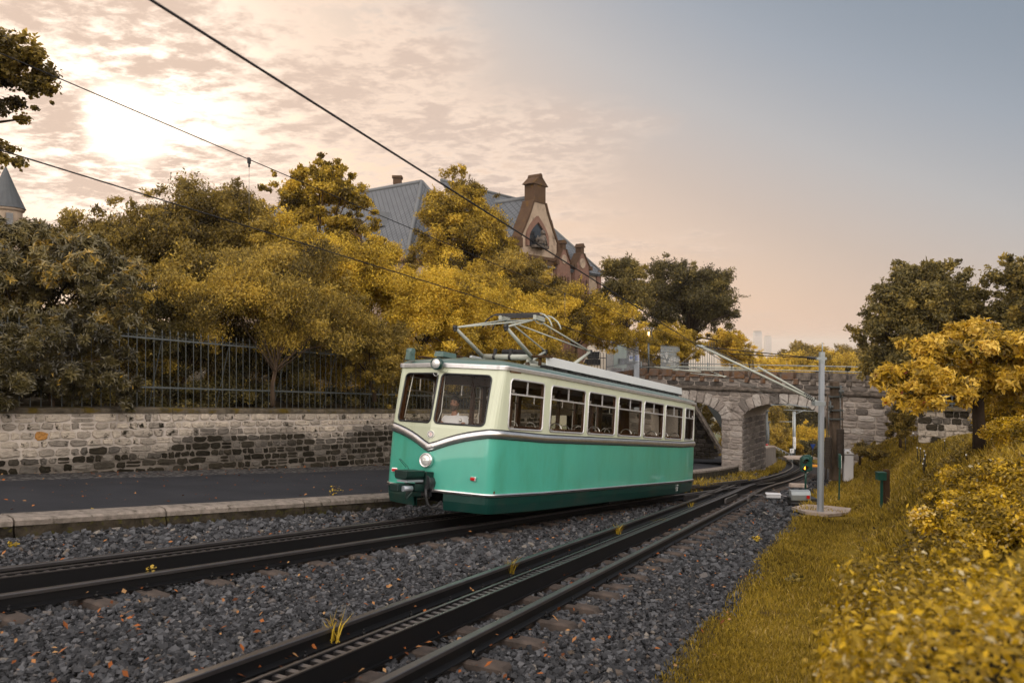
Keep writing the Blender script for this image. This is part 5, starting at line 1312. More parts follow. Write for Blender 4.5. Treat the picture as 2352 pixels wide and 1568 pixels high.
mb.build('resistor_grid', M['blacksteel'], car)
mb = TB()
L = []
for u in (1.95, 5.8, 9.65): L.append([(u, .93, 2.265), (u, .86, 2.47), (u, .80, 2.47), (u, .85, 2.26)])
mb.loft(L); mb.build('roof_side_board', M['panelgrey'], car, bevel=.006)
# pantograph
pan = TB(); pan.tube([(1.97, .55, 2.45), (1.97, -.56, 2.45)], .055, 12); pan.tube([(3.6, .55, 2.45), (3.6, -.56, 2.45)], .05, 12)
for v in (-.5, .5): pan.bar((1.9, v, 2.38), (3.7, v, 2.38), .05, .05)
pg = pan.build('pantograph', M['tubegrey'], car)
KF, KB = (.97, 2.885), (4.48, 2.86); HD = (2.42, 3.24)
def arm(a, b, r0, r1, nm='lower_arm'):
    m = TB(); m.tube([a, b], [r0, r1], 10); m.build(nm, M['tubegrey'], pg)
for v in (-.56, .56):
    arm((1.97, v, 2.45), (KF[0], v, KF[1]), .042, .028); arm((3.6, v, 2.45), (KB[0], v, KB[1]), .04, .026)
    for K in (KF, KB):
        arm((K[0], v, K[1]), (HD[0] + (.05 if K is KB else -.05), v * .62, HD[1]), .018, .016, 'upper_arm')
    m = TB(); 
    for K in (KF, KB): m.tube([(K[0], v - .03, K[1]), (K[0], v + .03, K[1])], .045, 10); m.ball((K[0], v, K[1] - .05), .035, 8, 6)
    m.build('knee_joint', M['blacksteel'], pg)
arm((KF[0], .56, KF[1]), (HD[0], -.34, HD[1]), .015, .015, 'cross_brace'); arm((KB[0], -.56, KB[1]), (HD[0], .34, HD[1]), .015, .015, 'cross_brace')
arm((HD[0], .36, HD[1]), (HD[0], -.36, HD[1]), .017, .017, 'head_tube')
m = TB(); m.tube([(2.15, .2, 2.56), (2.15, -.35 + 0, 2.56)], .05, 12)
for v in np.arange(-.33, .2, .022): m.tube([(2.15, v, 2.56), (2.15, v + .011, 2.56)], .062, 12, smooth=False)
m.build('spring', M['blacksteel'], pg)
for du in (-.16, .16):
    m = TB(); hz_ = 3.335
    m.bar((HD[0] + du, .50, hz_), (HD[0] + du, -.50, hz_), .035, .05); o = m.build('contact_strip', M['blacksteel'], pg)
    for sg in (-1, 1):
        m = TB(); m.tube([(HD[0] + du, sg * .50, hz_ + .01), (HD[0] + du, sg * .60, hz_ - .02), (HD[0] + du * 1.1, sg * .72, hz_ - .11), (HD[0] + du * 1.15, sg * .78, hz_ - .20), (HD[0] + du * 1.15, sg * .80, hz_ - .26)], .016, 8); m.build('horn', M['blacksteel'] if sg > 0 else M['tubegrey'], o)
for v in (-.40, .40):
    m = TB(); m.box((HD[0], v, 3.27), (.36, .07, .09)); m.tube([(HD[0] - .2, v, 3.25), (HD[0] - .1, v, 3.17), (HD[0] + .1, v, 3.17), (HD[0] + .2, v, 3.25)], .010, 6); m.build('strip_carrier', M['tubegrey'], pg)
m = TB()
for v in (-.45, .45):
    for u in (2.0, 3.6): m.lathe([(.03, 0), (.055, .01), (.035, .03), (.055, .045), (.03, .06), (.03, .09)], 12, Matrix.Translation((u, v, 2.29)))
m.build('insulator', M['mastconc'], pg)
m = TB(); m.box((1.97, -.75, 2.46), (.16, .42, .025)); [m.box((1.97, -.94 + .07 * j, 2.475), (.17, .04, .02)) for j in range(6)]; m.tube([(2.0, -.72, 2.3), (2.0, -.72, 2.45)], .035, 8); m.build('roof_cable_tray', M['dkwood'], car)
# axle strap pieces on the front tube
m = TB()
for v in (.28, -.08): m.tube([(1.97, v + .025, 2.45), (1.97, v - .025, 2.45)], .068, 10); m.box((1.97, v, 2.54), (.05, .05, .14))
m.build('tube_clamp', M['blacksteel'], pg)
# small white figures low on the side near the tail
def text3(body, size, Mx, mt, name, parent, ext=.001):
    c = bpy.data.curves.new(name, 'FONT'); c.body = body; c.size = size; c.extrude = ext; c.space_line = 1.0
    tmp = bpy.data.objects.new(name, c); COL.objects.link(tmp); bpy.context.view_layer.update()
    me = bpy.data.meshes.new_from_object(tmp); bpy.data.objects.remove(tmp); me.materials.clear(); me.materials.append(mt)
    o = bpy.data.objects.new(name, me); COL.objects.link(o)
    o.parent = parent; o.matrix_parent_inverse = Matrix.Identity(4); o.matrix_local = Mx; return o
tm_ = Matrix(((1, 0, 0, 8.50), (0, 0, -1, -1.238), (0, 1, 0, RB - .10), (0, 0, 0, 1)))
text3('K  150\nB  10,2\nZ  20t', .060, tm_, M['white'], 'side_lettering', car)

# ------------------------------------------------------------ the driver
drv = empty('driver', label='bearded man in a white polo shirt driving the railcar, seen through its right windscreen', cat='person', mat=TM @ Matrix.Translation((.78, .27, RB + .66)))
bpy.context.view_layer.update(); drv.name = 'person'
def skinmesh(name, nodes, edges, mt, parent, sub=2):
    me = bpy.data.meshes.new(name); me.from_pydata([n_[0] for n_ in nodes], edges, []); o = bpy.data.objects.new(name, me); COL.objects.link(o); o.parent = parent
    sk = o.modifiers.new('skin', 'SKIN'); sk.use_smooth_shade = True
    for v_, n_ in zip(me.skin_vertices[0].data, nodes): v_.radius = (n_[1], n_[2] if len(n_) > 2 else n_[1])
    me.skin_vertices[0].data[0].use_root = True
    ss_ = o.modifiers.new('sub', 'SUBSURF'); ss_.levels = sub; ss_.render_levels = sub; me.materials.append(mt); return o
# local: -x is forward, y left, z up; seat at z=0
N_ = [((0, 0, .05), .13, .15), ((-.01, 0, .25), .115, .15), ((-.02, 0, .45), .12, .165), ((-.01, 0, .58), .075, .08), ((-.015, 0, .64), .055), ((-.02, 0, .70), .052),
      ((-.01, .19, .54), .055), ((-.10, .27, .34), .044), ((-.30, .20, .27), .032), ((-.38, .16, .27), .026),
      ((-.01, -.19, .54), .055), ((-.10, -.27, .34), .044), ((-.28, -.22, .27), .032), ((-.36, -.19, .27), .026),
      ((-.18, .10, .04), .075), ((-.42, .11, .04), .062), ((-.44, .11, -.32), .045), ((-.55, .11, -.37), .035),
      ((-.18, -.10, .04), .075), ((-.42, -.11, .04), .062), ((-.44, -.11, -.32), .045), ((-.55, -.11, -.37), .035)]
E_ = [(0, 1), (1, 2), (2, 3), (3, 4), (4, 5), (2, 6), (6, 7), (7, 8), (8, 9), (2, 10), (10, 11), (11, 12), (12, 13), (0, 14), (14, 15), (15, 16), (16, 17), (0, 18), (18, 19), (19, 20), (20, 21)]
for hb_, (x, y) in ((9, (-.38, .16)), (13, (-.36, -.19))):
    sg = 1 if y > 0 else -1
    for k in range(4):
        i0 = len(N_); N_.append(((x - .07, y + (.03 - .02 * k) , .275 - .004 * k), .009)); N_.append(((x - .105 + .006 * abs(k - 1), y + (.032 - .021 * k), .262), .008)); N_.append(((x - .112 + .006 * abs(k - 1), y + (.032 - .021 * k), .238), .007)); E_ += [(hb_, i0), (i0, i0 + 1), (i0 + 1, i0 + 2)]
    i0 = len(N_); N_.append(((x - .03, y - sg * .035, .26), .010)); N_.append(((x - .065, y - sg * .042, .245), .009)); E_ += [(hb_, i0), (i0, i0 + 1)]
body = skinmesh('body', N_, E_, M['skin'], drv)
# head as rings, face towards -x
HM = Matrix.Translation((-.045, 0, .81)) @ Matrix.Rotation(R_(4), 4, 'Y') @ Matrix.Rotation(R_(8), 4, 'Z')
hm = MB(); hm.m = HM; prof = [(-.125, .035, .040, -.022), (-.11, .052, .052, -.018), (-.085, .070, .060, -.010), (-.05, .082, .068, -.004), (-.01, .090, .073, 0), (.03, .094, .076, .004), (.07, .090, .072, .008), (.10, .070, .056, .010), (.118, .038, .032, .010)]
rings = []
for z, rx, ry, cx in prof:
    r = []
    for k in range(24):
        a = 2 * math.pi * k / 24; x = cx + rx * math.cos(a); y = ry * math.sin(a)
        fr = max(0, -math.cos(a)); side = abs(math.sin(a))
        if fr > .75:
            if -.05 < z < .0 and side < .3: x -= .016 * (1 - side / .3)
            if abs(z - .03) < .02 and .15 < side < .6: x += .010
            if z < -.1: x -= .006
        r.append((x, y, z))
    rings.append(r)
hm.loft(rings, cap=True, smooth=True)
nose = [[(-.088, -.010, .02), (-.088, .010, .02), (-.094, 0, .02)], [(-.086, -.016, -.025), (-.086, .016, -.025), (-.118, 0, -.022)], [(-.082, -.014, -.036), (-.082, .014, -.036), (-.100, 0, -.038)]]; hm.loft(nose, smooth=True)
for sg in (-1, 1): hm.ball((.008, sg * .076, -.01), .030, 8, 6, (.7, .3, 1.0))
head = hm.build('head', M['skin'], drv, subsurf=1)
hr = MB(); hr.m = HM; R2 = []
for z, rx, ry, cx in [(-.045, .060, .0745, .034), (-.01, .072, .079, .026), (.03, .084, .081, .018), (.062, .094, .080, .010), (.085, .088, .070, .010), (.108, .070, .056, .010), (.124, .040, .034, .010), (.128, .008, .008, .010)]:
    R2.append([(cx + 1.07 * rx * math.cos(2 * math.pi * k / 20), 1.05 * ry * math.sin(2 * math.pi * k / 20), z + .004) for k in range(20)])
hr.loft(R2, smooth=True); hr.build('hair', M['hair'], drv)
bd_ = MB(); bd_.m = HM; R3 = []
for z, s in ((-.142, .45), (-.13, .72), (-.105, .98), (-.075, 1.03), (-.05, 1.0)):
    rx, ry, cx = np.interp(z, [p[0] for p in prof], [p[1] for p in prof]), np.interp(z, [p[0] for p in prof], [p[2] for p in prof]), np.interp(z, [p[0] for p in prof], [p[3] for p in prof])
    R3.append([(cx + (rx + .008) * s * math.cos(a), (ry + .005) * s * math.sin(a), z) for a in np.linspace(R_(95), R_(265), 14)] + [(cx, 0, z)])
bd_.loft(R3, smooth=True); bd_.box((-.100, 0, -.050), (.02, .05, .014)); bd_.build('beard', M['beard'], drv)
for sg in (-1, 1):
    ey = MB(); ey.m = HM; ey.ball((-.078, sg * .031, .008), .012, 8, 6); ey.box((-.088, sg * .032, .030), (.012, .034, .007)); ey.build('eye', M['hair'], drv)
sh = skinmesh('shirt', [((0, 0, .02), .14, .17), ((-.01, 0, .25), .135, .17), ((-.015, 0, .42), .135, .185), ((-.01, 0, .55), .09, .12), ((-.012, 0, .60), .064), ((-.01, .195, .535), .074), ((-.05, .245, .43), .068), ((-.01, -.195, .535), .074), ((-.05, -.245, .43), .068)],
              [(0, 1), (1, 2), (2, 3), (3, 4), (2, 5), (5, 6), (2, 7), (7, 8)], M['shirt'], drv)
cl = MB()
for sg in (-1, 1): cl.loft([[(-.075, sg * .012, .52), (-.10, sg * .02, .50), (-.105, sg * .06, .53), (-.08, sg * .06, .57)], [(.0, sg * .062, .645), (-.015, sg * .085, .60), (-.01, sg * .09, .61), (.01, sg * .07, .655)]])
cl.build('collar', M['shirt'], drv)
lg = MB(); lg.m = Matrix.Translation((-.150, .075, .40)) @ Vector((-1, .25, .1)).to_track_quat('Z', 'Y').to_matrix().to_4x4()
for k in range(14): an = k * math.pi / 7; lg.box((.022 * math.cos(an), .022 * math.sin(an), .006), (.006, .006, .002), rz=an)
lg.tube([(.010, .009, .008), (0, .013, .008), (-.008, .006, .008), (.008, -.006, .008), (0, -.013, .008), (-.010, -.009, .008)], .0022, 4); lg.build('shirt_emblem', M['red'], drv)
# ============================================================ overhead line
def wire(name, pts, r, label, mt='wire', sag=0):
    mb = MB(); mb.tube(pts, r, 6); return tag(mb.build(name, M[mt]), label, 'overhead wire')
def above(path, i, h): p = path[0][i]; return Vector((p[0], p[1], P(*p) + h))
def idx_y(path, y): return int(np.argmin(np.abs(path[0][:, 1] - y)))
i0 = idx_y(RPATH, 1.0)
wire('contact_wire', [above(RPATH, i, 3.80) + Vector((max(0, 19.6 - RPATH[0][i][1]) / 22.6 * .165, 0, 0)) for i in (idx_y(RPATH, -3), idx_y(RPATH, 19.6), idx_y(RPATH, 28), idx_y(RPATH, 37), idx_y(RPATH, 44), idx_y(RPATH, 60))][:3] + [above(RPATH, idx_y(RPATH, 37), 3.42), above(RPATH, idx_y(RPATH, 60), 3.6)], .0085, 'thick dark wire crossing the sky from the top edge to the bracket arm')
wire('contact_wire', [above(LPATH, idx_y(LPATH, -6), 4.0), above(LPATH, idx_y(LPATH, 7), 4.0), above(LPATH, idx_y(LPATH, 13.6), 3.985), above(LPATH, idx_y(LPATH, 20), 3.85), above(LPATH, idx_y(LPATH, 29), 3.75), above(RPATH, idx_y(RPATH, 37), 3.45)], .0085, 'lower dark wire that rests on the pantograph head of the railcar')
m0 = above(LPATH, idx_y(LPATH, -6), 4.95); m1 = above(LPATH, idx_y(LPATH, 7), 4.9)
ms_ = [m0, m1, above(LPATH, idx_y(LPATH, 11.2), 4.78), above(LPATH, idx_y(LPATH, 16), 4.68), above(LPATH, idx_y(LPATH, 22), 4.6), above(LPATH, idx_y(LPATH, 30), 4.7)]
wire('messenger_wire', ms_, .0065, 'thinner wire between the two others, carrying the little droppers')
wire('messenger_wire', [above(RPATH, idx_y(RPATH, 19.4), 4.25), above(RPATH, idx_y(RPATH, 27), 4.05), above(RPATH, idx_y(RPATH, 36), 4.0)], .006, 'thin wire running from the bracket arm tip over the stone bridge')
for px_, t_ in ((565, 'short hanging wire with a clamp on the middle wire, against the sky'), (1300, 'thin hanging wire with a small insulator above the tail of the railcar')):
    best = min(range(len(LPATH[0])), key=lambda i: abs(1176 + F_ * LPATH[0][i][0] / max(.1, LPATH[0][i][1]) - px_) + (1e4 if LPATH[0][i][1] < 1 else 0))
    p = LPATH[0][best]; top = P(*p) + float(np.interp(p[1], [q.y for q in ms_], [q.z - P(q.x, q.y) for q in ms_])); bot = P(*p) + 4.0
    r = empty('dropper', (p[0], p[1], bot), t_, 'dropper wire')
    mb = MB(); mb.tube([(p[0], p[1], top), (p[0], p[1], bot)], .003, 5); mb.build('thin_wire', M['copper'], r, world=True)
    mb = MB(); mb.box((p[0], p[1], top - .02), (.03, .05, .07)); mb.tube([(p[0], p[1], top - .05), (p[0], p[1], top - .10)], .012, 6); mb.build('clamp', M['wire'], r, world=True)

# ------------------------------------------------------------ steel mast with bracket arm
mp = gp(1884, 1177, -.06); mast = empty('catenary_mast', mp, 'tall grey galvanised pole with a long bracket arm, standing on a pale concrete pad', 'mast')
mb = MB(); mb.tube([mp + Vector((0, 0, -.1)), mp + Vector((.04, 0, 4.02))], [.086, .074], 8, smooth=False); mb.build('pole', M['galv'], mast, world=True)
mb = MB(); mb.tube([mp + Vector((.04, 0, 3.75)), mp + Vector((.04, 0, 4.04))], .079, 8, smooth=False); mb.tube([mp + Vector((.05, 0, 4.0)), mp + Vector((.05, 0, 4.28))], .014, 6); mb.tube([mp + Vector((.06, 0, 4.0)), mp + Vector((.06, 0, 4.2))], .010, 6); mb.build('pole_cap', M['galvl'], mast, world=True)
A0 = px2(1876, 922, 18.25); A1 = px2(1612, 796, 19.4)
def tub(a, b, r, nm, mt='tubegrey'): m = MB(); m.tube([a, b], r, 8); return m.build(nm, M[mt], mast, world=True)
arm_ = tub(A0, A1, .030, 'bracket_arm'); tub(px2(1870, 916, 18.3), px2(1740, 842, 18.8), .026, 'bracket_arm')
tub(px2(1880, 823, 18.2), A1, .012, 'tie_rod', 'wire'); tub(px2(1880, 823, 18.2), px2(1672, 812, 19.2), .010, 'tie_rod', 'wire')
for a, b in ((A0, A1), (px2(1870, 916, 18.3), px2(1740, 842, 18.8)), (px2(1880, 823, 18.2), A1), (px2(1880, 823.5, 18.2), px2(1672, 813, 19.2))):
    d = (b - a).normalized(); m = MB(); pr = []
    for k in range(5): pr += [(.022, .05 + k * .045), (.05, .065 + k * .045), (.022, .085 + k * .045)]
    m.lathe(pr, 12, Matrix.Translation(a) @ d.to_track_quat('Z', 'Y').to_matrix().to_4x4()); m.build('insulator', M['blacksteel'], mast, world=True)
for q_, d_ in ((px2(1880, 926, 18.22), (.26, .22, .10)), (px2(1884, 823, 18.22), (.24, .20, .06))): m = MB(); m.box(q_, d_); m.build('bracket_clamp', M['galvl'], mast, world=True)
m = MB(); m.ball(A1, .05, 8, 6); m.tube([A1 + Vector((-.14, .02, .03)), A1 + Vector((.12, 0, -.02))], .03, 8); m.build('arm_tip', M['galvl'], mast, world=True)
for (a, b) in (((1545, 850), (1742, 850)), ((1503, 842), (1610, 854)), ((1586, 857), (1668, 864)), ((1540, 841), (1740, 845)), ((1630, 851), (1665, 866))):
    tub(px2(*a, 19.8), px2(*b, 19.0), .013, 'registration_arm')
for pts in (((1722, 850, 19), (1720, 832, 19), (1729, 829, 19), (1730, 845, 19), (1722, 868, 19), (1717, 879, 19)), ((1630, 858, 19.2), (1645, 852, 19.2), (1660, 851, 19.2), (1662, 862, 19.2))):
    m = MB(); m.tube([px2(*q) for q in pts], .012, 6); m.build('jumper_cable', M['wire'], mast, world=True)
for a, b in (((1612, 796), (1545, 850)), ((1625, 798), (1735, 845)), ((1665, 866), (1790, 905)), ((1540, 845), (1705, 882)), ((1705, 882), (1800, 925))):
    m = MB(); m.tube([px2(*a, 19.5), px2(*b, 19.3)], .006, 5); m.build('stay_wire', M['copper'], mast, world=True)
mb = MB(); 
pad = [(1818, 1170), (1850, 1163), (1900, 1166), (1955, 1172), (1950, 1182), (1900, 1187), (1850, 1181)]
mb.prism([gp(*q, -.10) for q in pad], (0, 0, .07)); tag(mb.build('concrete_pad', M['paleconc']), 'irregular pale concrete pad in the grass under the steel pole', 'concrete pad')

# ------------------------------------------------------------ concrete tensioning mast with wheels and stacked weights
cmb = px2(1918, 1101, 32); Yc = cmb.y; tm_r = empty('tensioning_mast', cmb, 'brown concrete mast by the bridge with pulley wheels and two hanging weight stacks', 'mast')
def cpx(px, py, dy=0): return px2(px, py, Yc + dy)
mb = MB(); a = cpx(1918, 1102); b = cpx(1916.5, 876); mb.loft([[a + Vector((x * .19, y * .18, 0)) for x, y in ((-1, -1), (1, -1), (1, 1), (-1, 1))], [b + Vector((x * .15, y * .15, 0)) for x, y in ((-1, -1), (1, -1), (1, 1), (-1, 1))]]); mb.build('mast_shaft', M['mastconc'], tm_r, world=True, bevel=.02)
mb = MB(); mb.tube([cpx(1897, 1100, -.2), cpx(1901, 905, -.2)], .03, 6); mb.tube([cpx(1936, 1100, -.2), cpx(1934, 905, -.2)], .03, 6); mb.build('guide_rod', M['mastconc'], tm_r, world=True)
for y_ in (888, 910, 941, 961): mb = MB(); mb.box(cpx(1917, y_, -.05), (.55, .45, .06)); mb.build('mast_clamp', M['fence'], tm_r, world=True)
for x_, y_ in ((1931, 899), (1907, 934)):
    c = cpx(x_, y_, -.35); mb = MB(); dirn = Vector((.86, -.5, 0)).normalized(); nrm_ = Vector((.5, .86, 0))
    mb.m = Matrix.Translation(c) @ Vector((.9, -.35, 0)).to_track_quat('Z', 'Y').to_matrix().to_4x4()
    rr = .24; mb.tube([(rr * math.cos(q), rr * math.sin(q), 0) for q in np.linspace(0, 2 * math.pi, 25)], .035, 6, cap=False); mb.tube([(0, 0, -.08), (0, 0, .12)], .07, 10)
    for k in range(6): q = k * math.pi / 3; mb.tube([(0, 0, 0), (rr * math.cos(q), rr * math.sin(q), 0)], .02, 5)
    mb.build('pulley_wheel', M['fence'], tm_r, world=True)
for x_, y0, y1 in ((1910 - 7.5, 1004, 1074), (1930, 985, 1057)):
    mb = MB(); yy = y0; a = cpx(x_, y0, -.45); bq = cpx(x_, y1, -.45); n_ = 13; h = (a.z - bq.z) / n_
    for k in range(n_):
        z = a.z - h * (k + .5); mb.tube([(a.x, a.y, z - h * .46), (a.x, a.y, z + h * .46)], .145, 14, smooth=False)
        mb.box((a.x + (.0 if k % 2 else .02), a.y - .13, z), (.03, .06, h * .9))
    mb.build('weight_stack', M['weight'], tm_r, world=True)
    mb = MB(); mb.tube([(a.x, a.y, a.z), (a.x, a.y, cpx(x_, 905).z if x_ > 1920 else cpx(x_, 940).z)], .018, 5); mb.build('hanging_rod', M['fence'], tm_r, world=True)

# ------------------------------------------------------------ white cabinet, posts, signal, boxes
cb = gp(1947, 1113, -.05); r = empty('equipment_cabinet', cb, 'narrow white equipment cabinet on a grey plinth at the foot of the bank', 'cabinet')
Wc = 20 / F_ * cb.y; Hc = 72 / F_ * cb.y
mb = MB(); mb.box(cb + Vector((0, 0, Hc * .05)), (Wc * .9, .4, Hc * .22), R_(-12)); mb.build('plinth', M['concrete'], r, world=True)
mb = MB(); mb.box(cb + Vector((0, 0, Hc * .58)), (Wc, .45, Hc * .88), R_(-12)); mb.build('cabinet_body', M['cabinet'], r, world=True, bevel=.02)
mb = MB(); mb.box(cb + Vector((0, 0, Hc * 1.02 + .06)), (Wc * 1.08, .52, .16), R_(-12), taper=.86); mb.build('cabinet_lid', M['cabinet'], r, world=True, bevel=.02)
mb = MB(); mb.box(cb + Vector((0, 0, Hc * .96 + .02)), (Wc * 1.03, .47, .02), R_(-12)); mb.build('lid_joint', M['concrete'], r, world=True)
sp0 = gp(1927, 1147, -.05); r = empty('thin_sign_post', sp0, 'thin green post with a small green plate seen edge-on, left of the white cabinet', 'sign post')
mb = MB(); mb.bar(sp0, sp0 + Vector((.03, 0, 1.42)), .035, .035); mb.build('post', M['siggreen'], r, world=True)
mb = MB(); mb.box(sp0 + Vector((.03, .02, 1.20)), (.05, .30, .42), R_(-15)); mb.build('plate', M['siggreen'], r, world=True)
mb = MB(); mb.box(sp0 + Vector((.058, .0, 1.20)), (.008, .27, .38), R_(-15)); mb.build('plate_face', M['white'], r, world=True)
Yb = 17.8; b0 = px2(2024, 1152, Yb); r = empty('green_box_on_post', b0, 'small dark green box on a thin post beside a brown wooden stake', 'control box')
mb = MB(); mb.bar(b0 + Vector((0, 0, -.3)), px2(2025, 1100, Yb), .05, .05); mb.build('post', M['siggreen'], r, world=True)
mb = MB(); mb.box(px2(2023.5, 1093, Yb - .02), (.19, .16, .17)); mb.box(px2(2023.5, 1084.5, Yb - .02), (.21, .18, .025)); mb.build('box', M['siggreen'], r, world=True)
r = empty('wooden_stake', px2(2036, 1150, Yb + .1), 'brown square wooden stake standing just right of the small green box', 'stake')
mb = MB(); a = px2(2036, 1155, Yb + .1); mb.bar(a, px2(2036, 1078, Yb + .1), .115, .11); mb.build('stake_wood', M['dkwood'], r, world=True)
sg0 = gp(1850, 1132, -.08); Ys = sg0.y; r = empty('track_signal', sg0, 'green two lamp track signal showing an orange bar, left of the steel pole', 'signal')
def spx(px, py, dy=0): return px2(px, py, Ys + dy)
mb = MB(); mb.tube([sg0 + Vector((0, 0, -.1)), spx(1850.5, 1072)], .035, 8); mb.build('signal_post', M['siggreen'], r, world=True)
s_ = Ys / F_
for (cx, cy, dy, w, h) in ((1854, 1063, .35, 19, 33), (1848.5, 1066, 0, 17.5, 31)):
    mb = MB(); mb.box(spx(cx, cy, dy), (w * s_, .22, h * s_)); hd_ = mb.build('signal_head', M['siggreen'], r, world=True, bevel=.015)
    mb = MB(); mb.box(spx(cx, cy - h / 2 - .8, dy), (w * s_ * .7, .18, 2 * s_)); mb.build('head_cap', M['siggreen'], hd_, world=True)
    if dy == 0:
        for yy in (1058, 1074):
            mb = MB(); c = spx(cx, yy, -.12)
            for k, q in enumerate(np.linspace(R_(-10), R_(190), 12)):
                pass
            L = [[c + Vector((math.cos(q) * 7.0 * s_, d_, math.sin(q) * 7.0 * s_)) for q in np.linspace(R_(-5), R_(185), 12)] + [c + Vector((math.cos(q) * 6.3 * s_, d_, math.sin(q) * 6.3 * s_)) for q in np.linspace(R_(185), R_(-5), 12)] for d_ in (0, -.17)]
            mb.loft(L); mb.build('visor', M['siggreen'], hd_, world=True)
            mb = MB(); mb.tube([c + Vector((0, .02, 0)), c + Vector((0, -.01, 0))], 6.2 * s_, 18); mb.build('signal_lens', M['darkglass'], hd_, world=True)
        mb = MB(); mb.box(spx(cx, 1073.5, -.15), (2.4 * s_, .02, 8 * s_)); mb.build('lit_bar', mat('lit_orange', (.9, .3, .02), emis=((1.0, .30, .02), 5.0), scale=0, amt=0), hd_, world=True)
bx = gp(1837, 1150, -.05); r = empty('point_machine', bx, 'grey galvanised point machine box with a small red badge, in front of the signal', 'point machine')
s_ = bx.y / F_
mb = MB(); L = []
for x in (-22, 22): L.append([bx + Vector((x * s_ + d[0] * .2, d[0], d[1])) for d in ((-.22, .06), (-.24, .22), (-.16, .31), (.14, .31), (.22, .22), (.2, .06))])
mb.loft(L); mb.build('housing', M['galvl'], r, world=True, bevel=.01)
mb = MB(); mb.box(bx + Vector((-.12, 0, .02)), (.36, .4, .2)); mb.box(bx + Vector((.3, 0, .02)), (.3, .4, .16)); mb.build('feet', M['blacksteel'], r, world=True)
mb = MB(); mb.box(bx + Vector((11 * s_, -.27, .17)), (.09, .015, .09)); mb.build('red_badge', M['red'], r, world=True)
mb = MB(); mb.tube([bx + Vector((-.9, .1, .05)), bx + Vector((-.3, .05, .06))], .02, 6); mb.tube([bx + Vector((-.4, -.3, 0)), bx + Vector((.1, -.35, -.02)), bx + Vector((.5, -.2, .0))], .02, 6); mb.build('linkage_rod', M['blacksteel'], r, world=True)
wb = gp(1776, 1144, -.10); r = empty('white_switch_box', wb, 'low long white box lying in the ballast left of the point machine', 'switch box')
mb = MB(); mb.box(wb + Vector((0, 0, .08)), (.42, .26, .10), R_(-14)); mb.build('box_body', M['cabinet'], r, world=True, bevel=.02)
mb = MB(); mb.box(wb + Vector((0, 0, .14)), (.45, .28, .025), R_(-14)); mb.build('box_lid', M['cabinet'], r, world=True, bevel=.01)
mb = MB(); mb.tube([wb + Vector((-.2, .02, .1)), wb + Vector((-1.0, .25, .05))], .02, 6); mb.tube([wb + Vector((.2, -.02, .1)), wb + Vector((.55, -.1, .03))], .03, 6); mb.build('operating_rod', M['rail'], r, world=True)
cbk = gp(1833, 1120, -.08); mb = MB(); mb.box(cbk + Vector((0, 0, .1)), (.66, .25, .13), R_(-5), taper=.92); tag(mb.build('cable_trough_cover', M['paleconc'], bevel=.02), 'pale concrete cable trough cover in the grass behind the point machine', 'concrete cover')
ob = gp(1873, 1069, 0); mb = MB(); mb.box(ob, (.95, .25, .12)); tag(mb.build('orange_marker', mat('orange_paint', (.70, .30, .02), .5, 0, scale=0, amt=0)), 'flat orange marker board on the ground right of the signal', 'marker')

# ------------------------------------------------------------ things beyond the arch
def lamp_post(px, pyt, pyb, Y, label):
    b = px2(px, pyb, Y); t = px2(px, pyt, Y); r = empty('street_lamp', b, label, 'street lamp', 'flat headed lamps beyond the arch')
    mb = MB(); mb.tube([b + Vector((0, 0, -.3)), t], .09, 8); mb.build('lamp_pole', M['fence'], r, world=True)
    mb = MB(); mb.box(t + Vector((-.42, 0, .02)), (1.1, .3, .10)); mb.build('lamp_head', M['fence'], r, world=True)
    mb = MB(); z = b.z + (t.z - b.z) * .27; mb.tube([(b.x, b.y, z), (b.x, b.y, z + .12)], .095, 8); mb.build('red_band', M['red'], r, world=True)
lamp_post(1761, 944, 1052, 50, 'nearer and taller flat headed lamp post beyond the right arch'); lamp_post(1764.5, 969, 1046, 58, 'farther and shorter flat headed lamp post beyond the right arch')
fm = px2(1824, 1048, 62); r = empty('far_mast', fm, 'white lettered pole beyond the arch carrying a thin cross arm', 'mast')
s_ = 62 / F_
mb = MB(); mb.tube([fm + Vector((0, 0, -.4)), px2(1824, 945, 62)], .13, 8); mb.build('pole', M['galvl'], r, world=True)
mb = MB(); mb.tube([px2(1790, 968, 62), px2(1826, 968, 62)], .03, 6); mb.tube([px2(1800, 941, 62), px2(1872, 944, 62)], .03, 6); mb.tube([px2(1826, 950, 62), px2(1850, 941, 62)], .03, 6); mb.build('cross_arm', M['galvl'], r, world=True)
mb = MB(); mb.box(px2(1824.5, 1017, 61.8), (6 * s_, .1, 27 * s_)); nb = mb.build('lettered_board', M['white'], r, world=True)
for k, ch in enumerate('REMTJ'):
    q = px2(1824.5, 1009 + k * 4.6, 61.7); text3(ch, .17, Matrix(((1, 0, 0, q.x - .06), (0, 0, -1, q.y), (0, 1, 0, q.z - .0), (0, 0, 0, 1))), M['blacksteel'], 'letter', nb)
pq = px2(1819, 1035, 61); r = empty('small_sign', pq + Vector((0, 0, -.6)), 'small square white sign with a dark P at the foot of the lettered pole', 'sign')
mb = MB(); mb.box(pq, (9 * s_, .05, 10 * s_)); pb = mb.build('sign_plate', M['white'], r, world=True); mb = MB(); mb.tube([pq + Vector((0, .05, -.7)), pq + Vector((0, .05, 0))], .03, 6); mb.build('sign_post', M['galv'], r, world=True)
text3('P', .26, Matrix(((1, 0, 0, pq.x - .09), (0, 0, -1, pq.y - .03), (0, 1, 0, pq.z - .09), (0, 0, 0, 1))), M['blacksteel'], 'letter', pb)
tq = px2(1867, 1024, 40); r = empty('triangular_sign', tq + Vector((0, 0, -1)), 'small triangular sign on a thin post beyond the signal', 'sign')
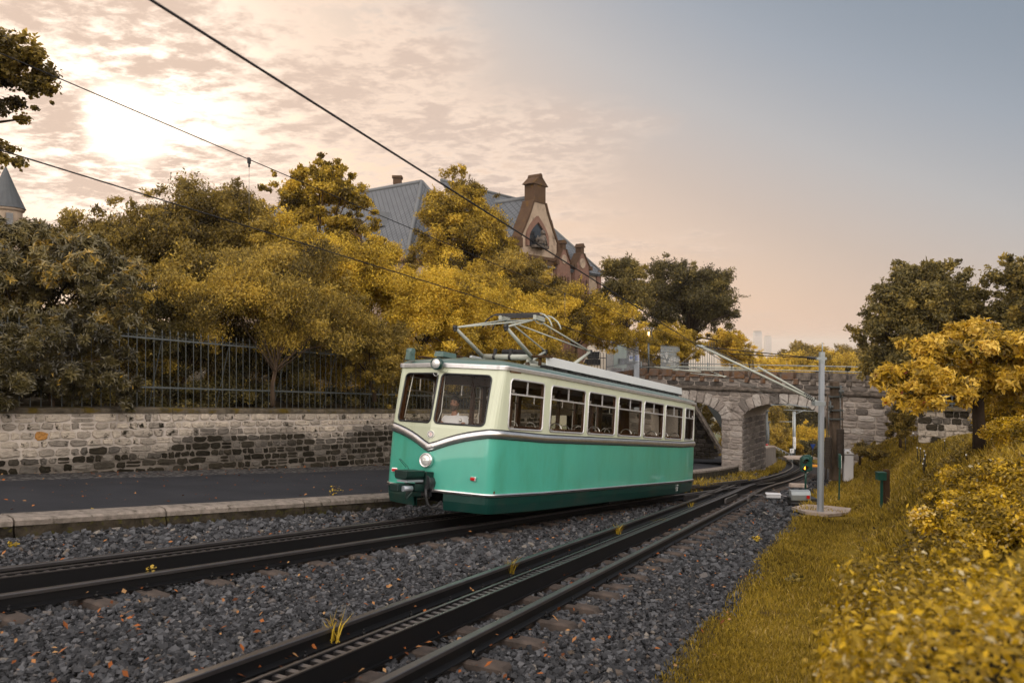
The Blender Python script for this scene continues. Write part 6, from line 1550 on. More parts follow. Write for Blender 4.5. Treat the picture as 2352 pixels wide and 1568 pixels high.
mb = MB(); mb.prism([tq + Vector((-.14, 0, .1)), tq + Vector((.14, 0, .1)), tq + Vector((0, 0, -.18))], (0, .02, 0)); mb.build('sign_plate', M['blue'], r, world=True); mb = MB(); mb.tube([tq + Vector((0, .03, -.75)), tq + Vector((0, .03, .1))], .02, 6); mb.build('sign_post', M['fence'], r, world=True)
mb = MB()
r = empty('steel_handrail', px2(1790, 1040, 60), 'pale steel handrail sloping down beside the path beyond the arch', 'handrail')
A_, B_ = px2(1782, 1026, 60), px2(1820, 1046, 60); C_ = px2(1776, 1024, 60)
for dz_ in (0, -.45): mb.tube([C_ + Vector((0, 0, dz_)), A_ + Vector((0, 0, dz_)), B_ + Vector((0, 0, dz_))], .035, 6)
mb.build('rails', M['galvl'], r, world=True)
for f in np.linspace(0, 1, 6): mb = MB(); q = A_ + (B_ - A_) * f; mb.tube([q + Vector((0, 0, -1.0)), q], .03, 6); mb.build('post', M['galvl'], r, world=True)
blk = px2(1711, 993, 41.5); mb = MB(); mb.box(blk, (.22, .25, .75)); tag(mb.build('signal_back_box', M['blacksteel']), 'black box fixed at the back edge of the bridge pier inside the arch', 'box')
mb = MB(); q = px2(1836, 1050, 58); mb.box(q, (2.4, 1.2, .12)); tag(mb.build('pale_slab', M['paleconc']), 'pale flat slab beside the track at the foot of the lettered pole', 'slab')

# ------------------------------------------------------------ top of the bridge, left end
vY = 43.0
def vx(zx, zy, dy=0): return px2((2300 + zx / 5.88) / 1.7415, (1280 + zy / 5.88) / 1.7415, vY + dy)
r = empty('old_van', vx(580, 1300), 'old cream vehicle with dark windows parked behind the black pointed railing', 'vehicle')
mb = MB(); outl_ = [(170, 1030), (240, 900), (285, 720), (295, 610), (960, 655), (1005, 1000), (1010, 1350), (160, 1350)]
A_ = [vx(*q) for q in outl_]; B_ = [vx(q[0] * .93 + 60, q[1], 3.2) for q in outl_]; mb.loft([A_, B_]); mb.build('van_body', M['vanw'], r, world=True, bevel=.05)
mb = MB(); mb.loft([[vx(300, 600), vx(470, 595), vx(475, 640), vx(300, 640)], [vx(300, 600, 1), vx(470, 595, 1), vx(475, 640, 1), vx(300, 640, 1)]]); mb.build('roof_box', M['vanw'], r, world=True)
for q in ([(310, 755), (575, 748), (560, 898), (298, 895)], [(240, 930), (585, 928), (600, 1040), (200, 1040)]):
    mb = MB(); mb.prism([vx(a, b_, -.03) for a, b_ in q], (0, -.03, 0)); w_ = mb.build('van_window', M['darkglass'], r, world=True)
    mb = MB(); mb.tube([vx(a, b_, -.05) for a, b_ in q + [q[0]]], .03, 5); mb.build('window_seal', M['rubber'], w_, world=True)
q = vx(345, 850, -.08); text3('La Promenade', .30, Matrix(((.95, 0, 0, q.x), (0, 0, -1, q.y), (0, 1, 0, q.z - .02), (0, 0, 0, 1))), M['white'], 'window_lettering', r)
picket('silver_fence', vx(750, 1250, -1.5), vx(1480, 1150, -4.5), 1.9, .13, (.35, 1.55, 1.8), 'silver grey vertical bar fence just left of the bridge parapet', M['galv'], .018)
picket('black_picket_fence', vx(190, 1200, -1.2), vx(735, 1260, -1.8), 1.1, .17, (.2, .85), 'black pointed railing in front of the old cream vehicle', M['blacksteel'], .014)
picket('dark_railing', px2(1478, 866, 46), px2(1640, 862, 52), 2.3, .30, (.3, 1.9), 'dark railing in front of the bushes behind the bridge parapet', M['fence'], .014)
picket('light_gate_fence', px2(1518, 850, 44), px2(1560, 850, 46), 1.4, .10, (.2, .95, 1.15), 'light grey close barred gate fence behind the bridge parapet', M['galvl'], .012)
gpz = px2(1459, 850, 40.6); r = empty('grey_steel_post', gpz, 'broad grey steel end post with a cross box at the left end of the bridge', 'post')
mb = MB(); mb.box(gpz + Vector((.06, 0, -.75)), (.28, .3, 2.9)); mb.build('post_body', M['galv'], r, world=True); mb = MB(); mb.box(px2(1440, 829.5, 40.4), (.9, .35, .32)); mb.build('cross_box', M['fence'], r, world=True)
for (px_, py_, lb) in ((1449, 822, 'square blue pictogram sign on the silver fence, left one of the pair'), (1463, 822, 'blue sign with two white bars, right one of the pair')):
    q = px2(px_ , py_, 40.0); mb = MB(); mb.box(q, (.22, .03, .32)); s__ = mb.build('notice_sign', M['white']); tag(s__, lb, 'sign')
    mb = MB(); mb.m = None
    if px_ < 1455: mb.tube([q + Vector((0, -.02, .02)), q + Vector((0, -.03, .02))], .085, 16)
    else: mb.box(q + Vector((-.05, -.02, 0)), (.07, .015, .28)); mb.box(q + Vector((.05, -.02, 0)), (.07, .015, .28))
    mb.build('sign_symbol', M['blue'], s__)
mb = MB(); q = vx(1060, 830, -.6); mb.box(q, (.75, .1, 1.7)); tag(mb.build('pale_panel', mat('pale_green_panel', (.30, .38, .33), .5, 0, scale=0, amt=0)), 'pale green upright panel between the cream vehicle and the signs', 'panel')
lb_ = px2(1490, 843, 41.3); r = empty('lantern', lb_, 'lit square barred lantern on a slim pole above the left end of the bridge', 'lantern'); s_ = 41.3 / F_
mb = MB(); mb.tube([lb_ + Vector((0, 0, -.3)), px2(1489.5, 781, 41.3)], .05, 8); mb.build('lantern_pole', M['fence'], r, world=True)
mb = MB(); c = px2(1489.5, 767, 41.3)
for x in (-1, -.33, .33, 1):
    for y in (-1, 1): mb.bar(c + Vector((x * .17, y * .17, -13.5 * s_)), c + Vector((x * .17, y * .17, 13 * s_)), .016, .016); mb.bar(c + Vector((y * .17, x * .17, -13.5 * s_)), c + Vector((y * .17, x * .17, 13 * s_)), .016, .016)
mb.box(c + Vector((0, 0, 13.5 * s_)), (.38, .38, .05)); mb.box(c + Vector((0, 0, -13.5 * s_)), (.38, .38, .04)); mb.build('lantern_cage', M['fence'], r, world=True)
mb = MB(); mb.tube([c + Vector((0, 0, -.12)), c + Vector((0, 0, .12))], .05, 10); mb.build('lamp_bulb', mat('warm_bulb', (1, .8, .5), emis=((1, .62, .3), 7), scale=0, amt=0), r, world=True)
r = empty('slim_pole', px2(1352 , 842, 46), 'slim dark pole rising out of the shrubs right of the cream vehicle', 'pole'); q0, q1 = px2((2300 + 925 / 5.88) / 1.7415, 800, 46), px2((2300 + 925 / 5.88) / 1.7415, 775, 46)
mb = MB(); mb.tube([q0 + Vector((0, 0, -1)), q1], .06, 8); mb.build('pole', M['blacksteel'], r, world=True)
# garden stakes on the bank
stk = [(2043 + (480 - 0) * 0, 0)]
for k, (zx, zy0, zy1) in enumerate(((478, 1030, 1105), (380, 1100, 1245), (530, 1210, 1350), (570, 1220, 1400), (618, 1250, 1500), (632, 1300, 1450), (612, 1350, 1540), (600, 1410, 1520), (873, 1120, 1235), (1143, 1300, 1355))):
    px_ = (3500 + zx / 3.136) / 1.7415; a_ = (1400 + zy0 / 3.136) / 1.7415; b_ = (1400 + zy1 / 3.136) / 1.7415; Y = 15.5 + .6 * (k < 2) * 6 - (k == 9) * 2
    o = empty('garden_stake', px2(px_, b_, Y), ['thin dark plant stake high on the bank, nearest the bridge wall', 'thin bare stake on the bank left of the others', 'leftmost of the close group of thin stakes on the bank', 'second thin stake of the close group on the bank', 'tallest thin stake of the group on the bank', 'thin stake just right of the tallest one', 'lowest reaching thin stake of the group', 'short thin stake at the lower left of the group', 'lone thin stake between the group and the tree trunk', 'short white tipped stake below the tree trunk'][k], 'plant stake', 'plant stakes on the bank')
    mb = MB(); mb.tube([px2(px_ + .5, b_ + 3, Y), px2(px_, a_, Y)], .008, 5); mb.build('stake_rod', M['blacksteel'], o, world=True)
    if k != 1: mb = MB(); mb.box(px2(px_, a_ + 2, Y), (.018, .015, .03)); mb.build('white_tip', M['white'], o, world=True)

# ============================================================ plants
def clumps(blobs, m, seed, rr=(.22, .42), out=(.45, 1.0), spikes=.15):
    m = int(m * 1.35); rr = (rr[0] * .8, rr[1] * .95)
    rg = np.random.default_rng(seed); C_ = []; 
    wts = np.array([b[3] * b[4] * b[5] for b in blobs]) ** .67; wts /= wts.sum()
    for k in range(m):
        b = blobs[rg.choice(len(blobs), p=wts)]; d = rg.normal(size=3); d /= np.linalg.norm(d)
        if d[2] < -.4 and spikes < .9 and k % 2: d[2] *= -.5
        f = rg.uniform(*out); s = rg.uniform(*rr)
        if rg.random() < spikes: f = rg.uniform(1.0, 1.22); s *= .5
        r3 = np.array(b[3:6]); C_.append(np.r_[np.array(b[:3]) + d * r3 * f, np.full(3, r3.mean() * s) * np.array([1, 1, rg.uniform(.55, .9)]), rg.normal(0, .17)])
    return np.array(C_)
def crown(name, blobs, n, size, mt, parent, seed=1, m=40, asp=.42, tint=.45, rr=(.22, .42), out=(.45, 1.0), spikes=.15, droop=0.0, rosette=0, fold=True, drop_low=None, tn=.16, sprays=None):
    if sprays is None: sprays = 0 if (rosette or spikes < .1) else int(m * 1.6)
    n = int(n * 2.0); rg = np.random.default_rng(seed); C_ = clumps(blobs, m, seed, rr, out, spikes)
    w = (C_[:, 3] * C_[:, 4]) + 1e-6; w /= w.sum(); nc = n if not rosette else n // rosette
    k = rg.choice(len(C_), nc, p=w); d = rg.normal(size=(nc, 3)); d /= np.linalg.norm(d, axis=1)[:, None]
    rad = rg.random(nc) ** .45; c = C_[k, :3] + d * C_[k, 3:6] * rad[:, None] * (1 + .18 * rg.normal(size=(nc, 1)))
    cen = np.array([b[:3] for b in blobs]).mean(0); t = tint + C_[k, 6] + rg.normal(0, tn, nc)
    if rosette:
        c = np.repeat(c, rosette, 0); d = np.repeat(d, rosette, 0); t = np.repeat(t, rosette) + rg.normal(0, .05, nc * rosette); n_ = len(c)
        up = d + np.array([0, -.25, .45]); up /= np.linalg.norm(up, axis=1)[:, None]
        a = np.tile(np.arange(rosette) * 2 * math.pi / rosette, nc) + np.repeat(rg.uniform(0, 6.28, nc), rosette) + rg.normal(0, .3, nc * rosette)
        x = np.cross(up, rg.normal(size=3)); x /= np.linalg.norm(x, axis=1)[:, None]; y = np.cross(up, x)
        L = x * np.cos(a)[:, None] + y * np.sin(a)[:, None] + up * rg.uniform(-.55, .8, (n_, 1)); L /= np.linalg.norm(L, axis=1)[:, None]
        W = np.cross(up, L); W /= np.linalg.norm(W, axis=1)[:, None]; c = c + L * size * .45; nrm = np.cross(L, W)
    else:
        n_ = nc; nrm = d * .8 + rg.normal(0, .55, (n_, 3)) + np.array([0, 0, .35]); nrm /= np.linalg.norm(nrm, axis=1)[:, None]
        L = np.cross(nrm, rg.normal(size=(n_, 3))); L[:, 2] -= droop; L /= np.linalg.norm(L, axis=1)[:, None]; W = np.cross(nrm, L); W /= np.linalg.norm(W, axis=1)[:, None]
    if sprays:
        SC = []; SL = []; ST = []
        hi = C_[np.argsort(-(C_[:, 2] + .35 * rg.normal(size=len(C_)) * C_[:, 5].mean()))][:max(6, int(len(C_) * .65))]
        for q in range(sprays):
            b = hi[rg.integers(len(hi))]; dv = (b[:3] - cen) / (np.abs(b[:3] - cen).max() + 1e-6) + rg.normal(0, .55, 3) + np.array([0, 0, .55]); dv /= np.linalg.norm(dv); ln_ = b[3] * rg.uniform(.9, 2.0); nl_ = 16
            u = np.linspace(.3, 1, nl_)[:, None]; side = rg.normal(size=3); side /= np.linalg.norm(side)
            pth = b[:3] + dv * ln_ * u + np.array([0, 0, -1.0]) * (.28 + droop * .3) * ln_ * u ** 2.2
            sgn = np.where(np.arange(nl_) % 2, 1, -1)[:, None]
            SC.append(pth + side * sgn * size * .4 + rg.normal(0, size * .25, (nl_, 3))); SL.append(side * sgn * .8 + dv * .7 + rg.normal(0, .3, (nl_, 3))); ST.append(np.full(nl_, np.clip(tint + b[6] + rg.normal(0, .1), .1, .9)) + rg.normal(0, .08, nl_))
        sc, slv, st_ = np.concatenate(SC), np.concatenate(SL), np.concatenate(ST); slv /= np.linalg.norm(slv, axis=1)[:, None]; w2 = np.cross(slv, rg.normal(size=slv.shape)); w2 /= np.linalg.norm(w2, axis=1)[:, None]
        c = np.r_[c, sc]; L = np.r_[L, slv]; W = np.r_[W, w2]; nrm = np.r_[nrm, np.cross(slv, w2)]; t = np.r_[t, st_]; n_ = len(c)
    s = size * (1.0 if rosette else .95) * rg.uniform(.55, 1.3, n_)[:, None]
    if drop_low is not None:
        keep = c[:, 2] > drop_low(c[:, 0], c[:, 1]); c, L, W, nrm, s, t = c[keep], L[keep], W[keep], nrm[keep], s[keep], t[keep]; n_ = len(c)
    if fold:
        V = np.stack([c - L * s * .5, c + W * s * asp * .5 - L * s * .05 + nrm * s * .08, c + L * s * .5 - nrm * s * .06, c - W * s * asp * .5 - L * s * .05 + nrm * s * .08], 1); q = [(0, 1, 2), (0, 2, 3)]
    else:
        V = np.stack([c - L * s * .5, c + W * s * asp * .5, c + L * s * .5, c - W * s * asp * .5], 1); q = [(0, 1, 2, 3)]
    return np_mesh(name, V.reshape(-1, 3), 4, mt, np.where(rg.random(len(t)) < .006, 1.0, np.clip(t, 0, .965)), parent, quads=q), C_
def limbs(base, C_, r0, mt, parent, n=9, seed=3, split=.35, name='trunk', lean=0, multi=1):
    rg = random.Random(seed); mb = MB(); base = Vector(base); cen = Vector(C_[:, :3].mean(0)); picks = rg.sample(range(len(C_)), min(n, len(C_)))
    for s in range(multi):
        b0 = base + Vector((rg.uniform(-.5, .5), rg.uniform(-.3, .3), 0)) * (multi > 1) * .8
        fork = b0 + (cen - b0) * split + Vector((rg.uniform(-.1, .1), 0, 0)); mb.tube([b0 + Vector((0, 0, -.3)), b0, b0 + (fork - b0) * .5 + Vector((rg.uniform(-.06, .06), 0, 0)), fork], [r0 * 1.25, r0, r0 * .85, r0 * .72], 8)
        for p in picks[s::multi]:
            e = Vector(C_[p, :3]); m1 = fork + (e - fork) * .45 + Vector((rg.uniform(-.15, .15), rg.uniform(-.1, .1), (e - fork).length * .12)); mb.tube([fork, m1, e], [r0 * .5, r0 * .28, r0 * .06], 6)
    return mb.build(name, mt, parent, world=True)
def plant(name, label, cat, base, blobs, n, size, mt, seed, m=40, trunk=.12, group=None, bark='bark', nl=9, split=.35, multi=1, **kw):
    r = empty(name, base, label, cat, group); o, C_ = crown('crown' if trunk >= .1 else 'foliage', blobs, n, size, LEAF[mt], r, seed, m, **kw)
    limbs(base, C_, trunk, M[bark], r, nl, seed, split, 'trunk' if trunk >= .1 else 'stems', multi=multi); return r
def B(px, py, Y, rx, ry, rz):                                       # blob: pixel centre, distance, radii in pixels (x, z) and metres (depth)
    c = px2(px, py, Y); return (c.x, c.y, c.z, rx / F_ * Y, ry, rz / F_ * Y)
ab = lambda x, y: np.full_like(x, -9.)
wtop = lambda x, y: np.where(((x + 10) * .84 - (y - 14.7) * .542) > -.05, -1.40 - .08 * ((x + 10) * .542 + (y - 14.7) * .84) + .05, -20)
# behind the railing
plant('rhododendron', 'big grey green rhododendron bush overhanging the railing at the left edge', 'shrub', px2(60, 870, 17.5), [B(20, 640, 16, 180, 1.3, 120), B(170, 660, 16.7, 140, 1.2, 110), B(-60, 560, 16.5, 150, 1.5, 70), B(60, 560, 17.0, 110, 1.4, 45), B(250, 730, 17.2, 95, .9, 65), B(60, 735, 15.3, 130, .5, 42), B(190, 745, 16.1, 90, .45, 38)], 34000, .15, 'rhodo', 21, 150, .09, rosette=7, asp=.30, out=(.55, 1.0), rr=(.16, .30), tint=.55, nl=7)
plant('low_rhododendron', 'darker rhododendron bush growing through the railing onto the wall top, below the big one', 'shrub', px2(120, 925, 15.9), [B(60, 870, 14.95, 120, .34, 78), B(215, 880, 16.1, 85, .30, 66), B(-50, 860, 14.2, 120, .4, 90), B(130, 840, 15.4, 110, .34, 72), B(270, 900, 16.5, 45, .24, 42), B(20, 800, 14.8, 110, .34, 50), B(220, 815, 16.2, 80, .3, 40), B(60, 785, 14.8, 130, .32, 45), B(210, 775, 15.95, 95, .32, 42), B(290, 850, 16.6, 30, .2, 60)], 52000, .14, 'rhodo', 22, 110, .05, rosette=7, asp=.28, out=(.5, .95), rr=(.16, .30), tint=.28, nl=6, drop_low=wtop, tn=.12)
def zone(name, label, cat, base, blobs, n, size, mt, seed, **kw): return plant(name, label, cat, base, blobs, n, size, mt, seed, **kw)
zone('tall_shrub', 'feathery ochre shrub with a twiggy top behind the rhododendron', 'shrub', px2(300, 850, 22), [B(250, 610, 22, 120, 2.0, 110), B(330, 560, 22.5, 110, 1.8, 95), B(210, 550, 22.5, 70, 1.4, 60), B(300, 720, 21, 120, 1.8, 100)], 32000, .11, 'ochre', 23, m=120, trunk=.08, spikes=.3, tint=.40, droop=.6)
zone('tall_shrub', 'taller dark ochre shrub with long twigs against the bright cloud', 'shrub', px2(480, 850, 23), [B(470, 540, 23, 130, 2.0, 105), B(540, 500, 23.5, 90, 1.8, 75), B(400, 520, 23.5, 70, 1.5, 80), B(500, 650, 22, 120, 2, 100)], 34000, .11, 'ochre', 24, m=130, trunk=.09, spikes=.32, tint=.38, droop=.5)
zone('broadleaf_tree', 'open walnut like tree with large leaflets rising in front of the slate roof', 'tree', px2(740, 850, 26), [B(740, 470, 27, 85, 2.0, 85), B(690, 430, 27, 60, 1.5, 45), B(760, 410, 27, 50, 1.4, 40), B(800, 540, 27, 75, 1.8, 60), B(660, 460, 27, 55, 1.5, 40)], 19000, .13, 'gold', 25, m=110, trunk=.13, spikes=.4, tint=.42, rr=(.16, .30), droop=.5, nl=16, split=.55, asp=.5)
zone('arching_shrub', 'broad shrub of arching branches with bare forked stems behind the middle of the railing', 'shrub', px2(600, 905, 19.5), [B(610, 700, 20, 150, 1.8, 95), B(720, 740, 21, 130, 1.6, 95), B(500, 710, 20, 110, 1.6, 95), B(650, 620, 21.5, 140, 1.8, 70), B(420, 690, 20, 90, 1.4, 80), B(800, 760, 22, 80, 1.2, 70)], 52000, .085, 'ochre', 26, m=150, trunk=.035, spikes=.2, tint=.62, droop=.8, nl=22, split=.22, multi=3)
zone('golden_shrub', 'bright golden shrub mass under the walnut like tree', 'shrub', px2(730, 800, 25), [B(680, 590, 24, 110, 2.0, 90), B(780, 610, 25, 110, 2.0, 85), B(850, 660, 25, 90, 1.8, 70)], 34000, .10, 'gold', 27, m=120, trunk=.08, tint=.62, spikes=.2)
zone('dense_shrub', 'dark dense shrub filling the space behind the left half of the railing', 'shrub', px2(400, 900, 20.5), [B(380, 790, 20, 110, 1.0, 90), B(500, 800, 21, 110, 1.0, 85), B(620, 830, 22, 110, 1.0, 65), B(330, 720, 20, 80, 1.0, 70)], 30000, .09, 'olive', 28, m=110, trunk=.06, tint=.32)
zone('dense_shrub', 'mid green shrub spilling over the railing just left of the railcar', 'shrub', px2(860, 900, 23), [B(880, 800, 22.5, 80, .9, 75), B(800, 790, 23.5, 80, 1.2, 65), B(900, 880, 22.3, 40, .5, 45)], 24000, .085, 'ochre', 29, m=90, trunk=.06, tint=.55, spikes=.2)
zone('yellow_shrub', 'light yellow leaved shrub above the cab of the railcar', 'shrub', px2(960, 850, 26), [B(950, 680, 26, 100, 2.2, 75), B(1040, 700, 27, 100, 2.2, 80), B(980, 760, 25, 100, 1.8, 60)], 38000, .10, 'gold', 30, m=120, trunk=.08, tint=.72, spikes=.22)
zone('yellow_shrub', 'tall yellow green shrub in front of the pointed tree behind the pantograph', 'shrub', px2(1100, 850, 29), [B(1090, 690, 30, 90, 2.2, 70), B(1170, 740, 30, 90, 2.0, 70), B(1060, 780, 28, 100, 1.6, 55)], 36000, .11, 'gold', 31, m=120, trunk=.08, tint=.66, spikes=.25)
zone('pointed_tree', 'tall pointed lime tree standing between the two slate roofs', 'tree', px2(1070, 800, 38), [B(1060, 610, 38, 115, 2.5, 90), B(1055, 520, 38, 100, 2.4, 70), B(1060, 455, 38, 70, 1.8, 50), B(1052, 405, 38, 36, 1, 35), B(1052, 378, 38, 14, .4, 20), B(1130, 560, 38, 60, 1.6, 50), B(985, 580, 38, 50, 1.5, 50)], 46000, .15, 'gold', 32, m=210, trunk=.2, tint=.45, spikes=.09, sprays=170, nl=20, bark='barkd', rr=(.18, .34))
zone('garden_tree', 'rounded ochre tree in front of the big stone gable', 'tree', px2(1200, 800, 36), [B(1190, 660, 36, 90, 2.0, 65), B(1250, 690, 36, 80, 2.0, 60), B(1180, 620, 37, 55, 1.5, 40)], 26000, .14, 'ochre', 33, m=110, trunk=.13, tint=.50)
zone('golden_shrub', 'golden shrub thicket right of the pantograph under the stone gables', 'shrub', px2(1320, 830, 35), [B(1300, 720, 35, 90, 2.0, 65), B(1380, 740, 36, 90, 2.0, 60), B(1250, 780, 33, 90, 1.6, 50), B(1420, 780, 37, 60, 1.5, 40)], 38000, .12, 'gold', 34, m=140, trunk=.08, tint=.58, spikes=.22)
zone('dense_shrub', 'shrubs low behind the railcar roof, seen under the pantograph', 'shrub', px2(1180, 880, 30), [B(1120, 850, 29, 140, 1.0, 50), B(1260, 850, 31, 120, 1.0, 45), B(1000, 860, 27, 100, .9, 50)], 24000, .10, 'ochre', 35, m=90, trunk=.06, tint=.5)
zone('garden_tree', 'pale ochre tree rising just right of the villa', 'tree', px2(1425, 830, 50), [B(1430, 640, 50, 50, 2.0, 45), B(1420, 700, 50, 45, 2.0, 50), B(1460, 680, 50, 40, 1.8, 40)], 16000, .19, 'olive', 36, m=80, trunk=.22, tint=.55, spikes=.25, bark='barkd', nl=14)
zone('oak_tree', 'big dark rounded oak tree beyond the left end of the bridge', 'tree', px2(1570, 840, 54), [B(1580, 690, 54, 92, 3.0, 78), B(1540, 640, 54, 55, 2.5, 45), B(1625, 660, 54, 48, 2.4, 45), B(1640, 730, 54, 45, 2.2, 45), B(1510, 720, 54, 50, 2.2, 50)], 34000, .20, 'olive', 37, m=150, trunk=.35, tint=.33, spikes=.2, bark='barkd', nl=20)
zone('conifer_shrub', 'feathery golden shrub behind the dark railing on the bridge', 'shrub', px2(1530, 850, 47), [B(1530, 790, 47, 60, 1.6, 42), B(1575, 800, 47, 45, 1.4, 35), B(1480, 800, 46, 50, 1.4, 36)], 22000, .13, 'gold', 38, m=100, trunk=.08, tint=.5, spikes=.3)
zone('golden_shrub', 'pale golden tree edge between the oak and the hazy valley', 'shrub', px2(1680, 850, 62), [B(1665, 790, 62, 45, 2.0, 30), B(1690, 815, 62, 50, 2.0, 22)], 12000, .19, 'gold', 39, m=70, trunk=.09, tint=.72, spikes=.3)
# wood on the hillside past the bridge
for k, (px_, py_, Y, rx, rz, tn_, mt_, lb) in enumerate(((1800, 838, 95, 70, 26, .62, 'gold', 'golden hillside tree above the middle of the bridge parapet'), (1850, 815, 100, 45, 28, .45, 'ochre', 'rounded darker hillside tree left of the steel pole top'), (1920, 830, 105, 60, 30, .6, 'gold', 'golden hillside tree right of the steel pole top'), (1975, 820, 110, 55, 32, .42, 'ochre', 'hillside tree touching the big dark tree on the right'), (1740, 845, 90, 60, 20, .66, 'gold', 'low golden hillside tree at the left end of the far wood'))):
    zone('hillside_tree', lb, 'tree', px2(px_, py_ + 60, Y), [B(px_, py_, Y, rx, 4, rz), B(px_ - rx * .4, py_ + 15, Y - 3, rx * .6, 4, rz * .8), B(px_ + rx * .4, py_ + 12, Y - 2, rx * .6, 4, rz * .8), B(px_, py_ + 35, Y - 4, rx, 4, rz)], 11000, .30, mt_, 50 + k, m=80, trunk=.3, tint=tn_, group='trees on the hillside beyond the bridge', spikes=.2)
# slope seen through the right arch
for k, (px_, py_, Y, rx, rz, tn_, mt_, lb) in enumerate(((1750, 960, 72, 50, 45, .55, 'ochre', 'leafy tree at the upper left inside the right arch'), (1810, 960, 85, 60, 40, .38, 'olive', 'darker tree filling the top of the right arch'), (1870, 970, 80, 50, 55, .2, 'olive', 'dark green tree at the right inside the arch'), (1765, 1000, 66, 35, 25, .75, 'ochre', 'pale rounded bush left inside the arch'), (1845, 1010, 70, 50, 34, .72, 'gold', 'yellow bush behind the lettered pole'), (1800, 1020, 72, 40, 24, .6, 'gold', 'low golden bush between lamp and lettered pole'), (1890, 1035, 60, 28, 22, .25, 'olive', 'dark bush right of the signal beyond the arch'))):
    zone('valley_tree' if k < 3 else 'valley_bush', lb, 'tree' if k < 3 else 'bush', px2(px_, py_ + rz * 1.1, Y), [B(px_, py_, Y, rx, 3, rz), B(px_ - rx * .3, py_ + rz * .3, Y - 2, rx * .6, 2, rz * .6)], 10000, .21, mt_, 70 + k, m=70, trunk=.12 if k < 3 else .07, tint=tn_, spikes=.15)
h0 = px2(1737, 1026, 52); zone('clipped_hedge', 'clipped dark hedge along the path beyond the pier', 'hedge', px2(1750, 1045, 50), [B(1745, 1030, 52, 26, 1.0, 13), B(1775, 1040, 54, 22, 1.0, 11), B(1720, 1020, 51, 20, 1, 12)], 9000, .09, 'olive', 80, m=50, trunk=.05, tint=.45, spikes=0, rr=(.35, .55))
zone('garden_tree', 'bushes behind the stair wall seen through the left arch', 'shrub', px2(1610, 1000, 58), [B(1600, 930, 56, 45, 2, 40), B(1640, 960, 56, 26, 2, 45), B(1655, 1010, 56, 22, 2, 40), B(1560, 900, 58, 40, 2, 40)], 9000, .17, 'ochre', 81, m=50, trunk=.08, tint=.45)
# right hand side
zone('maple_tree', 'large dark olive maple tree behind the yellow magnolia', 'tree', px2(2130, 960, 27), [B(2120, 700, 27, 95, 2.2, 80), B(2060, 760, 27, 75, 2.0, 80), B(2185, 735, 27, 62, 2.0, 60), B(2150, 640, 27, 50, 1.6, 45), B(2090, 640, 27, 34, 1.2, 40), B(2040, 840, 27, 60, 1.8, 60), B(2160, 820, 27, 110, 2.0, 60)], 52000, .125, 'olive', 90, m=300, trunk=.2, tint=.60, rr=(.18, .34), spikes=.3, bark='barkd', asp=.62, nl=18)
zone('maple_tree', 'second dark maple cut by the right edge of the picture', 'tree', px2(2360, 960, 24), [B(2365, 665, 24, 60, 2.0, 70), B(2335, 735, 24, 45, 1.4, 50), B(2410, 720, 24, 80, 2, 100), B(2350, 605, 24, 26, 1, 30), B(2340, 780, 24, 60, 1.6, 45)], 32000, .12, 'olive', 91, m=200, trunk=.18, tint=.58, rr=(.18, .34), spikes=.3, bark='barkd', asp=.62, nl=12)
# magnolia
mg = empty('magnolia_tree', px2(2248, 1022, 14), 'small tree with big bright yellow leaves and a bare dark trunk on the bank', 'tree')
MG = [B(2110, 860, 13.4, 95, .9, 42), B(2190, 800, 13.8, 95, 1.1, 50), B(2290, 810, 13.8, 110, 1.2, 60), B(2150, 900, 13.2, 80, .8, 38), B(2060, 890, 13.2, 55, .7, 30), B(2340, 880, 14, 90, 1.2, 70), B(2220, 760, 14.2, 70, .9, 24), B(2240, 870, 13.6, 80, .9, 34), B(2080, 925, 13.0, 50, .5, 18)]
o, MC = crown('crown', MG, 22000, .115, LEAF['magn'], mg, 95, 170, asp=.46, tint=.55, rr=(.17, .32), out=(.35, 1.0), spikes=.12, rosette=3, tn=.2)
tb_ = MB(); b0 = px2(2250, 1030, 14); k1 = px2(2246, 930, 14)
tb_.tube([b0, px2(2249, 980, 14), k1, px2(2243, 915, 14)], [.125, .105, .105, .12], 12)
for pts, r in (([(2243, 918), (2232, 890), (2190, 868), (2130, 860), (2070, 880)], .05), ([(2240, 920), (2225, 905), (2190, 893), (2140, 905)], .045), ([(2245, 918), (2250, 880), (2240, 840), (2210, 800), (2180, 775)], .06), ([(2250, 915), (2268, 880), (2290, 830), (2310, 780)], .06), ([(2252, 915), (2275, 890), (2320, 860), (2380, 840)], .05), ([(2268, 880), (2262, 840), (2275, 780)], .035), ([(2210, 868), (2170, 840), (2130, 825)], .03), ([(2240, 850), (2200, 835), (2150, 800)], .03)):
    tb_.tube([px2(x, y, 14 - .5 * i_ / len(pts)) for i_, (x, y) in enumerate(pts)], [r * (1 - .8 * i_ / (len(pts) - 1)) for i_ in range(len(pts))], 8)
tb_.build('trunk', M['barkd'], mg, world=True)
zone('climbing_shrub', 'brownish shrub growing against the end of the bridge wall', 'shrub', px2(2068, 1010, 30), [B(2070, 965, 30, 24, .7, 38), B(2062, 990, 30, 18, .6, 25)], 7000, .11, 'ochre', 96, m=40, trunk=.05, tint=.35)
zone('bank_shrub', 'low brown shrub on the bank at the foot of the bridge wall', 'shrub', px2(1975, 1050, 30), [B(1985, 1035, 30, 28, .9, 16), B(2000, 1040, 29, 24, .8, 10)], 6000, .08, 'ochre', 97, m=40, trunk=.04, tint=.35)
zone('square_hedge', 'yellow trimmed hedge behind the trunk at the right edge', 'hedge', px2(2310, 1010, 15), [B(2300, 960, 15.5, 48, .8, 55), B(2350, 960, 15, 50, .8, 60), B(2400, 960, 15, 50, 1, 60)], 16000, .07, 'hedge', 98, m=90, trunk=.05, tint=.50, spikes=.04, rr=(.25, .4))
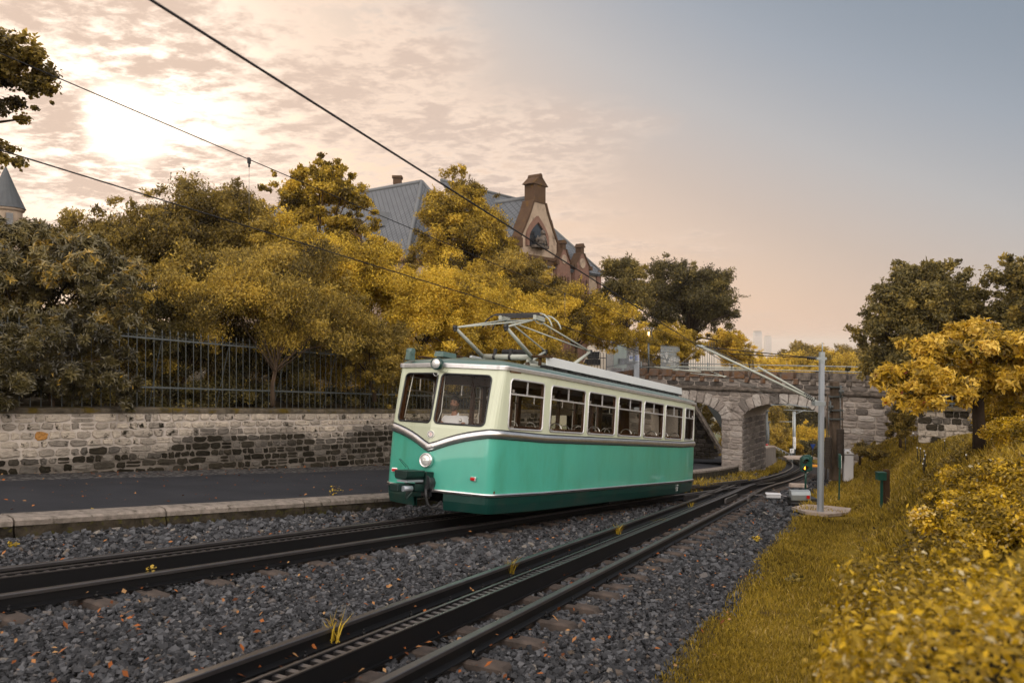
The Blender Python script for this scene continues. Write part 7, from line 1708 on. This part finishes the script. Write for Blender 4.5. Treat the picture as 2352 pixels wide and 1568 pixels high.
zone('square_hedge', 'lower yellow hedge in front of the trimmed one at the right edge', 'hedge', px2(2330, 1060, 12), [B(2330, 1000, 12.5, 55, .6, 40), B(2385, 1010, 12, 60, .8, 50)], 12000, .06, 'hedge', 99, m=80, trunk=.05, tint=.62, spikes=.04, rr=(.25, .4))

def ground_cover(n, y0, y1, s0, s1, size):
    rg = np.random.default_rng(77); y = rg.uniform(y0, y1, n); s = rg.uniform(s0, s1, n)
    idx = np.clip(np.interp(y, RPATH[0][:, 1], np.arange(len(RPATH[0]))).astype(int), 0, len(RPATH[0]) - 1); xy = RPATH[0][idx] + RPATH[2][idx] * s[:, None]
    pt = np.sin(xy[:, 0] * 1.7 + 2) * np.sin(xy[:, 1] * 1.1) + .5 * np.sin(xy[:, 0] * 4.1 - xy[:, 1] * 2.7) + rg.normal(0, .3, n); ok = pt > .1; xy, s, pt = xy[ok], s[ok], pt[ok]; n = len(xy)
    z = Pn(xy) - .13 + bank(s, xy[:, 1]) + .05 * np.sin(xy[:, 0] * 1.9 + xy[:, 1] * .8) * np.sin(xy[:, 1] * 1.3 - xy[:, 0]) + rg.random(n) * .10 * np.clip(pt, 0, 1.5)
    nrm = np.array([-.2, 0, 1.0]) + rg.normal(0, .5, (n, 3)); nrm /= np.linalg.norm(nrm, axis=1)[:, None]; L = np.cross(nrm, rg.normal(size=(n, 3))); L /= np.linalg.norm(L, axis=1)[:, None]; W = np.cross(nrm, L)
    c = np.c_[xy, z]; sz = size * rg.uniform(.5, 1.3, n)[:, None]
    V = np.stack([c - L * sz * .5, c + W * sz * .35, c + L * sz * .5, c - W * sz * .35], 1); t = np.clip(.38 + .16 * np.sin(xy[:, 0] * .8) + rg.normal(0, .2, n), 0, .96)
    return tag(np_mesh('ground_cover', V.reshape(-1, 3), 4, LEAF['ochre'], t, quads=[(0, 1, 2), (0, 2, 3)]), 'patches of low brownish ground cover leaves on the grassy bank', 'ground cover', kind='stuff')
ground_cover(90000, 8.5, 36, 3.4, 9, .065)
# foreground hedge beside the photographer, parallel to the track
hg = empty('foreground_hedge', (1.9, 3, P(1.9, 3)), 'broad yellow green hedge close to the camera in the lower right corner, out of focus', 'hedge')
tdir = np.array([.4128, .9107]); ndir = np.array([.9107, -.4128]); org = ndir * (-3.277)
def hz_top(s, a):
    xy = org + tdir * a + ndir * s; return P(xy[0], xy[1])
def hedge_leaves(n, a0, a1, s0, s1, top0, rise, size, seed, face=.25, dens=None):
    rg = np.random.default_rng(seed); al = rg.uniform(a0, a1, n); s = rg.uniform(s0, s1, n); side = rg.random(n) < face
    s[side] = s0 + np.abs(rg.normal(0, .05, side.sum())); xy = org + np.outer(al, tdir) + np.outer(s, ndir)
    base = Pn(xy); top = base + top0 + rise * np.clip(s - s0, 0, 9) + .05 * np.sin(xy[:, 0] * 9 + xy[:, 1] * 4) * np.sin(xy[:, 1] * 7) + .06 * np.sin(al * 3.1) - .25 * sstep(np.abs(s - s0 - .0), .35, 0) * .6
    top -= .5 * sstep(al, a1 - .5, a1)
    z = np.where(side, base + (top - base) * rg.random(n) ** .7, top - np.abs(rg.normal(0, .10, n)) + .08 * np.sin(xy[:, 0] * 11 + np.sin(xy[:, 1] * 5)) * np.sin(xy[:, 1] * 10))
    s_out = np.where(side, -1.0, 0); nrm = np.where(side[:, None], np.r_[-ndir, .4], np.array([0, 0, 1.0])) + rg.normal(0, .55, (n, 3)); nrm /= np.linalg.norm(nrm, axis=1)[:, None]
    jit = rg.normal(0, .05, (n, 3)); c = np.c_[xy, z] + jit
    L = np.cross(nrm, rg.normal(size=(n, 3))); L /= np.linalg.norm(L, axis=1)[:, None]; W = np.cross(nrm, L); sz = size * rg.uniform(.55, 1.35, n)[:, None]
    V = np.stack([c - L * sz * .5, c + W * sz * .28 + nrm * sz * .1, c + L * sz * .5 - nrm * sz * .08, c - W * sz * .28 + nrm * sz * .1], 1)
    nv = np.sin(xy[:, 0] * 2.3 + 1) * np.sin(xy[:, 1] * 1.9); t = .46 + .12 * nv + rg.normal(0, .17, n); t = np.where(rg.random(n) < .05, .99, t); return V.reshape(-1, 3), np.clip(t, 0, 1)
Va, ta = hedge_leaves(105000, -.6, 4.8, 3.24, 7.2, 1.16, .10, .034, 5)
np_mesh('foliage', Va, 4, LEAF['hedge'], ta, hg, quads=[(0, 1, 2), (0, 2, 3)])
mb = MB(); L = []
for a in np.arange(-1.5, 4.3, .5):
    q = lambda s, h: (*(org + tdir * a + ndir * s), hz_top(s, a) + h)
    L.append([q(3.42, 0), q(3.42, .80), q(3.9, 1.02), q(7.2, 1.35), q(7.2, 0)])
mb.loft(L); M['core'] = mat('dark_hedge_inside', (.022, .016, .005), 1, 0, scale=8, amt=.6); mb.build('dark_filler_core', M['core'], hg, world=True)  # opaque dark filler: blocks the view through and darkens the hedge interior
hg2 = empty('bank_hedge', (4.5, 8.5, -3), 'loose yellow green ground hedge further up the bank, below the yellow leaved tree', 'hedge')
BH = [B(2185, 1150, 8.2, 32, .7, 24), B(2255, 1120, 8.6, 40, .8, 28), B(2345, 1105, 8.0, 60, .8, 34), B(2200, 1215, 7.0, 60, .7, 30), B(2310, 1200, 7, 90, .8, 45), B(2380, 1180, 7, 60, .8, 60)]
crown('foliage', BH, 34000, .05, LEAF['hedge'], hg2, 101, 150, asp=.55, tint=.48, rr=(.25, .45), out=(.5, .95), spikes=.05)
mb = MB(); [mb.ball(Vector(b[:3]) - Vector((0, 0, .12)), 1, 12, 8, (b[3] * .8, b[4] * .8, b[5] * .75)) for b in BH]; mb.build('dark_filler_core', M['core'], hg2)  # solid dark fillers inside the leaf blobs
zone('tall_shrub', 'ochre shrub between the twiggy shrub and the walnut like tree', 'shrub', px2(620, 850, 24), [B(610, 560, 24, 80, 2.0, 70), B(560, 600, 23.5, 80, 1.8, 70), B(650, 640, 23, 80, 1.6, 70)], 22000, .11, 'ochre', 41, m=100, trunk=.07, spikes=.3, tint=.5, droop=.4)
zone('tall_shrub', 'leaning ochre shrub in front of the small gable of the left wing', 'shrub', px2(860, 850, 27), [B(850, 600, 27, 70, 2.0, 55), B(900, 660, 27, 70, 1.8, 60), B(820, 690, 26, 80, 1.6, 60), B(780, 740, 24.5, 90, 1.2, 60)], 22000, .11, 'gold', 42, m=100, trunk=.07, spikes=.3, tint=.55, droop=.4)
zone('garden_tree', 'tall unseen garden tree outside the left edge of the picture', 'tree', (-19.5, 6, -1.5), [(-19.5, 6, 4.5, 3.6, 3.6, 4.2), (-20, 2, 5.5, 3.2, 3.4, 4)], 26000, .16, 'ochre', 43, m=120, trunk=.25, tint=.4)  # unseen tree, added so the windscreen mirrors foliage instead of bright sky
zone('garden_tree', 'second unseen garden tree outside the left edge, nearer the viewer', 'tree', (-20, -4, -1.5), [(-20, -4, 4.5, 4, 4, 4.8), (-18.5, 13.0, 4.5, 3.0, 3.2, 4.6)], 22000, .18, 'ochre', 44, m=110, trunk=.25, tint=.4)  # also unseen; its far crown was added to screen more sky from the windscreen
for k, (t0_, t1_, q_, hh, tn_, mt_, lb) in enumerate(((-7, 0, 2.4, 1.7, .30, 'olive', 'dark thicket behind the rhododendron at the left edge'), (0, 5, 2.6, 1.8, .30, 'ochre', 'shadowy thicket behind the left part of the railing'), (5, 10, 2.8, 1.8, .36, 'ochre', 'thicket behind the middle part of the railing'), (10, 15, 3.0, 2.1, .50, 'gold', 'golden thicket behind the railing just left of the cab'), (15, 20, 3.2, 1.5, .45, 'gold', 'thicket behind the railing seen through the cab windows'), (20, 27, 3.2, 1.3, .45, 'ochre', 'low thicket beyond the end of the railing'))):
    bl = [(*(W0 + WU * t - WN * (q_ + .5 * math.sin(t * 2)) + ZU * (walltop(t) + hh * .75 + .3 * math.sin(t * 1.7))), 1.2, .8, hh) for t in np.arange(t0_, t1_ + .1, 1.1)]
    zone('thicket', lb, 'thicket', W0 + WU * (t0_ + t1_) / 2 - WN * q_ + ZU * (walltop((t0_ + t1_) / 2)), bl, 26000, .10, mt_, 200 + k, m=130, trunk=.05, tint=tn_, rr=(.25, .45), spikes=.12)
# overhanging branch at the upper left
ov = empty('overhanging_tree', (-14.4, 9.4, -1.2), 'dark leafy branches of a near tree hanging in from the upper left edge', 'tree')
o, OC = crown('crown', [B(20, 150, 11, 75, .7, 70), B(-60, 160, 11, 90, 1.0, 110), B(60, 190, 11, 42, .5, 50), B(10, 345, 11, 45, .5, 30), B(-60, 330, 11, 60, .7, 50)], 9000, .075, LEAF['ochre'], ov, 103, 70, asp=.75, tint=.28, spikes=.25, rr=(.2, .4))
limbs((-14.4, 9.4, -1.2), OC, .20, M['barkd'], ov, 12, 5, .6)
# soft undergrowth right behind the railing so no bare soil shows
ug = empty('ivy_undergrowth', W0 + WU * 6 - WN * 1.0 + ZU * -1.4, 'dark ivy and bramble undergrowth behind the lower half of the railing', 'undergrowth')
bl = [(*(W0 + WU * t - WN * 1.5 + ZU * (walltop(t) + .35)), .9, .7, .55) for t in np.arange(-6, 20, 1.0)]
crown('foliage', bl, 42000, .075, LEAF['olive'], ug, 104, 200, asp=.8, tint=.33, rr=(.3, .5), out=(.4, 1), spikes=.05, drop_low=lambda x, y: np.where(((x + 10) * .84 - (y - 14.7) * .542) > -.45, 50, -20))

# ============================================================ haze
import os
if not os.environ.get('NOHAZE'):
    mb = MB(); mb.box((0, 5400, -66), (13000, 13600, 186)); hzm = bpy.data.materials.new('haze_air'); hzm.use_nodes = True; t_ = hzm.node_tree; t_.nodes.remove(t_.nodes['Principled BSDF'])
    pv = t_.nodes.new('ShaderNodeVolumePrincipled'); pv.inputs['Color'].default_value = (.95, .88, .82, 1); pv.inputs['Density'].default_value = .00024; pv.inputs['Anisotropy'].default_value = .3
    t_.links.new(pv.outputs[0], t_.nodes['Material Output'].inputs['Volume']); tag(mb.build('haze', hzm), kind='stuff')
